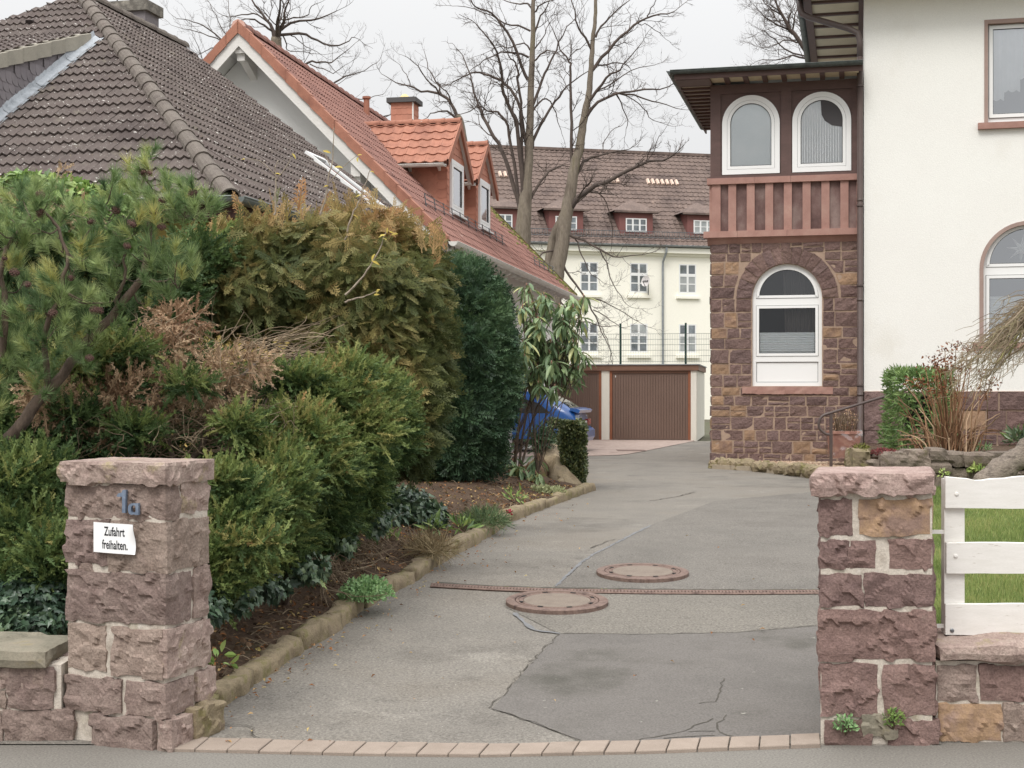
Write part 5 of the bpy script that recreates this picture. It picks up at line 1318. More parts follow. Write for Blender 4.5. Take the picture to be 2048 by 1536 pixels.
# chimney clad in scalloped shingles
def shingle_mesh(w, h, m, nm='shingle'):
    mb = MB(); pr = [(0, .02), (w * .25, 0), (w * .75, 0), (w, .02), (w, h * 1.2), (0, h * 1.2)]
    mb.add([(x - w / 2, -.014 if z < .05 else -.003, z - h / 2) for x, z in pr] + [(x - w / 2, 0.0, z - h / 2) for x, z in pr], [tuple(range(6)), *[(i, (i + 1) % 6, 6 + (i + 1) % 6, 6 + i) for i in range(6)]])
    return mb.mesh(nm, m, center=False)[0]
ch2, f2 = chimney('chimney', RH.p(-4.25, 12.6, 5), .62, .56, 7.9, 9.62, RH, rh, flat('orange_underlay', L(120, 60, 40, .7), .9), flat('dark_slate_slab', L(88, 86, 86, .8), .8), .10, .13)
ms = shingle_mesh(.155, .17, M_OSH)
for r in range(10):
    for c in range(4):
        x = -.31 + .155 * (c + .5); z = 7.95 + .168 * (r + .5) + .0
        place('shingle', ms, f2.p(x, -.2815, z), ch2, rot=np.stack([f2.r, f2.d, f2.u], 1))
        y = -.28 + .14 * (c + .5)
        place('shingle', ms, f2.p(.3115, y, z), ch2, rot=np.stack([f2.d * .9, -f2.r, f2.u], 1))
mb = MB(); mb.box((.29, -.30, 7.9), (.327, -.268, 9.62), f2); mb.build('corner_strip', M_WPAINT, ch2)
mb = MB(); mb.tube([f2.p(0, 0, 9.75), f2.p(0, 0, 9.80)], .2, 12); mb.tube([f2.p(0, 0, 9.80), f2.p(0, 0, 9.90)], [.16, .05], 12); mb.build('chimney_pot', flat('straw_yellow_pot', L(226, 204, 130, .8), .8), ch2)
# dormers
def red_dormer(b0, b1, idx):
    d_ = place('dormer', None, RH.p(-1.5, (b0 + b1) / 2, 2), rh); bm = (b0 + b1) / 2; hw = (b1 - b0) / 2
    d_['label'] = 'near tiled dormer with a plain pale pane' if idx == 0 else 'farther tiled dormer with a slatted blind'
    ZW, kz = 2.36, .86; ov = .38; ze = ZW - ov * kz; zrg = ZW + hw * kz
    base = k3 * AF
    mb = MB(); mb.prism([RH.p(-AF, b0, base - .1), RH.p(-AF, b0, ZW), RH.p(-AF, bm, zrg), RH.p(-AF, b1, ZW), RH.p(-AF, b1, base - .1)], -r3 * .06); mb.build('front_wall', M_OSH, d_)
    for b, th in ((b0, .05), (b1 - .05, .05)):
        mb = MB(); mb.prism([RH.p(-AF, b, base), RH.p(-AF, b, ZW), RH.p(-ZW / k3, b, ZW)], d3 * th); mb.build('cheek_wall', M_OSH, d_)
    # diagonal shingles on the near cheek, straight ones on the front edge
    s = .19; mbx = MB(); q = [(0, -s * .7), (s * .68, 0), (0, s * .7), (-s * .68, 0)]
    mbx.add([(x, -.012 if z < 0 else -.004, z) for x, z in q] + [(x, 0, z) for x, z in q], [(0, 1, 2, 3)] + [(i, (i + 1) % 4, 4 + (i + 1) % 4, 4 + i) for i in range(4)])
    md, _ = mbx.mesh('shingle', M_OSH, center=False)
    Rc = np.stack([-r3, d3, u3], 1)
    for i in range(12):
        for j in range(16):
            a = AF + .26 + i * s * .70; z = base + (j + (i % 2) * .5) * s * .72 * 2 * .7
            if z > k3 * a + .06 and z < ZW - .06 and a < 2.0: place('shingle', md, RH.p(-a, b0 - .001, z), d_, rot=Rc)
    m2 = shingle_mesh(.20, .19, M_OSH)
    for j in range(6):
        z = base + .06 + .19 * j
        if z < ZW - .05: place('shingle', m2, RH.p(-AF - .10, b0 - .002, z), d_, rot=Rc)
    Rf = np.stack([d3, -r3, u3], 1)
    m3 = shingle_mesh(.17, .16, M_OSH)
    for j in range(14):
        for i in range(11):
            b = b0 + .085 + .158 * i - .0; z = base + .05 + .155 * j
            if b > b1 - .03 or z > ZW + (hw - abs(b - bm)) * kz - .10: continue
            if b0 + .22 < b < b1 - .22 and z < ZW - .10: continue
            place('shingle', m3, RH.p(-AF + .002, b, z), d_, rot=Rf)
    # window
    w = place('window', None, RH.p(-AF, bm, 1.5), d_); FF = Frame(RH.p(-AF + .02, bm, 0), 0); FF.r, FF.d = d3, -r3
    mb = MB(); ring(mb, rect(-.56, .56, base + .08, ZW - .12), rect(-.47, .47, base + .22, ZW - .21), -.03, .05, FF); mb.build('frame', M_WFRAME, w)
    sash_rect(w, -.465, .465, base + .225, ZW - .215, -.02, FF, fw=.05)
    mb = MB(); face(mb, rect(-.46, .46, base + .22, ZW - .21)[::-1], .045, FF); mb.build('inner_curtain', M_CURT if idx == 0 else flat('blue_grey_blind', L(130, 142, 152, .7), .7), w)
    if idx == 1: slats(w, -.42, .42, base + .28, ZW - .26, .02, FF, .05, M_BLIND)
    mb = MB(); mb.box((-.64, -.10, base + .02), (.64, .04, base + .075), FF); mb.build('sill', M_WFRAME, w)
    # roof
    of = .10
    for side in (1, -1):
        bs = b0 - ov if side > 0 else b1 + ov
        O = RH.p(-AF + of, bs, ze); sd = -r3; td = d3 * side + kz * u3; ln = (hw + ov) * math.sqrt(1 + kz * kz)
        a_e, a_r = ze / k3, zrg / k3
        poly = [(0, 0), (a_e - AF + of, 0), (a_r - AF + of, ln), (0, ln)]
        tiled_roof(d_, O + u3 * .03, sd, td, poly, .235, .30, .034, .028, M_OT, n_single=80 if side > 0 else 0, waves=1, seg=6, stuff_name='dormer_tiles')
        # verge board and soffit seen from below
        V = lambda a, s_, dz: RH.p(-a, bs + side * s_, ze + kz * s_ + dz)
        mb = MB(); n = hw + ov
        mb.add([V(AF - of - .03, 0, -.10), V(AF - of - .03, n, -.10), V(AF - of - .03, n, .09), V(AF - of - .03, 0, .09), V(AF - of + .02, 0, -.10), V(AF - of + .02, n, -.10), V(AF - of + .02, n, .09), V(AF - of + .02, 0, .09)], [(0, 1, 2, 3), (7, 6, 5, 4), (0, 4, 5, 1), (3, 2, 6, 7)]); mb.build('verge_tile', M_OT, d_)
        for i in range(2):
            a0 = AF - of + .02 + i * of / 2; a1 = a0 + of / 2 - .006
            mb = MB(); mb.add([V(a0, 0, -.06), V(a1, 0, -.06), V(a1, n, -.06), V(a0, n, -.06), V(a0, 0, -.03), V(a1, 0, -.03), V(a1, n, -.03), V(a0, n, -.03)], [(0, 1, 2, 3), (4, 7, 6, 5), (0, 3, 7, 4), (1, 5, 6, 2)]); mb.build('soffit_plank', M_WSOF, d_)
        if side > 0:
            gutter(d_, RH.p(-a_e - .1, bs - .05, ze - .01), RH.p(-AF + of - .05, bs - .05, ze - .01), .06, bpy.data.materials['white_gutter'])
            for aa in (AF - of + .25, a_e - .2): mb = MB(); mb.bar(RH.p(-aa, b0 - .12, ze - .0), RH.p(-aa, b0, ze - .06), .05, .08); mb.build('gutter_bracket', M_WPAINT, d_)
            mb = MB(); pa = [RH.p(-a_e - (a_r - a_e) * t - .03, bs + (hw + ov) * t, ze + kz * (hw + ov) * t + .05) for t in np.linspace(-.02, .9, 8)]
            for p, q in zip(pa[:-1], pa[1:]): mb.bar(p, q + (q - p) * .05, .17, .03, up=u3)
            mb.build('lead_flashing', M_LEAD, d_)
    caps(d_, RH.p(-AF + of + .02, bm, zrg + .04), RH.p(-zrg / k3 - .1, bm, zrg + .04), .36, .10, M_OT, 'ridge_tile')
red_dormer(*D1, 0); red_dormer(*D2, 1)

# ================================================================== garages
GA = np.array((5.53, 42.7, .30)); GF = Frame(GA, 10)
gar = thing('garage', GF.p(-2.7, 2.5, 0), 'low white garage block with two brown ribbed doors', 'garage')
M_GWALL = mat('streaked_white_concrete', [L(238, 234, 222, .86), L(228, 222, 206, .86)], scale=1.5, rough=.9, bump=.2, bscale=30, fine=.05, stretch=(3, 3, .35), patches=[(L(150, 142, 118, .8), 1.4, .60, .1, .6)])
M_GDOOR = mat('brown_garage_door', [L(124, 98, 84, .8), L(132, 105, 91, .8)], scale=.8, rough=.5, fine=.03)
M_GFR = mat('orange_brown_frame', [L(166, 98, 60, .8), L(150, 88, 56, .8)], scale=4, rough=.5, fine=.06)
M_GFASC = mat('brown_fascia', [L(126, 90, 70, .8), L(138, 100, 78, .8)], scale=3, rough=.6, fine=.05)
for a, b in ((-.17, 0.0), (-2.86, -2.62), (-5.3, -5.06)):
    mb = MB(); mb.box((a, 0, -.02), (b, 5.5, 2.10), GF); mb.build('concrete_wall', M_GWALL, gar)
mb = MB(); mb.box((-5.06, .3, -.02), (-2.86, 5.4, 2.1), GF); mb.box((-2.62, .3, -.02), (-.17, 5.4, 2.1), GF); mb.build('rear_body', M_GWALL, gar)
mb = MB()
for k in range(22): mb.box((.0015, .1 + .25 * k, 0), (.012, .32 + .25 * k, 2.08), GF)
mb.build('wall_ribs', M_GWALL, gar)
mb = MB(); mb.box((-5.36, -.05, 2.105), (.06, 5.6, 2.27), GF); mb.build('fascia_board', M_GFASC, gar)
mb = MB(); mb.box((-5.39, -.08, 2.272), (.09, 5.63, 2.30), GF); mb.build('roof_edge', M_ZINC, gar)
for (a, b, lab) in ((-2.62, -.17, 'right hand brown ribbed garage door'), (-5.06, -2.86, 'left hand brown ribbed garage door')):
    d_ = place('door', None, GF.p((a + b) / 2, .05, 1), gar); d_['label'] = lab
    for x0, x1 in ((a, a + .085), (b - .085, b)):
        mb = MB(); mb.box((x0 + .002, .01, 0), (x1 - .002, .12, 2.095), GF); mb.build('jamb', M_GFR, d_)
    mb = MB(); mb.box((a + .086, .015, 2.02), (b - .086, .12, 2.095), GF); mb.build('lintel', M_GFASC, d_)
    mb = MB(); x = a + .09; n = 28; w_ = (b - a - .18) / n
    mb.box((a + .087, .055, .01), (b - .087, .09, 2.018), GF)
    for k in range(n): mb.box((x + w_ * k + .022, .030, .03), (x + w_ * (k + 1), .056, 2.0), GF)
    mb.build('door_leaf', M_GDOOR, d_)
    mb = MB(); c = GF.p((a + b) / 2 + .02, .03, .56); mb.tube([c, c - GF.d * .05], .022, 8); mb.bar(c - GF.d * .04, c - GF.d * .04 + (0, 0, -.09), .02, .02); mb.build('handle', M_BLACK, d_)
mb = MB(); mb.box((-2.45, .034, 1.90), (-2.40, .0425, 1.96), GF); mb.build('sticker', M_WFRAME, gar)
mff = thing('mesh_fence', GF.p(-2, 1.2, 2.3), 'green double rod mesh fence above the garage roof', 'fence')
M_FGRN = flat('dark_green_coating', L(22, 62, 52, .8), .4)
M_FWIR = flat('grey_green_wire', L(92, 102, 92, .7), .5)
for px in (1241, 1371.5, 1110.5, 1502):
    u = solve_u(GF, px, 1.0); mb = MB(); mb.box((u - .03, .97, 2.28), (u + .03, 1.03, 3.58), GF); mb.build('post', M_FGRN, mff)
mb = MB(); x = -5.3
while x < 1.6: mb.bar(GF.p(x, .95, 2.36), GF.p(x, .95, 3.25), .0045, .0045, up=(1, 0, 0)); x += .052
z = 2.40
while z < 3.26: mb.bar(GF.p(-5.3, .94, z), GF.p(1.6, .94, z), .012, .010); z += .17
mb.build('rod_mesh', M_FWIR, mff)
sheet('forecourt', [(880, 915), (1150, 913.5), (1240, 911), (1262, 908), (1302, 900.5), (1388, 883), (1388, 880), (1100, 880), (800, 883)], mat('pink_brick_paving', [L(190, 164, 150, .5), L(200, 175, 161, .5), L(180, 154, 140, .5)], scale=2.2, rough=.9, fine=.15, fscale=12), .014, kind='structure')
# inspection cover in the forecourt
mb = MB(); c = G(1262, 902); mb.box((c[0] - .35, c[1] - .35, c[2] + .012), (c[0] + .35, c[1] + .35, c[2] + .022)); mb.build('access_cover', M_RUST, None); ac = bpy.data.objects['access_cover']; tag(ac, 'flat square access cover in the pink forecourt paving', 'cover')

# ================================================================== long apartment house far behind
FB = Frame((5.684, 75.0, 0), -14)
ap_ = thing('apartment_house', FB.p(0, 4, .3), 'long pale yellow apartment house with a brown tiled roof and small dormers', 'house')
T0, T1_ = -24.0, 15.0
mbw = MB(); mbw.box((T0, 0, .2), (T1_, 11, 9.25), FB); mbw.build('yellow_wall', M_FARWALL, ap_)
mb = MB(); mb.box((T0 - .05, -.30, 9.06), (T1_ + .05, .0, 9.34), FB); mb.box((T0 - .02, -.12, 8.93), (T1_ + .02, .0, 9.06), FB); mb.build('cornice', M_FARWALL, ap_)
gutter(ap_, FB.p(T0, -.42, 9.46), FB.p(T1_, -.42, 9.46), .09, M_ZINC)
M_FT = mat('brown_far_roof_tile', [L(112, 94, 86, .8), L(128, 108, 98, .8), L(100, 84, 78, .8)], scale=.7, rough=.9, fine=.22, fscale=9, patches=[(L(166, 140, 124, .8), 2.5, .62, .08, .6)])
aroof = place('roof', None, FB.p(0, 5, 12), ap_)
tiled_roof(aroof, FB.p(T0, -.4, 9.45), FB.r, FB.d + FB.u, [(0, 0), (T1_ - T0, 0), (T1_ - T0, 5.8 * math.sqrt(2)), (0, 5.8 * math.sqrt(2))], .30, .36, .05, .04, M_FT, seg=3, waves=1)
mb = MB(); mb.add([FB.p(t, v, z) for t, v, z in ((T0, 5.4, 15.24), (T1_, 5.4, 15.24), (T1_, 11.4, 9.45), (T0, 11.4, 9.45))], [(0, 1, 2, 3)]); mb.build('roof_back', M_FT, aroof)
mb = MB()
for t in (T0 + .01, T1_ - .01): mb.poly([FB.p(t, -.38, 9.45), FB.p(t, 5.4, 15.2), FB.p(t, 11.4, 9.45)])
mb.build('gable', M_FARWALL, ap_)
mb = MB(); mb.bar(FB.p(T0, 5.4, 15.30), FB.p(T1_, 5.4, 15.30), .3, .16); mb.build('ridge', M_FT, aroof)
M_PALET = mat('pale_new_tile', [L(226, 198, 176, .85), L(210, 180, 160, .85)], scale=4, rough=.85, fine=.1)
def far_roof(t, a, h=.0): return FB.p(t, -.4 + a - h * .7, 9.45 + a + h * .7)
for px, py, n in ((1329, 366, 7), (1234, 362, 2), (1015, 351, 3)):
    a = 0
    u = (px - 1024) / F
    for it in range(30):
        Y = 75 + .242 * ((u * 75 - 5.684) / .97) + .97 * (a - .4); a = CZ + (HY - py) / F * Y - 9.45
    t = solve_u(FB, px, a - .4); mb = MB()
    for k in range(n): mb.tube([far_roof(t + (k - n / 2) * .28, a - .15, .10), far_roof(t + (k - n / 2) * .28, a + .15, .09)], .10, 6)
    mb.build('repair_tile', M_PALET, aroof)
# snow grid above the gutter
mb = MB(); a = .32
for h in (.10, .42): mb.bar(far_roof(T0 - T0 * 0 - 0, a, 0) * 0 + FB.p(T0, -.4 + a, 9.45 + a + h), FB.p(T1_, -.4 + a, 9.45 + a + h), .03, .03)
t = T0
while t < T1_: mb.bar(FB.p(t, -.4 + a, 9.45 + a + .10), FB.p(t, -.4 + a, 9.45 + a + .42), .035, .02, up=(1, 0, 0)); t += .14
mb.build('snow_guard', M_STEEL, aroof)
M_DORM = mat('red_brown_dormer', [L(136, 84, 78, .8), L(146, 92, 86, .8)], scale=2, rough=.8, fine=.06)
M_FPANE = mat('far_pane', [L(84, 92, 98, .7), L(128, 136, 142, .8), L(104, 112, 108, .7)], scale=1.1, rough=.12, spec=.6, fine=.15, fscale=6, valvar=.3)
M_FPANE2 = mat('far_pane_curtained', [L(150, 156, 156, .8), L(180, 184, 182, .85)], scale=1.5, rough=.2, spec=.5, valvar=.15)
def far_window(t, z0, z1, w_, par, kind=0, v=0.0, panes=None):
    w = place('window', None, FB.p(t, v, (z0 + z1) / 2), par); h = z1 - z0; fr = FB
    mb = MB(); ring(mb, rect(t - w_ / 2 - .06, t + w_ / 2 + .06, z0 - .06, z1 + .05), rect(t - w_ / 2, t + w_ / 2, z0, z1), v - .012, v + .01, fr); mb.build('reveal', M_FARWALL, w)
    mb = MB(); ring(mb, rect(t - w_ / 2, t + w_ / 2, z0, z1), rect(t - w_ / 2 + .07, t + w_ / 2 - .07, z0 + .08, z1 - .06), v - .008, v + .01, fr)
    zt = z0 + h * .62
    mb.box((t - w_ / 2 + .05, v - .02, zt - .08), (t + w_ / 2 - .05, v + .01, zt + .08), fr); mb.box((t - .055, v - .02, z0 + .07), (t + .055, v + .01, zt - .08), fr); mb.box((t - .055, v - .02, zt + .08), (t + .055, v + .01, z1 - .05), fr)
    zq = z0 + h * .32; mb.box((t - w_ / 2 + .05, v - .016, zq - .028), (t - .055, v + .01, zq + .028), fr); mb.box((t + .055, v - .016, zq - .028), (t + w_ / 2 - .05, v + .01, zq + .028), fr)
    mb.build('frame', M_WFRAME, w)
    for (a, b) in ((t - w_ / 2 + .07, t - .055), (t + .055, t + w_ / 2 - .07)):
        for (c, d, kk) in ((z0 + .08, zq - .028, 0), (zq + .028, zt - .08, 0), (zt + .08, z1 - .06, 1)):
            mb = MB(); face(mb, rect(a, b, c, d)[::-1], v - .004, fr); mb.build('pane', M_FPANE2 if (kind == 1 and kk == 0) or (kind == 2 and kk == 1) else M_FPANE, w)
    mb = MB(); mb.box((t - w_ / 2 - .16, v - .13, z0 - .28), (t + w_ / 2 + .16, v, z0 - .14), fr); mb.build('sill', M_FARWALL, w)
for k in range(-8, 5):
    t = 1.04 + 2.74 * k
    far_window(t, 6.96, 8.52, .98, ap_, kind=1 if k == 1 else 0); far_window(t, 3.80, 5.32, .98, ap_, kind=[2, 1, 0][k % 3]); far_window(t, .9, 2.4, .98, ap_, 0)
for px in (731 + 2 - 2, 863, 1002.5, 1132, 1272, 1407):
    t = solve_u(FB, px, .2); dmr = place('dormer', None, FB.p(t, .8, 10.8), ap_); hw = .93; vf = .18; z0, z1 = 9.98, 11.32
    mb = MB(); mb.box((t - hw, vf, z0), (t + hw, vf + .06, z1), FB)
    for s_ in (-hw, hw - .06): mb.prism([FB.p(t + s_, vf + .06, z0 + .06), FB.p(t + s_, vf + .06, z1), FB.p(t + s_, z1 - 9.05, z1)], FB.r * .06)
    mb.build('wall', M_DORM, dmr)
    mb = MB(); o = .34; zt = z1 + .66; A_ = [FB.p(t - hw - o, vf - .22, z1 - .04), FB.p(t + hw + o, vf - .22, z1 - .04), FB.p(t + hw + o, z1 - 9.05, z1 - .04), FB.p(t, zt - 9.05, zt), FB.p(t - hw - o, z1 - 9.05, z1 - .04), FB.p(t, vf + .95, zt)]
    mb.add(A_, [(0, 1, 5), (1, 2, 3, 5), (4, 0, 5, 3)]); mb.add([p - FB.u * .10 for p in A_[:2]] + A_[:2], [(0, 1, 3, 2)]); mb.build('dormer_roof', M_FT, dmr)
    mb = MB(); mb.box((t - hw - o + .05, vf - .20, z1 - .14), (t + hw + o - .05, vf + .05, z1 - .045), FB); mb.build('eave_board', flat('dark_eave', L(60, 46, 44, .7), .8), dmr)
    w = place('window', None, FB.p(t, vf, 10.5), dmr); a0, a1, b0, b1 = t - .58, t + .58, 10.18, 10.90
    mb = MB(); ring(mb, rect(a0, a1, b0, b1), rect(a0 + .06, a1 - .06, b0 + .07, b1 - .06), vf - .04, vf + .01, FB)
    for x in (a0 + .387, a1 - .387): mb.box((x - .045, vf - .045, b0 + .07), (x + .045, vf + .01, b1 - .06), FB)
    mb.box((a0 + .06, vf - .03, 10.53), (a1 - .06, vf + .01, 10.57), FB); mb.build('frame', M_WFRAME, w)
    mb = MB(); face(mb, rect(a0 + .06, a1 - .06, b0 + .07, b1 - .06)[::-1], vf - .015, FB); mb.build('pane', M_FPANE2 if px == 1407 else M_FPANE, w)
    mb = MB()
    for s_ in (-1, 1): mb.bar(FB.p(t + s_ * (hw + .03), vf - .0, z0 - .08), FB.p(t + s_ * (hw + .03), z1 - 9.05, z1 - .08), .07, .05)
    mb.bar(FB.p(t - hw, vf - .05, z0 - .06), FB.p(t + hw, vf - .05, z0 - .06), .05, .05); mb.build('flashing', M_LEAD, dmr)
td_ = solve_u(FB, 1326, -.15); mb = MB(); mb.tube([FB.p(td_ + .10, -.42, 9.36), FB.p(td_ + .10, -.40, 9.1), FB.p(td_ + .0, -.15, 8.6), FB.p(td_, -.12, 8.3), FB.p(td_, -.12, .3)], .06, 8); mb.build('downpipe', M_ZINC, ap_)
sd_ = thing('satellite_dish', FB.p(solve_u(FB, 1291, -.5), -.5, 7.5), 'pale satellite dish beside the open window of the yellow apartment house', 'satellite dish')
c = FB.p(solve_u(FB, 1291, -.45), -.45, CZ + (HY - 562) / F * 74.9); ax = np.array((-.55, -.8, .25)); ax /= np.linalg.norm(ax); x = np.cross(ax, (0, 0, 1)); x /= np.linalg.norm(x); y = np.cross(x, ax)
mb = MB(); V = [c - ax * .08]; kk = 20
for r_, dz in ((.15, -.06), (.30, .0)): V += [c + ax * dz + r_ * (math.cos(t) * x * .85 + math.sin(t) * y) for t in np.arange(kk) * 2 * math.pi / kk]
mb.add(V, [(0, 1 + i, 1 + (i + 1) % kk) for i in range(kk)] + [(1 + i, 1 + kk + i, 1 + kk + (i + 1) % kk, 1 + (i + 1) % kk) for i in range(kk)]); mb.build('dish', flat('pale_dish', L(214, 208, 206, .85), .5), sd_)
mb = MB(); mb.bar(c - ax * .05, c - ax * .35 + (0, 0, -.05), .04, .04); mb.bar(c - ax * .05 - y * .28, c + ax * .3 - y * .1, .03, .03); mb.bar(c - ax * .3, FB.p(solve_u(FB, 1297, 0), .0, 6.85), .04, .04); mb.build('arm', M_STEEL, sd_)
for k, xo in enumerate((-.10, 0, .10)): mb = MB(); mb.bar(c + ax * .0 + x * xo - y * .045 - ax * .02, c + ax * .0 + x * xo + y * .045 - ax * .02, .05, .02); mb.build('logo_mark', M_BLACK, sd_)
# ================================================================== foliage
def unit(a): return a / (np.linalg.norm(a, axis=-1, keepdims=True) + 1e-9)
def tmpl_fan(n=7, spread=.36, w=.055, droop=.16, flat_=True, seed=0, ang=.75, lobes=True):
    r = np.random.default_rng(seed); V, Q = [], []
    def quad(a, b, c, d): Q.append((len(V), len(V) + 1, len(V) + 2, len(V) + 3)); V.extend([a, b, c, d])
    z = lambda x, y: -droop * y * y - droop * .8 * x * x * 2
    for i in range(3):
        y0, y1 = i / 3, (i + 1) / 3; w0, w1 = .03 * (1 - y0) + .008, .03 * (1 - y1) + .008
        quad((-w0, y0, z(0, y0)), (w0, y0, z(0, y0)), (w1, y1, z(0, y1)), (-w1, y1, z(0, y1)))
    for s in (-1, 1):
        for i in range(n):
            y = .08 + .82 * (i + (.5 if s > 0 else 0)) / n; l = spread * (1.05 - y) ** .7 + .06; l *= r.uniform(.8, 1.15); a = ang * r.uniform(.85, 1.15)
            d = np.array((s * math.sin(a), math.cos(a))); o = np.array((0, y)); p = np.array((-d[1], d[0])) * w * r.uniform(.8, 1.2)
            t = o + d * l; m = o + d * l * .55
            if flat_: f = lambda q: (q[0], q[1], z(q[0], q[1]))
            else:
                az = r.uniform(-1.5, 1.5); ca, sa = math.cos(az), math.sin(az)
                f = lambda q, ca=ca, sa=sa: (q[0] * ca, q[1], q[0] * sa + z(0, q[1]))
            quad(f(o), f(m + p), f(t), f(m - p))
            if lobes:
                for k, fr in ((1, .45), (-1, .62)):
                    a2 = a + .65 * k * s; d2 = np.array((s * math.sin(a2), math.cos(a2))); o2 = o + d * l * fr; t2 = o2 + d2 * l * .42; p2 = np.array((-d2[1], d2[0])) * w * .7; m2 = o2 + d2 * l * .22
                    quad(f(o2), f(m2 + p2), f(t2), f(m2 - p2))
    return np.array(V), np.array(Q)
def tmpl_leaf(l=1.0, w=.3, fold=.12, droop=.15, nseg=3):
    V, Q = [], []; ys = np.linspace(0, 1, nseg + 1)
    for y in ys:
        ww = w * math.sin(math.pi * min(max(y, .03), .985)) ** .8; z = -droop * y * y
        V += [(-ww / 2, y * l, z + fold * ww), (0, y * l, z), (ww / 2, y * l, z + fold * ww)]
    for i in range(nseg): Q += [(3 * i, 3 * i + 1, 3 * i + 4, 3 * i + 3), (3 * i + 1, 3 * i + 2, 3 * i + 5, 3 * i + 4)]
    return np.array(V), np.array(Q)
def tmpl_ivy():
    pr = [(0, 0), (.22, -.06), (.46, .12), (.30, .34), (.40, .62), (.18, .62), (0, 1.0), (-.18, .62), (-.40, .62), (-.30, .34), (-.46, .12), (-.22, -.06)]
    V = [(0, .32, .05)] + [(x, y, -.05 * abs(x) * 2) for x, y in pr]; n = len(pr)
    return np.array(V), np.array([(0, 1 + i, 1 + (i + 1) % n) for i in range(n)])
def tmpl_pine(n=90, seed=0, flare=1.0):
    r = np.random.default_rng(seed); V, T = [], []
    for i in range(n):
        y = r.uniform(.0, 1.0) ** .8; a = r.uniform(0, 2 * math.pi); sp = flare * r.uniform(.55, 1.1) * (1.05 - .45 * y)
        d = np.array((math.cos(a) * math.sin(sp), math.cos(sp), math.sin(a) * math.sin(sp))); l = r.uniform(.42, .62)
        o = np.array((0, y * .62, 0)); s = np.cross(d, (r.normal(), r.normal(), r.normal())); s = s / np.linalg.norm(s) * .010
        b = len(V); bend = np.array((0, .05, 0)); V += [o - s, o + s, o + d * l + bend]; T.append((b, b + 1, b + 2))
    return np.array(V), np.array(T)
def tmpl_twig(n=8, l=.2, w=.045, seed=0):
    r = np.random.default_rng(seed); V, Q = [], []
    for i in range(n):
        y = .1 + .88 * i / n
        for s in (-1, 1):
            a = 1.0 * r.uniform(.8, 1.2); d = np.array((s * math.sin(a), math.cos(a), r.uniform(-.1, .5))); ll = l * r.uniform(.8, 1.2); o = np.array((0, y, 0)); p = np.array((-d[1] * s, abs(d[0]), 0)) * w * .5
            b = len(V); V += [o - p * .6, o + d * ll * .55 - p, o + d * ll, o + d * ll * .45 + p]; Q.append((b, b + 1, b + 2, b + 3))
    return np.array(V), np.array(Q)
def scatter(mb, T, pos, axis, nrm, scale, tint, mi=0, wscale=None):
    V, Q = T; pos, axis, nrm = np.asarray(pos, float), unit(np.asarray(axis, float)), np.asarray(nrm, float)
    x = unit(np.cross(axis, nrm)); z = np.cross(x, axis); n = len(pos); scale = np.broadcast_to(np.asarray(scale, float), (n,))
    W = V[None] * scale[:, None, None]
    out = pos[:, None] + W[..., 0:1] * x[:, None] + W[..., 1:2] * axis[:, None] + W[..., 2:3] * z[:, None]
    q = (Q[None] + (np.arange(n) * len(V))[:, None, None]).reshape(-1, Q.shape[1])
    mb.add(out.reshape(-1, 3), q, mi, np.repeat(np.broadcast_to(tint, (n,)), len(V)))
def BL(px, py, rx, ry, Y, dr=None):
    s = Y / F; return (P(px, py, Y), np.array((rx * s, (dr if dr else (rx * s + ry * s) / 2), ry * s)))
def shell(blobs, n, r, inner=.25, lump=.18, lscale=3.0, front=True):
    w = np.array([b[1][0] * b[1][2] + b[1][1] * b[1][2] for b in blobs]); k = r.choice(len(blobs), int(n * 2.6), p=w / w.sum())
    C = np.array([b[0] for b in blobs]); R = np.array([b[1] for b in blobs]); d = unit(r.normal(size=(len(k), 3)))
    if front:
        m = d[:, 1] < .35; d, k = d[m], k[m]
    depth = 1 - inner * r.random(len(k)) ** 1.6
    p = C[k] + d * R[k] * depth[:, None]; p = p + d * R[k] * (lump * fbm(p * lscale, 5, 2))[:, None]
    keep = np.ones(len(p), bool)
    for j, (c, rr) in enumerate(zip(C, R)): keep &= ~((((p - c) / (rr * .8)) ** 2).sum(1) < 1) | (k == j)
    p2, n2 = p[keep], unit(d[keep] / R[k][keep])
    return p2[:n], n2[:n]
def rnd3(r, n): return r.normal(size=(n, 3))
SP_THUJA = [tmpl_fan(7, .30, .024, .26, True, s, .65) for s in range(3)]
SP_JUN = [tmpl_fan(8, .20, .026, .05, False, 10 + s, .55, True) for s in range(3)]
SP_YEW = [tmpl_twig(8, .24, .07, s) for s in range(3)]
SP_PINE = [tmpl_pine(110, s) for s in range(4)]
LEAF_OV = tmpl_leaf(1, .55, .2, .1, 3); LEAF_LONG = tmpl_leaf(1, .27, .25, .18, 4); LEAF_BAM = tmpl_leaf(1, .2, .15, .25, 2); IVY = tmpl_ivy()
M_WOOD = mat('brown_bark', [L(96, 78, 66, .6), L(124, 104, 88, .6), L(84, 70, 60, .6)], scale=9, rough=.95, bump=.8, bscale=40, fine=.2, stretch=(1, 1, .4))
M_TWIG = leafmat('dead_twigs', [L(92, 78, 62, .65), L(138, 120, 98, .65), L(176, 158, 132, .7)], .9, .1, 0, .3, .5)
M_THUJA = leafmat('olive_thuja_sprays', [L(60, 74, 36, .5), L(94, 102, 50, .5), L(132, 118, 60, .5), L(160, 130, 80, .5), L(166, 120, 74, .5)], .6, .25, .34, .3)
M_JUN = leafmat('juniper_green', [L(46, 72, 36, .5), L(74, 100, 46, .5), L(108, 124, 54, .55), L(134, 126, 64, .55), L(158, 108, 64, .6)], .6, .25, .32, .3)
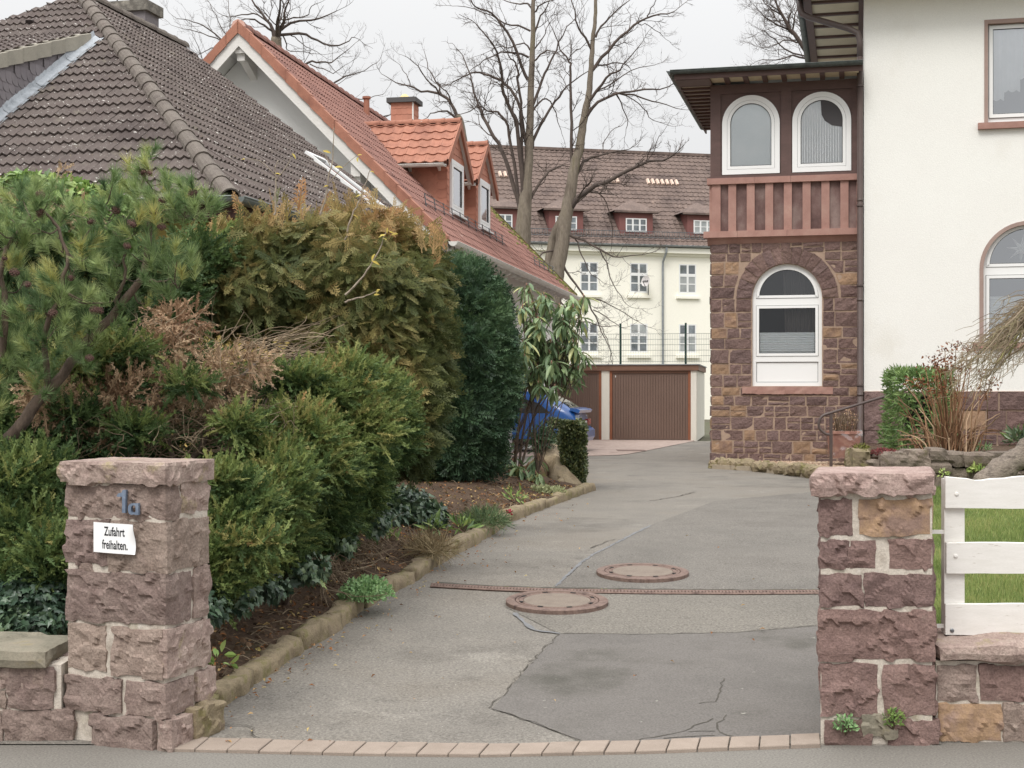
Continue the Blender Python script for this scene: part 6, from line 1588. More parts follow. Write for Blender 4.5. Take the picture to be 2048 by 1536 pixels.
M_DEADJ = leafmat('dead_juniper', [L(120, 90, 68, .55), L(146, 120, 94, .55), L(168, 146, 118, .55)], .85, .1, .15, .3)
M_YEW = leafmat('dark_yew_needles', [L(30, 54, 38, .5), L(50, 80, 52, .5), L(78, 108, 66, .5), L(104, 126, 74, .5)], .5, .35, .15, .3)
M_PINE = leafmat('pine_needles', [L(66, 96, 58, .55), L(98, 128, 76, .55), L(136, 156, 94, .6), L(176, 164, 80, .6)], .5, .35, .2, .25)
M_IVY = leafmat('dark_ivy_leaves', [L(36, 58, 46, .5), L(56, 82, 60, .5), L(86, 108, 74, .55), L(122, 146, 70, .55)], .35, .5, .1, .25)
M_IVYL = leafmat('fresh_ivy_leaves', [L(70, 104, 44, .55), L(110, 142, 56, .6), L(150, 168, 80, .6)], .4, .45, .25, .25)
M_RHO = leafmat('rhododendron_leaves', [L(72, 102, 66, .55), L(104, 130, 86, .6), L(134, 150, 100, .6), L(182, 176, 104, .65)], .4, .45, .2, .2)
M_BOX = leafmat('clipped_hedge_leaves', [L(48, 66, 40, .5), L(76, 92, 52, .5), L(108, 116, 66, .55), L(146, 130, 88, .55)], .35, .5, .12, .3)
M_BAM = leafmat('fresh_green_bamboo', [L(68, 106, 50, .5), L(100, 136, 64, .5), L(136, 164, 86, .5)], .45, .4, .3, .3, .85)
M_CUSH = leafmat('cushion_leaves', [L(74, 118, 66, .55), L(110, 150, 92, .6), L(150, 184, 124, .65)], .45, .4, .15, .2)
M_YLEAF = leafmat('yellow_leaves', [L(214, 186, 50, .75), L(232, 214, 84, .8)], .6, .3, .4, .15, .6)

def bush(name, label, cat, mat_, blobs, n, T, smin, smax, ax_f, tint_f, seed, group=None, base=None, inner=.35, lump=.18, lscale=3.0, stems=None, deep=.4, part='foliage', thing_=None, upnrm=False):
    r = np.random.default_rng(seed)
    C = np.array([b[0] for b in blobs])
    base = base if base is not None else np.array((C[:, 0].mean(), C[:, 1].mean(), gz(C[:, 1].mean()) + .1))
    t = thing_ or thing(name, base, label, cat, group); mb = MB()
    for layer, (nn_, inn, sc) in enumerate(((n, inner, 1.0), (int(n * deep), .9, 1.35))):
        p, nr = shell(blobs, nn_, r, inn, lump, lscale); m = len(p)
        ax = ax_f(p, nr, r); tn = np.clip(tint_f(p, nr, r), 0.001, 1); k = r.integers(0, len(T), m); sc_ = r.uniform(smin, smax, m) * sc
        nh = nr + .6 * rnd3(r, m)
        for j in range(len(T)):
            s_ = k == j
            if s_.any(): scatter(mb, T[j], p[s_], ax[s_], nh[s_], sc_[s_], tn[s_])
    mb.build(part, mat_, t)
    if stems is not None:
        mb = MB()
        for pts, ra in stems: mb.tube(pts, ra, 6)
        mb.build('stem', M_WOOD, t, smooth=True)
    return t
def curve(pts, n=10, wob=0.0, r=None):
    pts = np.asarray(pts, float); s = np.linspace(0, 1, len(pts)); u = np.linspace(0, 1, n)
    # Catmull-Rom through the points
    out = []
    for x in u:
        f = x * (len(pts) - 1); i = min(int(f), len(pts) - 2); t = f - i
        p0, p1, p2, p3 = pts[max(i - 1, 0)], pts[i], pts[i + 1], pts[min(i + 2, len(pts) - 1)]
        out.append(.5 * (2 * p1 + (p2 - p0) * t + (2 * p0 - 5 * p1 + 4 * p2 - p3) * t * t + (3 * p1 - p0 - 3 * p2 + p3) * t ** 3))
    out = np.array(out)
    if wob and r is not None: out[1:-1] += r.normal(0, wob, (n - 2, 3))
    return out

# ---- olive thuja hedge
droopax = lambda p, nr, r: nr * np.array((1, .4, .3)) + np.array((0, 0, -.6)) + .6 * rnd3(r, len(p))
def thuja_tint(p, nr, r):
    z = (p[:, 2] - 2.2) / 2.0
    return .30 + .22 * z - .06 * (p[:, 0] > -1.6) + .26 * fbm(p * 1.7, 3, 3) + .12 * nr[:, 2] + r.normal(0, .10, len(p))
TH = [BL(455, 530, 66, 66, 13.0, .5), BL(540, 520, 85, 76, 13.2, .55), BL(640, 510, 95, 78, 13.3, .6), BL(730, 510, 90, 78, 13.6, .6), BL(810, 525, 62, 66, 14.0, .5), BL(480, 590, 85, 65, 12.8, .45), BL(580, 580, 90, 70, 12.9, .5),
      BL(690, 600, 90, 120, 13.0, .6), BL(775, 610, 90, 135, 13.3, .6), BL(842, 560, 42, 80, 14.0, .4), BL(760, 740, 80, 130, 13.0, .55), BL(800, 820, 48, 110, 13.0, .45), BL(700, 720, 70, 90, 12.8, .4), BL(390, 560, 50, 50, 12.7, .35), BL(860, 690, 24, 110, 13.8, .3)]
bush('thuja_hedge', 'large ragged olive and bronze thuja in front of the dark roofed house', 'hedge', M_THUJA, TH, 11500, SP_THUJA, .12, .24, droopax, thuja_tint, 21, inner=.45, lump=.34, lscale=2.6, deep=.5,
     stems=[(curve([P(690, 1010, 12.7), P(700, 850, 13.0), P(690, 700, 13.2), P(700, 560, 13.4)], 10), .05), (curve([P(600, 900, 12.6), P(560, 720, 12.9), P(490, 640, 13.1), P(470, 560, 13.2)], 10), .04), (curve([P(560, 720, 12.9), P(620, 640, 13.1), P(640, 560, 13.2)], 8), .03)])
# leading shoots rising from its top
r_ = np.random.default_rng(99); mb = MB(); tops = [(430, 450), (470, 425), (500, 405), (540, 398), (580, 392), (610, 405), (650, 398), (690, 395), (720, 405), (760, 398), (790, 410), (830, 430), (860, 450), (880, 470)]
for px, py in tops:
    for q in range(7):
        p = P(px + r_.normal(0, 16), py + r_.uniform(22, 75), 13.5 + r_.normal(0, .3)); ax = np.array([(r_.normal(0, .35), r_.normal(0, .35), 1.0)])
        scatter(mb, SP_THUJA[q % 3], [p], ax, rnd3(r_, 1), r_.uniform(.16, .3), np.array([min(1, max(.01, r_.normal(.66, .15)))]))
mb.build('leading_shoots', M_THUJA, bpy.data.objects['thuja_hedge'])

# ---- green juniper hedge along the kerb
upax = lambda p, nr, r: nr * np.array((1, .35, .6)) + np.array((.1, 0, .35)) + .75 * rnd3(r, len(p))
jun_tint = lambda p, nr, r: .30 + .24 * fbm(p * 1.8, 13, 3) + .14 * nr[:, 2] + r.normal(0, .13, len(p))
JU = [BL(420, 1140, 40, 62, 8.75, .28), BL(470, 1105, 55, 72, 9.3, .34), BL(550, 1045, 66, 98, 10.1, .42), BL(636, 985, 66, 108, 10.9, .45), BL(722, 925, 55, 100, 11.7, .42), BL(782, 850, 42, 80, 12.2, .38),
      BL(470, 1030, 70, 60, 9.0, .32), BL(540, 990, 75, 70, 9.6, .4), BL(620, 930, 80, 75, 10.3, .45), BL(690, 860, 75, 75, 10.9, .45), BL(590, 860, 75, 45, 10.2, .38), BL(655, 785, 80, 30, 10.7, .36), BL(555, 905, 62, 24, 9.8, .28), BL(440, 965, 50, 22, 8.9, .26), BL(735, 800, 52, 58, 11.6, .38), BL(490, 1085, 78, 20, 8.75, .24), BL(600, 760, 60, 20, 10.5, .3), BL(690, 745, 50, 24, 10.9, .3)]
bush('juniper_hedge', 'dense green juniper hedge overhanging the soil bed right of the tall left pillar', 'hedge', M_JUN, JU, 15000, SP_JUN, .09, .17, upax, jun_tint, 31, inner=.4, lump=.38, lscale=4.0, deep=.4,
     stems=[(curve([G(560, 1240), P(590, 1120, 9.9), P(640, 980, 10.6)], 8), .035)])
JL = [BL(50, 960, 110, 60, 9.0, .4), BL(60, 1060, 100, 70, 8.9, .4), BL(-60, 1000, 90, 120, 9.1, .4), BL(110, 1130, 50, 60, 8.6, .3), BL(10, 1150, 80, 40, 8.7, .3), BL(-180, 1060, 100, 110, 9.0, .4), BL(-330, 1050, 100, 110, 9.0, .4), BL(-480, 1060, 90, 100, 9.0, .4)]
bush('juniper_shrub', 'green juniper growing behind the low wall at the far left', 'shrub', M_JUN, JL, 8600, SP_JUN, .09, .17, upax, lambda p, nr, r: jun_tint(p, nr, r) - .04, 32, inner=.4, lump=.25, deep=.45)
J2 = [BL(190, 722, 70, 22, 9.9, .3), BL(240, 705, 60, 18, 9.95, .3), BL(150, 740, 40, 16, 9.8, .25)]
bush('juniper_sprig', 'small bright green juniper tuft among the dead brown branches', 'shrub', M_JUN, J2, 520, SP_JUN, .12, .2, upax, lambda p, nr, r: jun_tint(p, nr, r) + .1, 33, inner=.7, deep=.2, stems=[(curve([P(250, 900, 9.9), P(230, 800, 9.9), P(200, 725, 9.9)], 6), .015)])
# ---- dead thicket
J3 = [BL(380, 770, 40, 16, 9.75, .2), BL(150, 830, 50, 20, 9.5, .2), BL(480, 850, 40, 22, 9.6, .2), BL(270, 860, 50, 22, 9.5, .2)]
bush('juniper_sprig', 'loose green juniper shoots growing through the dead brown twigs', 'shrub', M_JUN, J3, 560, SP_JUN, .1, .18, upax, jun_tint, 36, inner=.8, deep=.2)
dz = thing('dead_juniper', P(400, 950, 10) * np.array((1, 1, 0)) + (0, 0, .5), 'dead brown juniper with bare pale twigs between pine and green hedge', 'shrub')
r_ = np.random.default_rng(41); mb = MB()
DJ = [BL(330, 700, 60, 30, 10.3, .3), BL(450, 735, 70, 28, 10.2, .3), BL(300, 790, 80, 36, 10.0, .3), BL(430, 790, 60, 30, 10.0, .25), BL(230, 800, 100, 60, 9.8, .35), BL(110, 800, 60, 45, 9.6, .3), BL(500, 730, 40, 30, 10.2, .25), BL(360, 645, 60, 30, 10.5, .3)]
p, nr = shell(DJ, 1150, r_, .8, .3, 4); ax = nr + .8 * rnd3(r_, len(p)) + np.array((0, 0, -.2)); k = r_.integers(0, 3, len(p))
tn = np.clip(.45 + .35 * fbm(p * 2.2, 4, 2) + .2 * (p[:, 0] > -2.4) + r_.normal(0, .1, len(p)), .01, 1)
for j in range(3): scatter(mb, SP_JUN[j], p[k == j], ax[k == j], rnd3(r_, (k == j).sum()), r_.uniform(.1, .19, (k == j).sum()), tn[k == j])
mb.build('dry_sprays', M_DEADJ, dz)
mb = MB()
def twig(a, b, ra, wob, n=9, t=.5):
    m = (np.array(a) + np.array(b)) / 2 + r_.normal(0, wob, 3); mb.tube(curve([a, m, b], n, wob * .12, r_), np.linspace(ra, ra * .35, n), 4, tint=max(.01, t), cap=False)
for i in range(170):
    px, py = r_.uniform(280, 520), r_.uniform(800, 905); a = P(px + r_.uniform(-120, 60), py + r_.uniform(-40, 60), r_.uniform(9.7, 10.4)); b = P(px + r_.uniform(-20, 110), py + r_.uniform(-60, 20), r_.uniform(9.6, 10.5)); twig(a, b, r_.uniform(.0025, .006), .07, t=r_.uniform(.2, 1))
for i in range(48):
    a = P(r_.uniform(470, 560), r_.uniform(680, 745), r_.uniform(10.8, 11.4)); b = P(r_.uniform(600, 700), r_.uniform(630, 730), r_.uniform(10.8, 11.6)); twig(a, b, r_.uniform(.003, .008), .05, t=r_.uniform(.3, 1))
for i in range(170):
    px, py = r_.uniform(230, 530), r_.uniform(640, 840); a = P(px, py, r_.uniform(9.8, 10.4)); b = a + r_.normal(0, .16, 3); twig(a, b, r_.uniform(.002, .004), .03, 6, t=r_.uniform(.2, .9))
for i in range(60):
    px, py = r_.uniform(0, 420), r_.uniform(860, 960); a = P(px, py, r_.uniform(9.2, 9.8)); b = a + np.array((r_.normal(0, .2), r_.normal(0, .1), r_.uniform(-.1, .3))); twig(a, b, r_.uniform(.002, .005), .05, 7, t=r_.uniform(.1, .8))
mb.build('bare_twigs', M_TWIG, dz)
mb = MB()
for pts, ra in (([(330, 960, 9.9), (400, 900, 9.95), (440, 800, 10.1), (520, 720, 10.5)], .03), ([(360, 960, 9.9), (330, 860, 10.0), (310, 760, 10.2)], .025), ([(500, 900, 10.0), (540, 790, 10.6), (600, 700, 11.1)], .02)): mb.tube(curve([P(*q) for q in pts], 10), np.linspace(ra, ra * .4, 10), 6)
mb.build('branch', M_WOOD, dz, smooth=True)

# ---- mountain pine
pn = thing('mountain_pine', P(-60, 1150, 9.2) * np.array((1, 1, 0)) + (0, 0, .4), 'long needled mountain pine with brown cones at the left edge', 'pine tree')
r_ = np.random.default_rng(51); mbw, mbn, cones = MB(), MB(), []
stems = [([(-60, 1150, 9.3), (-30, 960, 9.25), (40, 850, 9.2), (100, 780, 9.2), (150, 715, 9.2)], .055, .03), ([(150, 715, 9.2), (235, 615, 9.25), (282, 555, 9.25), (300, 470, 9.25), (298, 410, 9.25), (285, 360, 9.25), (290, 318, 9.25)], .03, .010),
         ([(-40, 980, 9.2), (-20, 800, 9.1), (10, 640, 9.0), (5, 520, 9.0), (60, 430, 9.0)], .035, .010), ([(100, 780, 9.2), (90, 680, 9.0), (120, 590, 8.9), (135, 500, 8.9), (85, 420, 8.95)], .022, .008), ([(235, 615, 9.25), (250, 500, 9.3), (190, 440, 9.3)], .013, .006), ([(295, 440, 9.25), (345, 420, 9.2), (400, 430, 9.2)], .010, .005), ([(285, 555, 9.25), (350, 570, 9.2)], .009, .004), ([(300, 470, 9.25), (240, 430, 9.2), (190, 400, 9.2)], .009, .004)]
SP = []
for pl, r0, r1 in stems:
    c = curve([P(*q) for q in pl], 16, .008, r_); mbw.tube(c, np.linspace(r0, r1, 16), 7); SP.append(c)
allst = np.concatenate(SP[1:])
tips = [(290, 325), (232, 372), (262, 395), (322, 372), (350, 395), (390, 385), (405, 425), (375, 440), (330, 440), (275, 430), (225, 425), (180, 440), (255, 480), (300, 505), (345, 520), (250, 545), (230, 590), (365, 560), (315, 590), (70, 395), (90, 440), (30, 450), (130, 455), (10, 500), (60, 500), (110, 510), (160, 500), (30, 550), (85, 560), (140, 560), (190, 530), (10, 600), (60, 615), (110, 600), (150, 610), (185, 590), (20, 660), (75, 660), (125, 640), (165, 660), (200, 650), (110, 700), (60, 715), (10, 720), (150, 720), (-20, 640), (-30, 560), (-20, 460), (50, 760), (90, 770), (-10, 790), (200, 500), (280, 470), (95, 400), (40, 410)]
pos, axs, tint, scl = [], [], [], []
for px, py in tips:
    for q in range(7):
        tip = P(px + r_.normal(0, 20), py + r_.normal(0, 18), r_.uniform(8.75, 9.5)); d = np.linalg.norm(allst - tip, axis=1); j = d.argmin(); b = allst[j]
        dirn = unit(tip - b + np.array((0, -.05, .10))); L_ = .10; start = tip - dirn * L_ * .7
        ax_ = unit(dirn * .4 + np.array((r_.normal(0, .5), r_.normal(0, .4) - .45, .6)))
        if q < 2: mbw.tube(curve([b, (b + start) / 2 + (0, 0, -.02), start + ax_ * .05], 7), np.linspace(.006, .003, 7), 4, cap=False)
        pos.append(start); axs.append(ax_); tint.append(np.clip(r_.normal(.45, .22), .01, .85)); scl.append(r_.uniform(.15, .20))
    if r_.random() < .2: cones.append((px + r_.normal(0, 14), py + r_.normal(0, 14) + 14))
pos, axs, tint, scl = map(np.array, (pos, axs, tint, scl))
tint[(pos[:, 0] > P(150, 0, 9)[0]) & (pos[:, 2] < 2.3) & (r_.random(len(pos)) < .15)] = .98
k = r_.integers(0, 4, len(pos))
for j in range(4): scatter(mbn, SP_PINE[j], pos[k == j], axs[k == j], rnd3(r_, (k == j).sum()), scl[k == j], tint[k == j])
mbw.build('branch', M_WOOD, pn, smooth=True); mbn.build('needles', M_PINE, pn)
M_CONE = mat('brown_cone', [L(92, 62, 56, .6), L(124, 90, 78, .6)], scale=60, rough=.8, fine=.2)
mb = MB(); V, Q = [], []
for ring_ in range(7):
    rr, zz_ = .024 * math.sin(math.pi * (ring_ + .7) / 7.6), -.028 + .056 * ring_ / 6
    for a in range(8):
        t = 2 * math.pi * (a + .5 * (ring_ % 2)) / 8; c = np.array((rr * math.cos(t), zz_, rr * math.sin(t))); o = np.array((math.cos(t), .45, math.sin(t))); s_ = np.array((-math.sin(t), 0, math.cos(t)))
        b = len(V); V += [c - s_ * .006, c + o * .007 - np.array((0, .004, 0)), c + s_ * .006, c + o * .003 + np.array((0, .007, 0))]; Q.append((b, b + 1, b + 2, b + 3))
mb.add(V, np.array(Q)); mb.tube([(0, -.028, 0), (0, 0, 0), (0, .028, 0)], [.008, .018, .006], 7); mcone, _ = mb.mesh('cone', M_CONE, center=False)
for px, py in cones + [(325, 402), (286, 345), (300, 346), (8, 517), (30, 545), (55, 570), (255, 492), (190, 620)]:
    R_ = np.array(Matrix.Rotation(random.uniform(0, 6), 3, 'Z') @ Matrix.Rotation(random.uniform(-.8, .8), 3, 'X')) * random.uniform(.75, 1.0); place('cone', mcone, P(px, py, 8.8), pn, rot=R_)

# ---- evergreen screen behind the pine
bush('evergreen_screen', 'dense dark evergreen hedge filling the space behind the mountain pine', 'hedge', M_JUN, [BL(120, 800, 260, 200, 12.0, .3), BL(40, 560, 110, 110, 11.6, .4), BL(180, 560, 100, 100, 11.7, .4), BL(310, 590, 80, 80, 11.9, .35), BL(60, 720, 120, 110, 11.4, .4), BL(200, 720, 110, 100, 11.5, .4), BL(330, 730, 90, 90, 11.6, .35), BL(60, 880, 120, 110, 11.2, .4), BL(220, 880, 110, 110, 11.3, .4), BL(370, 860, 90, 90, 11.4, .35), BL(470, 830, 70, 80, 11.7, .3), BL(-60, 700, 90, 260, 11.4, .4), BL(-190, 620, 90, 180, 11.4, .4), BL(-320, 640, 90, 180, 11.3, .4), BL(-200, 880, 120, 120, 11.2, .4), BL(-360, 880, 110, 120, 11.2, .4), BL(-480, 760, 90, 220, 11.3, .4), BL(400, 520, 50, 50, 12.4, .3), BL(560, 800, 60, 70, 12.0, .3)], 12500, SP_JUN, .14, .24, upax, lambda p, nr, r: .16 + .2 * fbm(p * 1.5, 23, 2) + r.normal(0, .1, len(p)), 34, inner=.5, lump=.25, deep=.4)
# ---- ivy
ivyax = lambda p, nr, r: np.array((0, 0, -1.0)) + .5 * nr + .6 * rnd3(r, len(p))
ivt = lambda p, nr, r: .32 + .2 * fbm(p * 3, 2, 2) + r.normal(0, .14, len(p))
bush('climbing_ivy', 'fresh green climbing ivy along the left eave of the dark roof', 'ivy', M_IVYL, [BL(60, 370, 60, 26, 11.0, .35), BL(130, 385, 60, 32, 11, .35), BL(190, 410, 60, 40, 11, .35), BL(0, 390, 60, 40, 11, .35), BL(70, 430, 90, 50, 11, .3), BL(210, 460, 70, 60, 11, .3)], 2600, [IVY], .05, .09, ivyax, lambda p, nr, r: .4 + r.normal(0, .22, len(p)), 61, inner=.6, lump=.3)
mb = MB(); r_ = np.random.default_rng(62)
p, nr = shell([BL(40, 400, 60, 40, 10.9, .3), BL(120, 400, 60, 30, 10.9, .3), BL(125, 345, 10, 16, 10.9, .1), BL(180, 430, 50, 40, 10.9, .3)], 420, r_, .5, .3)
scatter(mb, SP_JUN[0], p, nr + rnd3(r_, len(p)), rnd3(r_, len(p)), r_.uniform(.06, .12, len(p)), r_.uniform(.3, 1, len(p))); mb.build('dry_flower_heads', M_DEADJ, bpy.data.objects['climbing_ivy'])
bush('wall_ivy', 'dark green ivy behind the low wall left of the tall pillar', 'ivy', M_IVY, [BL(70, 1195, 80, 55, 8.45, .25), BL(-20, 1210, 80, 60, 8.45, .25), BL(110, 1240, 40, 40, 8.3, .2), BL(30, 1250, 90, 30, 8.2, .2), BL(-150, 1230, 110, 50, 8.4, .2), BL(-330, 1230, 110, 50, 8.4, .2)], 2600, [IVY], .04, .075, ivyax, ivt, 63, inner=.5, lump=.25)
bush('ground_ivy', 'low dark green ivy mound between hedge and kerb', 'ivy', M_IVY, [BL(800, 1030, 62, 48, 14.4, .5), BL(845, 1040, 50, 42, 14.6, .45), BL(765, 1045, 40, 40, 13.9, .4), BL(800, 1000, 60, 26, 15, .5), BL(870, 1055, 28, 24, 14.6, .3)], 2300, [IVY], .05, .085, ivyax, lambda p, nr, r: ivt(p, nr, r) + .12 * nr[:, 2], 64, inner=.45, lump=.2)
bush('hedge_ivy', 'dark ivy creeping out at the foot of the juniper hedge', 'ivy', M_IVY, [BL(425, 1210, 30, 34, 8.55, .2), BL(475, 1195, 40, 28, 8.9, .2), BL(540, 1170, 42, 26, 9.4, .25), BL(615, 1135, 38, 30, 10.0, .25), BL(685, 1085, 34, 34, 11.0, .25), BL(750, 1040, 28, 36, 12.0, .25)], 1000, [IVY], .035, .065, ivyax, ivt, 65, inner=.5, lump=.3, deep=.3)
r_ = np.random.default_rng(66); mb = MB()
for i in range(240):
    px = r_.uniform(640, 780); y0 = np.interp(px, [640, 780], [1150, 1070]); a = P(px, y0 + r_.uniform(-20, 30), np.interp(px, [640, 780], [10.2, 12.8])); b = a + np.array((r_.normal(0, .14), r_.normal(0, .1), r_.uniform(-.2, .12))); mb.tube(curve([a, (a + b) / 2 + r_.normal(0, .03, 3), b], 5), [.004, .004, .003, .003, .002], 3, tint=max(.01, r_.random()), cap=False)
mb.build('dry_runners', M_TWIG, bpy.data.objects['hedge_ivy'])

# ---- yew
YB = [BL(x - 28, y + max(0, (720 - y) * .17), a, b * .96, Y, d) for x, y, a, b, Y, d in ((945, 600, 75, 95, 19.3, .55), (960, 700, 88, 120, 19.2, .65), (955, 810, 92, 120, 19.2, .65), (925, 890, 80, 70, 19.1, .55), (895, 760, 48, 150, 19.4, .5), (905, 640, 45, 90, 19.5, .45), (1000, 620, 40, 75, 19.4, .4), (1015, 740, 36, 90, 19.3, .4), (985, 900, 40, 50, 19.2, .35), (930, 535, 45, 45, 19.4, .35))]
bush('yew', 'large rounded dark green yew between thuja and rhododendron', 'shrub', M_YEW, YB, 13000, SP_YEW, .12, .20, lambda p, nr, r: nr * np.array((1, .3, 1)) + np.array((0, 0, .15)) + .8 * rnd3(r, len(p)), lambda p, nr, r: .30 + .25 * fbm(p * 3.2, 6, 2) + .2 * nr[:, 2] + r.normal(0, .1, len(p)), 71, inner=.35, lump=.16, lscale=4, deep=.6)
mb = MB(); M_YTR = mat('reddish_yew_bark', [L(120, 74, 56, .6), L(146, 96, 72, .6), L(92, 60, 48, .6)], scale=10, rough=.95, bump=.6, bscale=30, fine=.2, stretch=(1, 1, .3))
for px, ra in ((845, .035), (853, .05), (870, .06), (888, .045), (902, .04), (835, .03)): a = P(px, 985, 19.0); mb.tube(curve([a, P(px + 6, 930, 19.1), P(px + 20, 850, 19.3), P(px + 40, 700, 19.5)], 8), np.linspace(ra, ra * .5, 8), 6)
mb.build('trunk', M_YTR, bpy.data.objects['yew'], smooth=True)
for px, py in ((930, 545), (970, 560), (1010, 590), (985, 540)):
    pass
# ---- rhododendron
rt = thing('rhododendron', G(1035, 975, .1), 'tall rhododendron with long drooping leaves beside the yew', 'shrub')
r_ = np.random.default_rng(81); mbw, mbl, mbb = MB(), MB(), MB(); Yr = 20.6
stem_pts = [[(1022, 985), (1030, 900), (1040, 830), (1065, 740), (1075, 640), (1058, 575)], [(1035, 985), (1044, 880), (1060, 800), (1095, 720), (1110, 640), (1100, 600)], [(1040, 985), (1050, 900), (1080, 800), (1120, 740), (1145, 670)], [(1028, 985), (1034, 900), (1046, 780), (1050, 680), (1045, 600)], [(1060, 800), (1100, 770), (1140, 760), (1150, 740)], [(1018, 985), (1012, 960), (1005, 940)], [(1045, 960), (1060, 945), (1075, 950)]]
for pl in stem_pts: mbw.tube(curve([P(x, y, Yr + r_.normal(0, .1)) for x, y in pl], 12, .01, r_), np.linspace(.022, .008, 12), 6)
ends = [(1050, 580), (1062, 600), (1085, 600), (1045, 620), (1070, 635), (1100, 625), (1110, 650), (1055, 655), (1085, 660), (1130, 660), (1060, 690), (1100, 690), (1140, 690), (1155, 705), (1048, 720), (1080, 715), (1115, 720), (1165, 715), (1150, 735), (1060, 750), (1095, 750), (1130, 750), (1075, 775), (1110, 780), (1140, 775),  (1105, 740), (1120, 700), (1070, 665), (1040, 690), (1145, 720),
        (1008, 930), (1000, 950), (1030, 925), (1045, 940), (1055, 960), (1078, 945), (1068, 940), (1020, 955)]
ends += [(r_.uniform(1046, 1165), r_.uniform(600, 765)) for _ in range(34)]; rl = []; rlm = []
for tt in (.12, .4, .8):
    mb = MB(); mb.add(LEAF_LONG[0], LEAF_LONG[1], 0, tt); rlm.append(mb.mesh('leaf', M_RHO, center=False)[0])
for px, py in ends:
    c = P(px + r_.normal(0, 4), py + r_.normal(0, 4) - 8, Yr + r_.normal(0, .28)); n = r_.integers(13, 20); az = r_.uniform(0, 6.28) + np.arange(n) * 2.4
    el = r_.uniform(-1.45, -.15, n); ax = np.stack([np.cos(az) * np.cos(el), np.sin(az) * np.cos(el), np.sin(el)], 1); nh = np.stack([np.cos(az) * .5, np.sin(az) * .5, np.full(n, .9)], 1)
    for i_ in range(n):
        y_ = unit(ax[i_] + r_.normal(0, .12, 3)); x_ = unit(np.cross(y_, nh[i_])); rl.append((r_.uniform(.15, .27), c + ax[i_] * .02 + r_.normal(0, .035, 3), np.stack([x_, y_, np.cross(x_, y_)], 1), min(2, int(max(0, r_.normal(.9, .8)) + (1.2 if py < 610 else 0) * r_.random()))))
    mbb.tube([c, c + (0, 0, .03), c + (r_.normal(0, .005), 0, .055)], [.006, .013, .004], 5)
    j = r_.integers(0, len(stem_pts)); mbw.tube(curve([P(*stem_pts[j][min(3, len(stem_pts[j]) - 1)], Yr), P(px, py + 25, Yr), c], 6) if py < 830 else [c + (0, 0, -.1), c], .006, 4, cap=False)
mbw.build('stem', M_WOOD, rt, smooth=True); rl.sort(key=lambda q: -q[0])
for sc_, p_, R_, v_ in rl[:300]: place('leaf', rlm[v_], p_, rt, rot=R_ * sc_)
for sc_, p_, R_, v_ in rl[300:]: mbl.add(p_ + (LEAF_LONG[0] * sc_) @ R_.T, LEAF_LONG[1], 0, (.12, .4, .8)[v_])
mbl.build('leaves', M_RHO, rt, kind='stuff'); mbb.build('buds', flat('brown_flower_buds', L(168, 122, 96, .7), .7), rt, kind='stuff')
# ---- clipped hedge beside the car
def box_bush(name, label, cat, m, a, b, n, T, smin, smax, seed, tint=.35, rnd=.12):
    r = np.random.default_rng(seed); a, b = np.array(a, float), np.array(b, float); t = thing(name, ((a + b) / 2) * np.array((1, 1, 0)) + (0, 0, a[2]), label, cat); mb = MB()
    u = r.random((n, 3)); fc = r.integers(0, 5, n); nr = np.zeros((n, 3)); 
    for f, (ax, v, sg) in enumerate(((0, 0, -1), (0, 1, 1), (1, 0, -1), (2, 1, 1), (1, 1, 1))):
        s = fc == f; u[s, ax] = v - sg * .14 * r.random(s.sum()) ** 1.5; nr[s, ax] = sg
    p = a + u * (b - a); p += .06 * np.stack([fbm(p * 4, 3 + k, 2) for k in range(3)], 1); ax = nr + .9 * rnd3(r, n) + np.array((0, 0, .3)); scatter(mb, T, p, ax, nr + .7 * rnd3(r, n), r.uniform(smin, smax, n), np.clip(r.normal(tint, .2, n), .01, 1)); mb.build('foliage', m, t)
    mb = MB(); mb.box(a + (b - a) * .3, b - (b - a) * .3); mb.build('shade_core', flat('dark_shade_core', (.018, .014, .010, 1), .95) if 'dark_shade_core' not in bpy.data.materials else bpy.data.materials['dark_shade_core'], t)  # solid near-black box, its colour stands in for the shade deep inside the foliage
    for k in range(3):
        mb = MB(); x = a[:2] + (b - a)[:2] * (.3 + .2 * k); mb.tube([(x[0], x[1], a[2] - .25), (x[0], x[1], a[2] + .3)], .012, 5); mb.build('stem', M_WOOD, t)
    return t
c0 = P(1122, 975, 22.0)
box_bush('clipped_hedge', 'small neatly clipped square hedge on the right tip of the bed', 'hedge', M_BOX, (.76, 21.8, .42), (1.10, 22.5, 1.28), 7000, LEAF_OV, .045, .075, 91)
box_bush('clipped_hedge', 'clipped hedge standing behind the square one in front of the blue car', 'hedge', M_BOX, (.66, 23.6, .30), (.95, 24.2, 1.28), 2200, LEAF_OV, .045, .075, 92, .25)
bush('juniper_shrub', 'dark conifer shrub in front of the blue car side', 'shrub', M_YEW, [BL(1080, 880, 16, 20, 23.2, .2)], 160, SP_JUN, .12, .2, upax, lambda p, nr, r: .3 + r.normal(0, .15, len(p)), 93, inner=.7, deep=.3)
mb = MB(); q0 = G(1158, 968); mb.box((q0[0] - .035, q0[1] - .05, .28), (q0[0] + .035, q0[1] + .05, .66)); o = mb.build('stone_post', M_CUT, None); tag(o, 'short reddish stone post under the square clipped hedge', 'post')
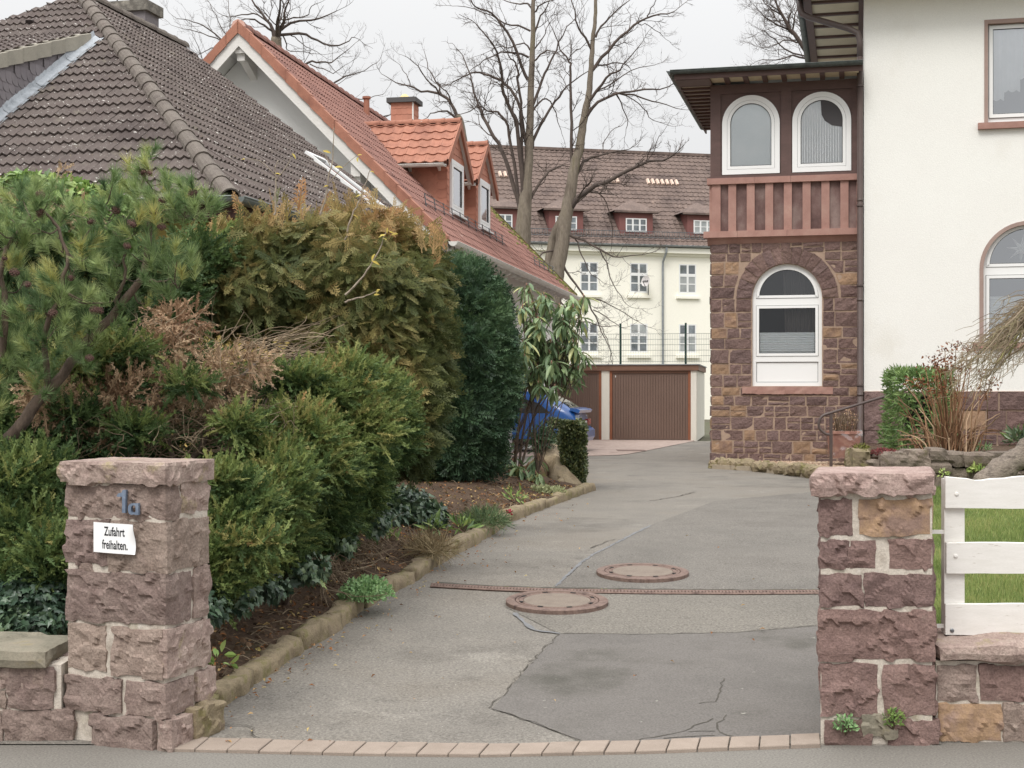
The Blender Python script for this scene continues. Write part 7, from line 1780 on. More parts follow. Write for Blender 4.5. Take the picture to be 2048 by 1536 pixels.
# ================================================================== bare trees
M_BARK = mat('grey_brown_lime_bark', [L(112, 98, 84, .6), L(144, 130, 112, .6), L(126, 114, 92, .6)], scale=3, rough=.95, bump=.8, bscale=20, fine=.2, fscale=20, stretch=(1, 1, .25), patches=[(L(134, 128, 70, .55), 1.5, .58, .15, .5)])
M_BRANCH = mat('dark_branch_bark', [L(88, 76, 70, .6), L(112, 96, 86, .6)], scale=3, rough=.95, fine=.15)
def bare_tree(label, base, trunks, limbs, seed, twl=1.0, dens=1.0, spread=.9):
    t = thing('bare_tree', base, label, 'tree', 'bare winter trees behind the houses'); r = np.random.default_rng(seed); mt, mb, mtw = MB(), MB(), MB()
    nodes = []
    for pl, rad in trunks:
        c = curve(np.array([P(*q) for q in pl]), 4 * len(pl), .01, r); rr = .86 * np.interp(np.linspace(0, 1, len(c)), np.linspace(0, 1, len(rad)), rad); mt.tube(c, rr, 10); nodes.append(c)
    def grow(p, d, l, ra, lev):
        n = 5; pts = [p]; d = unit(d)
        for i in range(n):
            d = unit(d + r.normal(0, .17, 3) + np.array((0, 0, .07))); pts.append(pts[-1] + d * l / n)
        mtw.tube(pts, np.linspace(ra, ra * .45, n + 1), 3, cap=False)
        if lev <= 0: return
        k = max(2, int(r.integers(3, 6) * dens))
        for q in range(k):
            f = r.uniform(.2, 1.0); i = min(int(f * n), n - 1); o = pts[i] + (pts[i + 1] - pts[i]) * (f * n - i); a = unit(np.cross(d, r.normal(size=3))); grow(o, d * .75 + a * r.uniform(.5, 1.0), l * r.uniform(.35, .65), ra * .55, lev - 1)
    for L_ in limbs:
        pl, r0 = L_[0], L_[1]; Y = pl[0][2]; dz = r.normal(0, spread); n = len(pl)
        pts = np.array([P(q[0], q[1], Y + dz * (i / (n - 1)) ** 1.1) for i, q in enumerate(pl)]); ln = np.linalg.norm(np.diff(pts, axis=0), axis=1).sum(); m = max(10, int(ln / .25))
        c = curve(pts, m, .02, r); r0 = r0 * .85; rr = np.linspace(r0, max(.010, r0 * .22), m); mb.tube(c, rr, 6, cap=False)
        step = .42 / dens; s = ln * .18
        while s < ln:
            f = s / ln * (m - 1); i = min(int(f), m - 2); o = c[i] + (c[i + 1] - c[i]) * (f - i); d = unit(c[i + 1] - c[i]); a = unit(np.cross(d, r.normal(size=3)))
            grow(o, d * .8 + a * r.uniform(.5, 1.0), twl * r.uniform(.5, 1.3) * (1 - .35 * s / ln), max(.006, rr[i] * .38), 2); s += step * r.uniform(.5, 1.5)
        grow(c[-1], c[-1] - c[-2], twl * .8, max(.007, rr[-1]), 2)
    mt.build('trunk', M_BARK, t, smooth=True); mb.build('crown', M_BRANCH, t, smooth=True); mtw.build('twigs', M_BRANCH, t)
    return t
def Lm(pts, Y, r0): return ([(x, y, Y) for x, y in pts], r0)
YA, YBt, YC, YD, YE = 50.5, 49.5, 60.0, 62.0, 52.0
bare_tree('tall bare lime tree with a straight trunk, left of the central pair', (P(1046, 780, YA)[0], YA, .3),
          [([(1046, 860, YA), (1045, 640, YA), (1045, 500, YA), (1049, 420, YA), (1056, 330, YA), (1060, 250, YA), (1063, 150, YA), (1066, 60, YA), (1068, -60, YA), (1070, -200, YA)], [.42, .40, .36, .30, .19, .16, .13, .10, .07, .04])],
          [Lm([(1056, 160), (1042, 125), (1022, 77), (999, 42), (978, 23), (953, 17), (942, 0), (930, -30)], YA, .075), Lm([(1061, 62), (1042, 53), (1026, 52), (1005, 44), (988, 33), (963, 25), (940, 15), (915, 12)], YA, .045),
           Lm([(1048, 430), (1043, 340), (1032, 250), (1015, 208), (1007, 183), (1005, 160), (999, 125), (992, 104), (984, 87), (957, 54)], YA, .11), Lm([(1050, 425), (1044, 308), (1042, 229), (1036, 167), (1036, 144), (1030, 125), (1019, 114), (1008, 70)], YA, .085),
           Lm([(1042, 440), (1030, 340), (1017, 260), (1005, 233), (992, 223), (976, 223), (960, 214), (930, 226)], YA, .085), Lm([(1040, 420), (1011, 319), (984, 269), (965, 227), (959, 212), (947, 183), (940, 150), (925, 110)], YA, .10),
           Lm([(1052, 290), (1038, 208), (1022, 179), (1001, 160), (976, 150), (951, 144), (934, 150), (913, 162), (892, 171)], YA, .075), Lm([(1058, 115), (1032, 106), (1009, 102), (995, 108), (967, 121), (953, 131), (930, 150)], YA, .05),
           Lm([(1060, 100), (1050, 87), (1035, 88), (1020, 95), (1000, 92), (975, 104)], YA, .04),
           Lm([(1062, 300), (1067, 279), (1082, 248), (1105, 210), (1124, 185), (1141, 167), (1177, 142)], YA, .08), Lm([(1064, 215), (1080, 175), (1092, 144), (1105, 117), (1117, 92), (1132, 56), (1150, 38)], YA, .07),
           Lm([(1066, 75), (1078, 40), (1092, 19), (1104, -10)], YA, .055), Lm([(1064, 225), (1076, 208), (1090, 196), (1103, 208), (1113, 229), (1122, 260)], YA, .05), Lm([(1064, 125), (1082, 108), (1099, 102), (1113, 104), (1126, 115)], YA, .04),
           Lm([(1056, 410), (1085, 357), (1103, 341), (1123, 332), (1140, 333)], YA, .07), Lm([(1066, 20), (1052, 8), (1030, 8), (1010, 2), (990, -10)], YA, .045), Lm([(1066, 25), (1085, 5), (1110, 0), (1140, -10)], YA, .04),
           Lm([(1064, 105), (1074, 88), (1084, 78), (1092, 60), (1105, 40)], YA, .04)], 101)
bare_tree('tall bare lime tree leaning right, its double trunk rising beside the roof end', (P(1106, 780, YBt)[0], YBt, .3),
          [([(1098, 860, YBt), (1104, 640, YBt), (1110, 560, YBt), (1124, 490, YBt), (1133, 430, YBt), (1140, 390, YBt), (1148, 340, YBt), (1160, 290, YBt), (1168, 240, YBt), (1177, 190, YBt), (1182, 140, YBt), (1184, 100, YBt), (1190, 50, YBt), (1192, 0, YBt), (1196, -120, YBt)], [.36, .36, .34, .30, .27, .25, .21, .18, .16, .13, .11, .10, .08, .07, .03]),
           ([(1090, 660, YBt + .3), (1095, 560, YBt + .3), (1104, 490, YBt + .3), (1116, 455, YBt + .2), (1130, 425, YBt)], [.24, .23, .20, .19, .17])],
          [Lm([(1170, 245), (1179, 225), (1193, 208), (1225, 188), (1252, 185), (1293, 178), (1320, 179), (1350, 165)], YBt, .085), Lm([(1225, 188), (1243, 187), (1279, 195), (1310, 203), (1337, 211), (1365, 219)], YBt, .05), Lm([(1225, 189), (1233, 190), (1245, 212), (1256, 240), (1252, 258)], YBt, .035), Lm([(1240, 188), (1270, 200), (1290, 220), (1305, 240), (1330, 248)], YBt, .025),
           Lm([(1176, 205), (1190, 186), (1206, 165), (1220, 146), (1237, 142), (1250, 125), (1280, 90)], YBt, .07), Lm([(1190, 187), (1214, 172), (1240, 156), (1275, 138), (1310, 130)], YBt, .04), Lm([(1195, 130), (1225, 127), (1255, 130), (1262, 140)], YBt, .035),
           Lm([(1181, 145), (1206, 110), (1239, 77), (1268, 52), (1295, 33), (1331, 28), (1350, 22)], YBt, .08), Lm([(1295, 33), (1302, 18), (1315, -8)], YBt, .03), Lm([(1270, 51), (1290, 48), (1310, 60), (1325, 72)], YBt, .02), Lm([(1191, 75), (1210, 44), (1239, 17), (1265, -5)], YBt, .055),
           Lm([(1184, 102), (1172, 79), (1158, 60), (1152, 35), (1143, 0), (1138, -30)], YBt, .055), Lm([(1140, 395), (1143, 312), (1140, 208), (1140, 135), (1137, 119), (1120, 96), (1106, 60)], YBt, .085), Lm([(1138, 120), (1146, 104), (1165, 92), (1178, 82)], YBt, .025), Lm([(1218, 147), (1215, 120), (1220, 80), (1224, 40)], YBt, .025),
           Lm([(1140, 420), (1151, 403), (1178, 379), (1222, 359), (1261, 339), (1294, 323), (1323, 322), (1340, 315)], YBt, .13), Lm([(1142, 375), (1162, 331), (1178, 317), (1204, 309), (1250, 300)], YBt, .09), Lm([(1205, 310), (1208, 285), (1222, 262), (1245, 250)], YBt, .02), Lm([(1294, 323), (1310, 300), (1312, 285), (1322, 270)], YBt, .02),
           Lm([(1122, 515), (1130, 537), (1150, 564), (1173, 598), (1187, 625), (1198, 651), (1211, 680), (1220, 700)], YBt, .06), Lm([(1173, 598), (1192, 598), (1221, 610), (1259, 632), (1278, 644)], YBt, .03), Lm([(1187, 620), (1205, 630), (1228, 645), (1245, 655)], YBt, .025), Lm([(1110, 580), (1117, 594), (1131, 619), (1147, 644), (1165, 668)], YBt, .05),
           Lm([(1130, 470), (1150, 474), (1173, 484), (1202, 501), (1221, 510), (1246, 514), (1288, 509)], YBt, .065), Lm([(1200, 500), (1215, 530), (1222, 560), (1240, 590), (1255, 610)], YBt, .03), Lm([(1104, 638), (1130, 641), (1154, 644), (1185, 646), (1208, 655), (1232, 651)], YBt, .045), Lm([(1150, 478), (1165, 510), (1175, 540), (1200, 560)], YBt, .03), Lm([(1110, 500), (1085, 505), (1078, 520), (1075, 535)], YBt, .05), Lm([(1155, 405), (1185, 380), (1210, 400), (1222, 440), (1224, 480)], YBt, .035), Lm([(1205, 655), (1218, 690), (1222, 720)], YBt, .02)], 102)
bare_tree('bare spreading tree behind the ridge of the red roofed house', (P(552, 780, YC)[0], YC, .3),
          [([(552, 780, YC), (552, 300, YC), (552, 110, YC), (553, 74, YC)], [.40, .34, .27, .25])],
          [Lm([(550, 80), (545, 60), (538, 45), (513, 16), (500, -10)], YC, .13), Lm([(553, 80), (555, 50), (557, 29), (561, -10)], YC, .13), Lm([(556, 80), (563, 55), (568, 40), (571, 18), (582, -10)], YC, .12), Lm([(562, 60), (583, 45), (630, 40), (655, 31), (675, 21)], YC, .08), Lm([(560, 70), (605, 67), (632, 79), (666, 92), (695, 83), (710, 75)], YC, .08),
           Lm([(545, 62), (526, 49), (504, 38), (486, 40), (465, 48)], YC, .06), Lm([(538, 46), (515, 28), (490, 28), (460, 34), (435, 25)], YC, .05), Lm([(565, 70), (573, 90), (576, 101), (600, 102), (640, 108)], YC, .035), Lm([(570, 40), (590, 35), (615, 32), (622, 15), (640, 5)], YC, .04), Lm([(575, 68), (590, 75), (610, 92), (640, 108)], YC, .03),
           Lm([(552, 200), (607, 132), (632, 124), (659, 126), (672, 117), (699, 97)], YC, .07), Lm([(640, 190), (668, 166), (690, 153), (717, 146), (753, 126)], YC, .06), Lm([(620, 128), (645, 138), (668, 147), (690, 130)], YC, .035), Lm([(700, 190), (720, 199), (750, 192), (770, 185)], YC, .03), Lm([(740, 245), (767, 233), (790, 225), (805, 215)], YC, .05), Lm([(500, 130), (455, 90), (410, 54), (380, 43), (352, 36)], YC, .05), Lm([(470, 95), (430, 75), (392, 64), (358, 55)], YC, .04), Lm([(480, 80), (448, 66), (432, 30), (415, 0)], YC, .035), Lm([(460, 68), (459, 30), (456, -5)], YC, .025), Lm([(440, 110), (412, 130), (400, 100), (390, 80)], YC, .03), Lm([(440, 95), (415, 98), (400, 108), (388, 104)], YC, .03)], 103, 1.2, .8)
bare_tree('small bare tree bending over the far slope behind the tile clad chimney', (P(930, 780, YD)[0], YD, .3),
          [([(940, 780, YD), (930, 350, YD), (922, 250, YD), (914, 231, YD)], [.30, .24, .17, .14])],
          [Lm([(915, 235), (905, 210), (890, 196), (878, 187), (861, 184), (840, 183), (817, 171), (801, 170), (780, 158)], YD, .10), Lm([(880, 190), (872, 175), (857, 163), (842, 140), (824, 121), (809, 112)], YD, .05), Lm([(879, 187), (878, 171), (863, 150), (855, 129), (849, 104)], YD, .05), Lm([(917, 240), (901, 227), (882, 223), (863, 227), (849, 238)], YD, .07), Lm([(903, 208), (896, 190), (880, 170), (870, 160)], YD, .05), Lm([(820, 172), (815, 155), (805, 140), (798, 128)], YD, .025), Lm([(876, 166), (900, 170), (920, 180)], YD, .02)], 104, .9, .8)
bare_tree('bare tree rising behind the villa eave at the upper right', (P(1680, 780, YE)[0], YE, .3),
          [([(1700, 780, YE), (1680, 300, YE), (1640, 150, YE), (1621, 116, YE)], [.34, .26, .17, .15])],
          [Lm([(1640, 150), (1604, 89), (1580, 58), (1567, 31), (1553, 10), (1545, -20)], YE, .12), Lm([(1600, 85), (1575, 80), (1550, 90), (1525, 95)], YE, .04), Lm([(1625, 118), (1585, 112), (1550, 120), (1515, 122)], YE, .05), Lm([(1580, 60), (1555, 50), (1530, 35), (1510, 12)], YE, .045), Lm([(1585, 62), (1590, 30), (1600, 0)], YE, .045), Lm([(1610, 100), (1612, 70), (1605, 45)], YE, .04), Lm([(1565, 30), (1540, 15), (1520, -5)], YE, .04), Lm([(1620, 116), (1570, 98), (1540, 70), (1522, 60)], YE, .04), Lm([(1600, 84), (1560, 72), (1535, 58)], YE, .03)], 105, 1.1, 1.5)

# ================================================================== blue car
CF = Frame(P(1152, 907, 34.3) * np.array((1, 1, 0)) + (0, 0, .30), 13.5)
CF.r, CF.d = -CF.r, CF.d          # x: from the tail to the nose, y: away from the viewer
car = thing('parked_car', CF.p(2, .8, 0), 'blue three door hatchback with spoiler parked behind the clipped hedges', 'car')
M_CAR = flat('blue_car_paint', (.014, .10, .36, 1), .3, .5, 0.0, .5); M_TYRE = flat('tyre_rubber', (.018, .018, .018, 1), .8); M_RIM = flat('alloy_rim', L(190, 192, 196, .8), .3, .5, .8); M_CGL = flat('car_glass', (.015, .018, .022, 1), .03, .7)
prof = [(-.06, .30), (-.08, .42), (-.06, .58), (.0, .62), (.03, .90), (.08, 1.0), (.40, 1.22), (.80, 1.40), (1.2, 1.48), (1.9, 1.51), (2.5, 1.42), (3.0, 1.12), (3.25, .92), (3.9, .80), (4.1, .66), (4.14, .40), (4.1, .24)]
wid = lambda x, z: (.84 - .10 * max(0, (z - .85) / .5) ** 1.2 * 1.6) * (1 - .10 * max(0, (x - 3.3) / .9) ** 2 - .06 * max(0, (.3 - x) / .4) ** 2)
mb = MB(); V = []; W_ = .84
bot = .20
xs = sorted(set([p[0] for p in prof] + list(np.linspace(-.05, 4.1, 40))))
top = lambda x: np.interp(x, [p[0] for p in prof[3:]], [p[1] for p in prof[3:]])
cols = []
for x in xs:
    zt = max(top(x), .3); zb = bot + (.10 if x < .05 or x > 4.05 else 0); row = []
    for f in (0, .12, .45, .62, .74, .9, 1.0):
        z = zb + (zt - zb) * f; y = wid(x, z) * (.98 if f == 0 else 1.0) * (1.0 if f < .95 else .86); row.append((y, z))
    prof_r = [(-y, z) for y, z in row] + [(y, z) for y, z in row[::-1]]; cols.append([CF.p(x, y + .84, z) for y, z in prof_r])
k = len(cols[0]); V = [p for c in cols for p in c]
mb.add(V, [(i * k + j, i * k + (j + 1) % k, (i + 1) * k + (j + 1) % k, (i + 1) * k + j) for i in range(len(cols) - 1) for j in range(k)] + [tuple(range(k)), tuple((len(cols) - 1) * k + j for j in range(k))]); mb.build('body', M_CAR, car, smooth=True)
cs = lambda x, z, o=.006: CF.p(x, .84 - wid(x, z) - o, z)
def side_patch(nm, pts, m, o=.008): mb = MB(); mb.poly([cs(x, z, o) for x, z in pts]); return mb.build(nm, m, car)
side_patch('side_window', [(.62, .96), (.95, 1.20), (1.28, 1.30), (1.75, 1.33), (1.75, .96)], M_CGL); side_patch('side_window', [(1.82, .96), (1.82, 1.33), (2.42, 1.27), (2.85, 1.0), (2.85, .96)], M_CGL)
top_p = lambda x, y, o=.008: CF.p(x, .84 + y, top(x) + o)
mb = MB(); gx = np.linspace(.14, 1.0, 8)
Vg = [top_p(x, s * .60 * (1 - .12 * (x - .1)), .012) for x in gx for s in (-1, 1)]; mb.add(Vg, [(2 * i, 2 * i + 1, 2 * i + 3, 2 * i + 2) for i in range(7)]); mb.build('rear_window', M_CGL, car)
for y in (-.45, .1): mb = MB(); mb.bar(top_p(.25, y, .02), top_p(.85, y + .3, .02), .02, .02); mb.build('wiper', M_BLACK, car)
mb = MB(); mb.prism([CF.p(x, .02, z) for x, z in ((-.06, .96), (-.10, 1.03), (-.04, 1.06), (.16, 1.09), (.14, 1.02))], CF.d * 1.64); mb.build('spoiler', M_CAR, car, smooth=False)
mb = MB(); mb.prism([CF.p(x, .0, z) for x, z in ((.30, .26), (-.10, .26), (-.16, .36), (-.16, .52), (-.10, .58), (.30, .56))], CF.d * 1.68); mb.build('rear_bumper', M_CAR, car)
for y0, y1 in ((-.012, .36), (1.32, 1.692)):
    mb = MB(); mb.box((-.06, y0, .66), (.22 if y0 < 0 else .2, y1, .80), CF); mb.build('tail_light', flat('pale_red_tail_light', L(206, 120, 104, .8), .2, .6) if y0 < 0 else flat('red_tail_light', L(190, 30, 30, .8), .2, .6), car)
mb = MB(); mb.box((-.068, .58, .64), (-.052, 1.10, .76), CF); mb.build('number_plate', flat('number_plate', L(226, 226, 220, .8), .5), car)
mb = MB(); a = CF.p(-.072, 1.0, .88); mb.tube([a + (0, 0, .05), a + CF.d * .02 + (0, 0, .02), a - CF.d * .01, a + CF.d * .03 + (0, 0, -.03)], .012, 5); mb.build('emblem', M_RIM, car)
for k_ in range(5): mb = MB(); mb.box((-.066, .15 + .05 * k_, .845), (-.05, .185 + .05 * k_, .872), CF); mb.build('badge_letter', M_RIM, car)
for x in (.72, 3.35):
    for y, sgn in ((-.0, 1), (1.52, -1)):
        w = place('wheel', None, CF.p(x, y + .08, .30), car); mb = MB(); c = CF.p(x, y - .01, .30); mb.tube([c, c + CF.d * .03, c + CF.d * .17, c + CF.d * .19], [.27, .30, .30, .27], 24); mb.build('tyre', M_TYRE, w, smooth=False)
        mb = MB(); c = CF.p(x, y - .02 if sgn > 0 else y + .19, .30); mb.tube([c, c + CF.d * .02], .19, 20); mb.build('rim', M_RIM, w)
        for q in range(5):
            a = q * 2 * math.pi / 5; mb = MB(); d_ = CF.r * math.cos(a) + CF.u * math.sin(a); cc = c - CF.d * (.008 * sgn); mb.bar(cc + d_ * .03, cc + d_ * .18, .05, .012, up=CF.d); mb.build('spoke', M_STEEL, w)
mb = MB(); mb.box((.3, -.004, .2), (3.9, .01, .33), CF); mb.build('sill_trim', M_BLACK, car)
mb = MB(); a = CF.p(-.2, .45, .22); mb.tube([a, a - CF.r * 0 + CF.r * .25], .035, 10); mb.build('exhaust', M_STEEL, car)

# ================================================================== garden on the right
# lawn
def lx(y): return .262 * y + .05
strip('lawn', list(np.linspace(7.86, 20.4, 60)), lx, lambda y: 16, 30, lambda x, y: .43 + .012 * math.sin(x * 2.1 + y), M_LAWN, kind='structure')
r_ = np.random.default_rng(111); n = 90000
yy = 7.9 + 12.3 * r_.random(n) ** 1.7; xw = .372 * yy; xl_ = np.maximum(.262 * yy + .05, 0); xx_ = xl_ + (xw - xl_ + .3) * r_.random(n)
h = r_.uniform(.03, .075, n); az = r_.uniform(0, 6.28, n); w_ = r_.uniform(.002, .0042, n) * (1 + .05 * (yy - 8)); b = np.stack([xx_, yy, np.full(n, .425)], 1); s_ = np.stack([np.cos(az), np.sin(az), np.zeros(n)], 1) * w_[:, None]; tip = b + np.stack([r_.normal(0, .018, n), r_.normal(0, .018, n), h], 1)
V = np.stack([b - s_, b + s_, tip], 1).reshape(-1, 3); mb = MB(); mb.add(V, np.arange(3 * n).reshape(-1, 3), 0, np.repeat(np.clip(.45 + .28 * fbm(b * 1.1, 7, 2) + r_.normal(0, .18, n), .01, 1), 3))
mb.build('grass', leafmat('lawn_grass', [L(78, 104, 40, .5), L(112, 140, 58, .5), L(148, 166, 80, .5), L(180, 172, 108, .5)], .5, .3, .3, .2, .76), None, kind='stuff', label='bright green lawn behind the white fence')
mb = MB()
for i in range(14): c = np.array((r_.uniform(2.6, 6.5), r_.uniform(9, 19), .49)); mb.tube([c, c + (0, 0, .012)], .014, 6, tint=.5)
mb.build('daisies', flat('daisy_white', L(240, 240, 236, .9), .7), None, kind='stuff', label='few white daisies in the lawn')
# gravel strip with kerb and edging stones in front of the bay
kb = [G(1424, 938), G(1500, 942), G(1560, 949), G(1621, 957), G(1700, 968), G(1760, 984)]
gk = place('garden_kerb', None, kb[2]); gk['kind'] = 'structure'; gk['label'] = 'pale concrete kerb in front of the stone bay'
for a, b in zip(kb[:-1], kb[1:]):
    m_ = (a + b) / 2
    for p, q in ((a, m_), (m_, b)):
        ln = np.linalg.norm((q - p)[:2]); fr = Frame(p, -math.degrees(math.atan2((q - p)[1], (q - p)[0]))); mb = MB(); mb.box((.004, 0, -.1), (ln - .004, .09, .085), fr); mb.build('kerb_stone', mat('pale_kerb_concrete', [L(176, 158, 132, .6), L(196, 178, 150, .6)], scale=5, rough=.95, bump=.3, bscale=60, fine=.12) if 'pale_kerb_concrete' not in bpy.data.materials else bpy.data.materials['pale_kerb_concrete'], gk)
mb = MB(); pts = [kb[0] + (0, .05, 0), kb[1] + (0, .05, 0), kb[2] + (0, .05, 0), kb[3] + (0, .05, 0), kb[4] + (0, .05, 0), (9, 21, 0), (9, 29, 0), (4.4, 29.6, 0)]
mb.poly([(p[0], p[1], .36) for p in pts]); mb.build('gravel_bed', M_GRAVB, None, kind='structure')
mb = MB(); M_PEB = leafmat('pebbles', [L(150, 118, 96, .5), L(196, 164, 136, .55), L(222, 200, 174, .6), L(176, 136, 108, .5)], .9, .2, 0, .25, .5)
V0 = np.array([(1, 0, 0), (0, 1, 0), (-1, 0, 0), (0, -1, 0), (0, 0, .7), (0, 0, -.5)]); F0 = np.array([(0, 1, 4), (1, 2, 4), (2, 3, 4), (3, 0, 4)])
n = 6000; px = r_.uniform(1428, 1720, n); f = r_.random(n); kx_ = np.array([k[0] for k in kb]); ky_ = np.array([k[1] for k in kb])
ang = (px - 1024) / F; yk = np.interp(px, [1424, 1500, 1560, 1621, 1700, 1760], ky_); yy = yk + .12 + f * (29.2 - yk - .12); pos = np.stack([ang * yy, yy, np.full(n, .365)], 1); inb = ((pos - VF.o) @ VF.d) < -.03; pos = pos[inb]; n = len(pos); sc_ = r_.uniform(.014, .032, n); az = r_.uniform(0, 6.28, n); ca, sa = np.cos(az), np.sin(az)
W = V0[None] * sc_[:, None, None] * np.stack([r_.uniform(.8, 1.4, n), r_.uniform(.7, 1, n), r_.uniform(.6, 1, n)], 1)[:, None]; V = np.stack([W[..., 0] * ca[:, None] - W[..., 1] * sa[:, None], W[..., 0] * sa[:, None] + W[..., 1] * ca[:, None], W[..., 2]], -1) + pos[:, None]
mb.add(V.reshape(-1, 3), (F0[None] + (np.arange(n) * 6)[:, None, None]).reshape(-1, 3), 0, np.repeat(r_.random(n) * .99 + .01, 6)); mb.build('gravel', M_PEB, None, kind='stuff', label='pinkish pebbles in front of the stone bay')
es = 0
for i in range(19):
    s = (i + .5) / 19 * .66; p = along(np.array(kb), s) + (.02, .22 + r_.uniform(-.05, .05), .1); w_ = r_.uniform(.09, .2); o = stone('edging_stone', p - (w_, .09, .08), p + (w_, .09, r_.uniform(.04, .10)), M_MOSSST, None, None, 4000 + i, res=.05, amp=.02, bulge=.02, chamf=.025)
    tag(o, 'small rounded mossy stone in the row along the pale kerb before the bay', 'stone', 'edging stones along the kerb of the bay')
# terrace behind the dry stone wall
strip('terrace', list(np.linspace(20.55, 29.3, 12)), lambda y: .247 * y + .02, lambda y: 17, 10, lambda x, y: .92 - .026 * (y - 20.5), M_SOIL, kind='structure')
dw = thing('dry_stone_wall', P(1880, 960, 20.3), 'low dry stone retaining wall of rough sandstone behind the lawn', 'garden wall')
YW = 20.25; cw = lambda px, py: P(px, py, YW)
M_DRY = mat('grey_brown_field_stone', [L(116, 102, 90, .75), L(148, 132, 116, .75), L(132, 112, 102, .75)], scale=3, rough=.95, bump=.9, bscale=24, fine=.18, fscale=60, bdist=.02, valvar=.14, patches=[(L(130, 128, 70, .65), 3, .58, .12, .5), (L(92, 78, 72, .7), 2.5, .6, .1, .5)])
rects = [(1703, 897, 1742, 938), (1716, 918, 1760, 938), (1761, 903, 1813, 933), (1815, 899, 1859, 938), (1860, 896, 1895, 918), (1861, 918, 1900, 944), (1897, 903, 1929, 932), (1930, 905, 1985, 933), (1987, 904, 2042, 939), (2044, 906, 2110, 938), (2112, 904, 2170, 935), (1894, 936, 1946, 958), (1869, 947, 1891, 978), (1948, 940, 1990, 958), (1992, 942, 2060, 960), (2062, 940, 2130, 960), (1760, 936, 1812, 958), (1814, 941, 1866, 962), (1700, 940, 1758, 962), (1893, 960, 1950, 982), (1952, 960, 2010, 982), (2012, 962, 2090, 984), (1700, 964, 1780, 985), (1782, 962, 1866, 985)]
for i, (x0, y0, x1, y1) in enumerate(rects):
    a, b = cw(x0, y1), cw(x1, y0); stone('stone', (a[0] + .01, YW + random.uniform(-.05, .05), a[2] + .008), (b[0] - .01, YW + .4, b[2] - .004), M_MOSSST if i == 0 else M_DRY, None, dw, 4100 + i, res=.04, amp=.016, bulge=.008, chamf=.008, facets=9, flat_top=True)
mb = MB(); a, b = cw(1700, 985), cw(2175, 915); mb.box((a[0] + .05, YW + .16, .4), (b[0], YW + .42, b[2]), None); mb.build('earth_core', M_SOIL, dw)
# handrail
hr = thing('handrail', P(1662, 932, 26.6), 'brown painted tubular handrail with a curled end at the steps by the bay', 'handrail')
Yh = 26.6; mb = MB(); hp = [(1665, 869, 0), (1652, 868, 0), (1640, 858, 0), (1638, 845, 0), (1645, 832, 0), (1664, 825, 0), (1700, 814, .1), (1775, 791, .3), (1840, 772, .5)]
mb.tube(curve([P(x, y, Yh + d_) for x, y, d_ in hp], 40), .026, 9); mb.build('rail', M_PIPE, hr, smooth=True)
mb = MB(); mb.bar(P(1662, 942, Yh), P(1662, 828, Yh), .05, .05, up=(0, 1, 0)); mb.build('post', M_PIPE, hr)
# planter wrapped in clear film
plt = thing('planter', P(1692, 915, 27.4), 'square terracotta planter wrapped in clear film with a dried plant', 'planter')
Yp = 27.4; a, b = P(1666, 917, Yp), P(1722, 863, Yp); M_TER = mat('terracotta', [L(196, 132, 112, .8), L(206, 146, 126, .8)], scale=6, rough=.6, fine=.06); mb = MB(); c = (a + b) / 2
t_, bt_ = (b[0] - a[0]) / 2, (b[0] - a[0]) / 2 * .86
V = [(c[0] + sx * bt_, Yp + .27 + sy * bt_, a[2]) for sx, sy in ((-1, -1), (1, -1), (1, 1), (-1, 1))] + [(c[0] + sx * t_, Yp + .27 + sy * t_, b[2] - .05) for sx, sy in ((-1, -1), (1, -1), (1, 1), (-1, 1))]; mb.add(V, [(0, 1, 5, 4), (1, 2, 6, 5), (2, 3, 7, 6), (3, 0, 4, 7), (3, 2, 1, 0)]); mb.box((c[0] - t_ - .02, Yp + .27 - t_ - .02, b[2] - .05), (c[0] + t_ + .02, Yp + .27 + t_ + .02, b[2])); mb.build('pot_body', M_TER, plt)
m = bpy.data.materials.new('clear_film'); m.use_nodes = True; N, K = m.node_tree.nodes, m.node_tree.links; N.remove(N['Principled BSDF']); tb = N.new('ShaderNodeBsdfTransparent'); gl = N.new('ShaderNodeBsdfGlossy'); gl.inputs['Roughness'].default_value = .18; mx = N.new('ShaderNodeMixShader'); mx.inputs[0].default_value = .30; K.new(tb.outputs[0], mx.inputs[1]); K.new(gl.outputs[0], mx.inputs[2]); K.new(mx.outputs[0], N['Material Output'].inputs[0])
mb = MB(); nx, nz = 18, 12; V = []
for j in range(nz + 1):
    for i in range(4 * nx):
        u = i / nx; sd_, f = int(u), u - int(u); cr = [(-1, -1), (1, -1), (1, 1), (-1, 1)]; p0, p1 = np.array(cr[sd_]), np.array(cr[(sd_ + 1) % 4]); q = (p0 + (p1 - p0) * f) * (t_ + .035 - .035 * (1 - j / nz)); z = a[2] + (b[2] + .03 - a[2]) * j / nz
        w_ = .022 * float(fbm(np.array([[q[0] * 9 + 40, q[1] * 9 + z * 5, z * 11]]), 9, 2)[0]); q = q * (1 + w_ / t_); V.append((c[0] + q[0], Yp + .27 + q[1], z))
mb.add(V, [(j * 4 * nx + i, j * 4 * nx + (i + 1) % (4 * nx), (j + 1) * 4 * nx + (i + 1) % (4 * nx), (j + 1) * 4 * nx + i) for j in range(nz) for i in range(4 * nx)]); mb.build('film_wrap', m, plt, smooth=True)
mb = MB()
for i in range(70):
    x, y = c[0] + r_.uniform(-.2, .2), Yp + .27 + r_.uniform(-.2, .2); z0 = b[2] - .04; pts = curve([(x, y, z0), (x + r_.normal(0, .04), y + r_.normal(0, .04), z0 + .2), (x + r_.normal(0, .08), y + r_.normal(0, .08), z0 + r_.uniform(.25, .45))], 5); mb.tube(pts, [.007, .006, .005, .004, .003], 4, tint=max(.01, r_.random() * .6), cap=False)
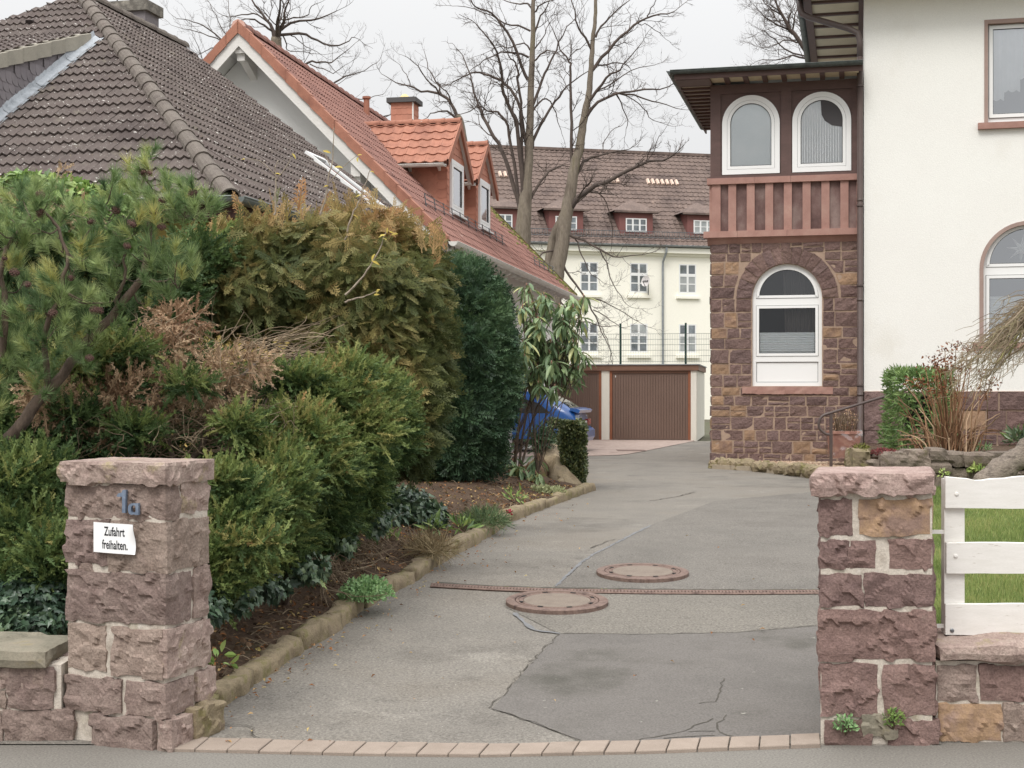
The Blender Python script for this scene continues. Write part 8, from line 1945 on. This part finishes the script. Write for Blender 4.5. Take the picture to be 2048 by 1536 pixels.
mb.build('dry_stems', M_TWIG, plt)
mb = MB(); p = np.stack([c[0] + r_.uniform(-.25, .25, 160), Yp + .27 + r_.uniform(-.25, .25, 160), b[2] + r_.uniform(.05, .42, 160)], 1); scatter(mb, LEAF_OV, p, rnd3(r_, 160), rnd3(r_, 160), r_.uniform(.03, .06, 160), r_.uniform(.1, .9, 160)); mb.build('dry_leaves', M_DEADJ, plt)
# bamboo-like green shrub, hydrangea, weeping tree
ba, bb = P(1781, 893, 23.4), P(1890, 745, 23.4)
t_ = box_bush('bamboo_shrub', 'fresh green clipped shrub with narrow leaves against the villa wall', 'shrub', M_BAM, (ba[0], 22.9, .80), (bb[0], 23.8, bb[2]), 4200, LEAF_BAM, .09, .16, 121, .5)
hy = thing('hydrangea', P(1895, 905, 21.2), 'dried hydrangea with bare tan canes and brown flower heads', 'shrub'); mbs, mbf = MB(), MB(); Yy = 21.3
for i in range(120):
    bx = 1905 + r_.normal(0, 26); b0 = P(bx, 912, Yy + r_.normal(0, .25)); tx = 1905 + (bx - 1905) * r_.uniform(1.2, 2.9) + r_.normal(0, 22); ty = r_.uniform(715, 880) if i < 75 else r_.uniform(840, 895); ty = max(ty, 715 + abs(tx - 1900) * .55); e = P(np.clip(tx, 1795, 2000), ty, Yy + r_.normal(0, .4)); mid = (b0 + e) / 2 + (0, 0, .12) + r_.normal(0, .03, 3) - (e - b0) * .12 * np.array((1, 0, 0))
    c = curve([b0, mid, e], 8, .006, r_); mbs.tube(c, np.linspace(.011, .005, 8) * r_.uniform(.7, 1.3), 5, tint=np.clip(r_.normal(.6, .25), .01, 1), cap=False)
    if ty < 800 and r_.random() < .62:
        n = r_.integers(10, 26); p = e + r_.normal(0, .045, (n, 3)); scatter(mbf, LEAF_OV, p, rnd3(r_, n), rnd3(r_, n), r_.uniform(.03, .055, n), np.clip(r_.normal(.4, .25, n), .01, 1))
for px, py in ((1868, 712), (1872, 725), (1890, 700), (1912, 690), (1925, 692), (1902, 715), (1935, 705), (1945, 698), (1880, 740), (1850, 735), (1832, 765), (1842, 770), (1862, 760), (1915, 735), (1890, 742)):
    n = 22; e = P(px, py, Yy + r_.normal(0, .3)); mbs.tube(curve([P(1900 + (px - 1900) * .2, 905, Yy), P(1900 + (px - 1900) * .7, 800, Yy), e], 8), np.linspace(.011, .005, 8), 5, tint=.5, cap=False); scatter(mbf, LEAF_OV, e + r_.normal(0, .04, (n, 3)) * (1.6, 1, .7), rnd3(r_, n), rnd3(r_, n), r_.uniform(.03, .06, n), np.clip(r_.normal(.3, .2, n), .01, 1))
mbs.build('canes', leafmat('tan_canes', [L(118, 82, 60, .6), L(158, 116, 80, .65), L(190, 160, 126, .7)], .8, .2, 0, .2, .48), hy); mbf.build('flower_heads', leafmat('brown_flowers', [L(110, 66, 48, .6), L(156, 98, 64, .65), L(190, 142, 104, .65)], .9, .1, .15, .3, .5), hy, kind='stuff')
wt = thing('weeping_tree', P(1990, 962, 18.6), 'bare weeping tree with thick leaning trunk at the right edge', 'tree'); mbt, mbb2 = MB(), MB(); Yw = 18.7
tr = curve([P(1965, 975, Yw), P(2010, 935, Yw), P(2060, 895, Yw), P(2140, 820, Yw + .1), P(2190, 700, Yw + .1), P(2180, 620, Yw)], 24, .008, r_); mbt.tube(tr, np.linspace(.19, .07, 24) * (1 + .06 * r_.normal(size=24)), 14)
mbt.build('trunk', mat('furrowed_grey_bark', [L(124, 108, 96, .65), L(166, 150, 134, .7), L(96, 84, 76, .6)], scale=10, rough=.95, bump=1, bscale=34, fine=.2, stretch=(.6, .6, 1.4), bdist=.02), wt, smooth=True)
M_WTW = leafmat('weeping_twigs', [L(112, 92, 76, .65), L(152, 134, 112, .7), L(182, 166, 142, .75), L(150, 148, 84, .7)], .9, .1, 0, .25, .46)
for i in range(56):
    a = P(2185 + r_.normal(0, 20), 650 + r_.normal(0, 30), Yw + r_.normal(0, .1)); ex = r_.uniform(1925, 2130); top_ = P((2185 + ex) / 2 + 10, 560 + abs(r_.normal(0, 30)) + (2050 - min(ex, 2050)) * .28, Yw + r_.normal(0, .5)); e = P(ex, 640 + (2050 - min(2050, ex)) * .75 + r_.uniform(-20, 60), Yw + r_.normal(0, .8)); mir = i >= 32; sg_ = -1 if mir else 1
    if mir: top_, e = [np.array((2 * a[0] - q[0], 2 * a[1] - q[1], q[2])) for q in (top_, e)]
    c = curve([a, top_, e], 16, .012, r_); mbb2.tube(c, np.linspace(.030, .007, 16), 5, tint=r_.choice([.2, .5, .98], p=[.45, .4, .15]), cap=False)
    for q in range(15):
        j = r_.integers(4, 16); o = c[j]; l = r_.uniform(.2, .55); d_ = np.array(((-.6 + r_.normal(0, .42)) * sg_, r_.normal(0, .5), -.30 + r_.normal(0, .30))); m1 = o + d_ * l * .5 + (0, 0, .03); m2 = o + d_ * l + (0, 0, -.08 - .1 * r_.random()); cc = curve([o, m1, m2], 6, .008, r_); mbb2.tube(cc, np.linspace(.007, .003, 6), 3, tint=np.clip(r_.normal(.5, .2), .01, .8), cap=False)
        for w_ in range(3):
            o2 = cc[r_.integers(1, 6)]; e2 = o2 + np.array(((-.10 + r_.normal(0, .07)) * sg_, r_.normal(0, .07), -.08 + r_.normal(0, .06))); mbb2.tube([o2, (o2 + e2) / 2 + r_.normal(0, .008, 3), e2], [.004, .003, .0025], 3, tint=np.clip(r_.normal(.55, .2), .01, .8), cap=False)
mbb2.build('hanging_branches', M_WTW, wt)
def small_plant(name, label, cat, m, c, rad, h, n, T, smin, smax, tint, seed, ax=None, group=None):
    r = np.random.default_rng(seed); t = thing(name, c, label, cat, group); mb = MB(); d = unit(r.normal(size=(n, 3))); d[:, 2] = np.abs(d[:, 2]); p = np.array(c) + d * np.array((rad, rad, h)) * (r.random(n) ** .4)[:, None]; a = (d + .7 * rnd3(r, n) + (0, 0, .3)) if ax is None else ax(d, r)
    scatter(mb, T, p, a, d + .5 * rnd3(r, n), r.uniform(smin, smax, n), np.clip(r.normal(tint, .2, n), .01, 1)); mb.build('foliage', m, t); mb = MB()
    for i in range(6): mb.tube([np.array(c) - (0, 0, .03), np.array(c) + d[i] * np.array((rad, rad, h)) * .8], .003, 4, cap=False)
    mb.build('stems', M_TWIG, t, kind='stuff'); return t
small_plant('sedum', 'dark red sedum cushion on the mossy end of the dry stone wall', 'plant', leafmat('dark_red_sedum', [L(92, 44, 48, .55), L(128, 66, 66, .6)], .7, .2, .1, .3), P(1768, 908, 20.4), .22, .07, 320, LEAF_OV, .025, .045, .5, 131)
small_plant('sedum', 'yellow green moss like cushion at the corner stone near the downpipe', 'plant', M_MOSS, P(1722, 902, 20.35), .14, .10, 260, LEAF_OV, .02, .04, .6, 132)
small_plant('yellow_leaf_plant', 'small plant with rounded lime green leaves in the dry stone wall above the fence', 'plant', M_IVYL, P(1955, 946, 20.15), .11, .12, 60, LEAF_OV, .05, .08, .85, 133)
small_plant('yellow_leaf_plant', 'tiny lime green plant at the right end of the visible dry stone wall', 'plant', M_IVYL, P(1978, 944, 20.15), .07, .08, 30, LEAF_OV, .05, .07, .7, 134)
small_plant('yellow_leaf_plant', 'tiny yellowish plant behind the corner of the right pillar cap', 'plant', M_IVYL, P(1888, 950, 20.1), .09, .07, 36, LEAF_OV, .03, .05, .95, 135)
small_plant('fern', 'small green fern growing from the foot of the right pillar, left one', 'fern', M_CUSH, RP.p(.13, -.02, .085), .055, .085, 170, LEAF_OV, .014, .026, .35, 136)
small_plant('fern', 'small yellowish green fern growing from the foot of the right pillar, right one', 'fern', M_IVYL, RP.p(.375, -.025, .115), .055, .08, 150, LEAF_OV, .014, .026, .4, 137)
small_plant('leafy_bush', 'glossy dark green leaf tuft at the far right edge above the leaning trunk', 'plant', M_IVY, P(2040, 888, 20.9), .2, .16, 60, LEAF_LONG, .14, .24, .6, 138)
small_plant('shoots', 'low green shoots beside the hydrangea', 'plant', M_CUSH, P(1960, 900, 21.4), .16, .10, 60, LEAF_BAM, .06, .12, .4, 139)

# ================================================================== soil bed details
stone('boulder', (-.02, 0, 0), (.1, .1, .1), M_MOSSST, None, None, 1) if False else None
def boulder(label, px0, py0, px1, py1, Y, m, seed, dep=.5):
    a, b = P(px0, py1, Y), P(px1, py0, Y); V, Q = rough_box((a[0], Y, a[2] - .08), (b[0], Y + dep, b[2]), res=.05, amp=.05, bulge=.03, chamf=.03, seed=seed, facets=9)
    c = np.array(((a[0] + b[0]) / 2, Y + dep / 2, a[2])); h = b[2] - a[2]; f = np.clip((V[:, 2] - a[2]) / h, 0, 1); k = 1 - .5 * f ** 1.8; V = V.copy(); V[:, 0] = c[0] + (V[:, 0] - c[0]) * k + .03 * f * math.sin(seed); V[:, 1] = c[1] + (V[:, 1] - c[1]) * k
    mb = MB(); mb.add(V, Q); o = mb.build('boulder', m, None, smooth=True); tag(o, label, 'boulder')
M_BLD = mat('sandstone_boulder', [L(142, 122, 92, .65), L(172, 152, 118, .7), L(150, 132, 108, .65)], scale=4, rough=.95, bump=.7, bscale=24, fine=.14, fscale=40, patches=[(L(120, 124, 54, .6), 2.4, .56, .12, .5)])
M_BLM = mat('moss_covered_boulder', [L(112, 84, 62, .6), L(138, 108, 78, .6)], scale=4, rough=.95, bump=.8, bscale=24, fine=.2, patches=[(L(116, 120, 36, .6), 3, .47, .12, .9)])
boulder('pale upright boulder beside the square clipped hedge', 1104, 932, 1146, 975, 21.6, M_BLD, 5); boulder('mossy dark boulder under the rhododendron leaves', 1044, 926, 1096, 978, 21.4, M_BLM, 6, .6); boulder('small pale boulder at the foot of the upright one', 1113, 962, 1134, 980, 21.2, M_BLD, 7, .25); boulder('flat boulder in front of the car wheel', 1086, 900, 1120, 925, 23.0, M_BLD, 8)
small_plant('rock_cress', 'bright green cushion plant spilling over the kerb near the drain', 'plant', M_CUSH, G(733, 1196, .12), .21, .155, 1500, LEAF_OV, .022, .036, .5, 141)
small_plant('thrift', 'round dark green grassy cushion beside the red flower', 'plant', M_YEW, G(968, 1052, .10), .26, .17, 1400, tmpl_leaf(1, .05, .1, .2, 2), .08, .14, .75, 142)
small_plant('dry_grass', 'tuft of dry straw coloured grass near the kerb', 'grass tuft', leafmat('straw', [L(150, 130, 90, .7), L(186, 168, 126, .75)], .8, .2, .1, .2, .42), G(858, 1108, .12), .20, .08, 500, tmpl_leaf(1, .035, .1, .5, 3), .12, .22, .6, 143)
small_plant('saxifrage', 'pale green rosette cluster beside the boulders on the kerb', 'plant', leafmat('pale_rosettes', [L(150, 164, 110, .65), L(190, 198, 146, .7)], .6, .3, .1, .2, .55), G(1088, 986, .10), .3, .08, 500, LEAF_OV, .04, .07, .5, 144)
small_plant('seedling', 'bright green leafy seedling right of the tall left pillar', 'plant', M_IVYL, G(432, 1335, .16), .10, .10, 16, LEAF_OV, .05, .075, .45, 145)
for i, (px, py, lab) in enumerate(((772, 1085, 'pair of upright green fern fronds before the ground ivy'), (868, 1062, 'low fresh green leaves at the right end of the ground ivy'), (930, 1058, 'tiny green seedling between ground ivy and cushion'), (1030, 1000, 'low green weeds on the bare soil near the kerb'), (1075, 890, 'low green plants in front of the car'))):
    small_plant('weed', lab, 'plant', M_IVYL, G(px, py, .14), .13 if i != 4 else .4, .12, 30 if i != 4 else 260, LEAF_BAM, .09, .16, .4, 150 + i)
fl = thing('flower', G(1018, 1040, .1), 'single red flower at the kerb beside the grassy cushion', 'flower'); mb = MB(); c = G(1018, 1040, .1); mb.tube([c, c + (0, 0, .07)], .005, 5); mb.build('stem', M_IVY if False else M_PIPE, fl); mb = MB(); p = np.repeat([c + (0, 0, .075)], 9, 0); scatter(mb, LEAF_OV, p, rnd3(r_, 9) + (0, 0, .8), rnd3(r_, 9), .055, .5); mb.build('petals', flat('red_petals', L(196, 40, 70, .8), .6), fl)
# fallen leaves and litter
M_LIT = leafmat('fallen_leaf', [L(140, 92, 52, .6), L(190, 124, 66, .65), L(214, 184, 120, .7), L(200, 184, 96, .7)], .8, .15, .1, .25, .5)
mb = MB(); LF = tmpl_leaf(1, .55, .35, .3, 2); pos, sc_ = [], []
for i in range(230):
    px = r_.uniform(430, 1180); j = np.interp(px, [p[0] for p in KERB_PX], [p[1] for p in KERB_PX]); off = abs(r_.normal(0, 26)) if r_.random() < .75 else abs(r_.normal(0, 120)); g = G(px, min(j + 4 + off, 1490), 0); pos.append((g[0], g[1], gz(g[1]) + .022)); sc_.append(r_.uniform(.012, .036))
for i in range(22):
    g = G(r_.uniform(500, 1640), r_.uniform(1010, 1470)); pos.append((g[0], g[1], gz(g[1]) + .03)); sc_.append(r_.uniform(.015, .04))
for i in range(1500):
    y = r_.uniform(7.8, 21); k_ = kx(y); x = k_ - .1 - abs(r_.normal(0, .6)); pos.append((x, y, soil_z(x, y) + .012)); sc_.append(r_.uniform(.02, .055))
n = len(pos); ax = rnd3(r_, n) * (1, 1, .25); scatter(mb, LF, pos, ax, np.array((0, 0, 1.0)) + .35 * rnd3(r_, n), np.array(sc_), np.clip(r_.beta(1.2, 1.6, n), .01, 1)); mb.build('fallen_leaves', M_LIT, None, kind='stuff', label='dry fallen leaves along the kerb and on the soil')
mb = MB()
for i in range(420):
    y = 7.9 + 13 * r_.random() ** 1.3; k_ = kx(y); x = k_ - .12 - abs(r_.normal(0, .5)); a = np.array((x, y, soil_z(x, y) + .01)); d_ = unit(np.array((r_.normal(), r_.normal(), r_.normal() * .12))) * r_.uniform(.05, .22); mb.tube(curve([a, a + d_ * .5 + (0, 0, r_.uniform(0, .04)), a + d_], 5), [.004, .004, .003, .003, .002], 3, tint=max(.01, r_.random()), cap=False)
mb.build('litter', M_TWIG, None, kind='stuff', label='thin twigs and needles lying on the soil')
mb = MB()
for i in range(900):
    y = 7.9 + 13 * r_.random() ** 1.2; k_ = kx(y); x = k_ - .1 - abs(r_.normal(0, .55)); s_ = r_.uniform(.008, .03); p = np.array((x, y, soil_z(x, y) - s_ * .3)); mb.tube([p, p + (0, 0, s_)], [s_, s_ * .45], 5, tint=r_.random())
mb.build('crumbs', leafmat('soil_crumbs', [L(72, 56, 44, .45), L(108, 84, 64, .45), L(140, 112, 86, .5)], .95, .1, 0, .3, .5), None, kind='stuff', label='crumbs of soil and small stones in the bed')
# thin saplings with a few yellow leaves pushing through the thuja
def sapling(label, pl, Y, leaves, seed, side=()):
    t = thing('sapling', P(pl[0][0], pl[0][1], Y), label, 'sapling', 'thin saplings with yellow leaves in the thuja'); r = np.random.default_rng(seed); mb = MB(); c = curve([P(x, y, Y) for x, y in pl], 14, .006, r); mb.tube(c, np.linspace(.010, .003, 14), 5)
    for s_ in side: mb.tube(curve([P(x, y, Y) for x, y in s_], 7), np.linspace(.005, .002, 7), 4)
    mb.build('stem', mat('pale_sapling_bark', [L(176, 160, 138, .75), L(150, 132, 112, .7)], scale=20, rough=.8) if 'pale_sapling_bark' not in bpy.data.materials else bpy.data.materials['pale_sapling_bark'], t)
    mb = MB(); p = np.array([P(x, y, Y - .02) for x, y in leaves]); n = len(p); scatter(mb, tmpl_leaf(1, .32, .3, .45, 4), p, rnd3(r, n) * (1, .5, .5) + (.3, 0, -.1), np.array((0, -1.0, .6)) + .4 * rnd3(r, n), r.uniform(.04, .075, n), r.uniform(.2, .95, n)); mb.build('leaves', M_YLEAF, t)
sapling('long pale sapling leaning right across the thuja with yellow leaves at its tip', [(690, 590), (720, 560), (745, 525), (765, 480), (775, 455)], 12.2, [(766, 478), (772, 470), (778, 462), (760, 470), (750, 508), (744, 522), (775, 455), (783, 470)], 161)
sapling('short sapling crossing the thuja below the long one', [(690, 605), (720, 595), (755, 584)], 12.2, [(752, 584), (758, 582), (748, 590)], 162)
sapling('upright bare sapling before the white gable with yellow leaves', [(640, 430), (655, 370), (664, 310), (668, 255)], 12.6, [(656, 372), (686, 336), (715, 311), (717, 314), (646, 302)], 163, [[(655, 370), (685, 335), (715, 310)], [(660, 330), (645, 300)]])
sapling('bare sapling in front of the dark roof with dark buds', [(548, 430), (552, 380), (550, 345), (556, 320)], 12.6, [(551, 347), (489, 319), (584, 307)], 164, [[(550, 350), (520, 322), (488, 318)], [(552, 360), (575, 330), (585, 305)]])
sapling('tall thin sapling rising at the right side of the thuja top', [(690, 480), (705, 430), (722, 390), (740, 340)], 12.6, [(740, 343), (723, 390), (706, 430)], 165)
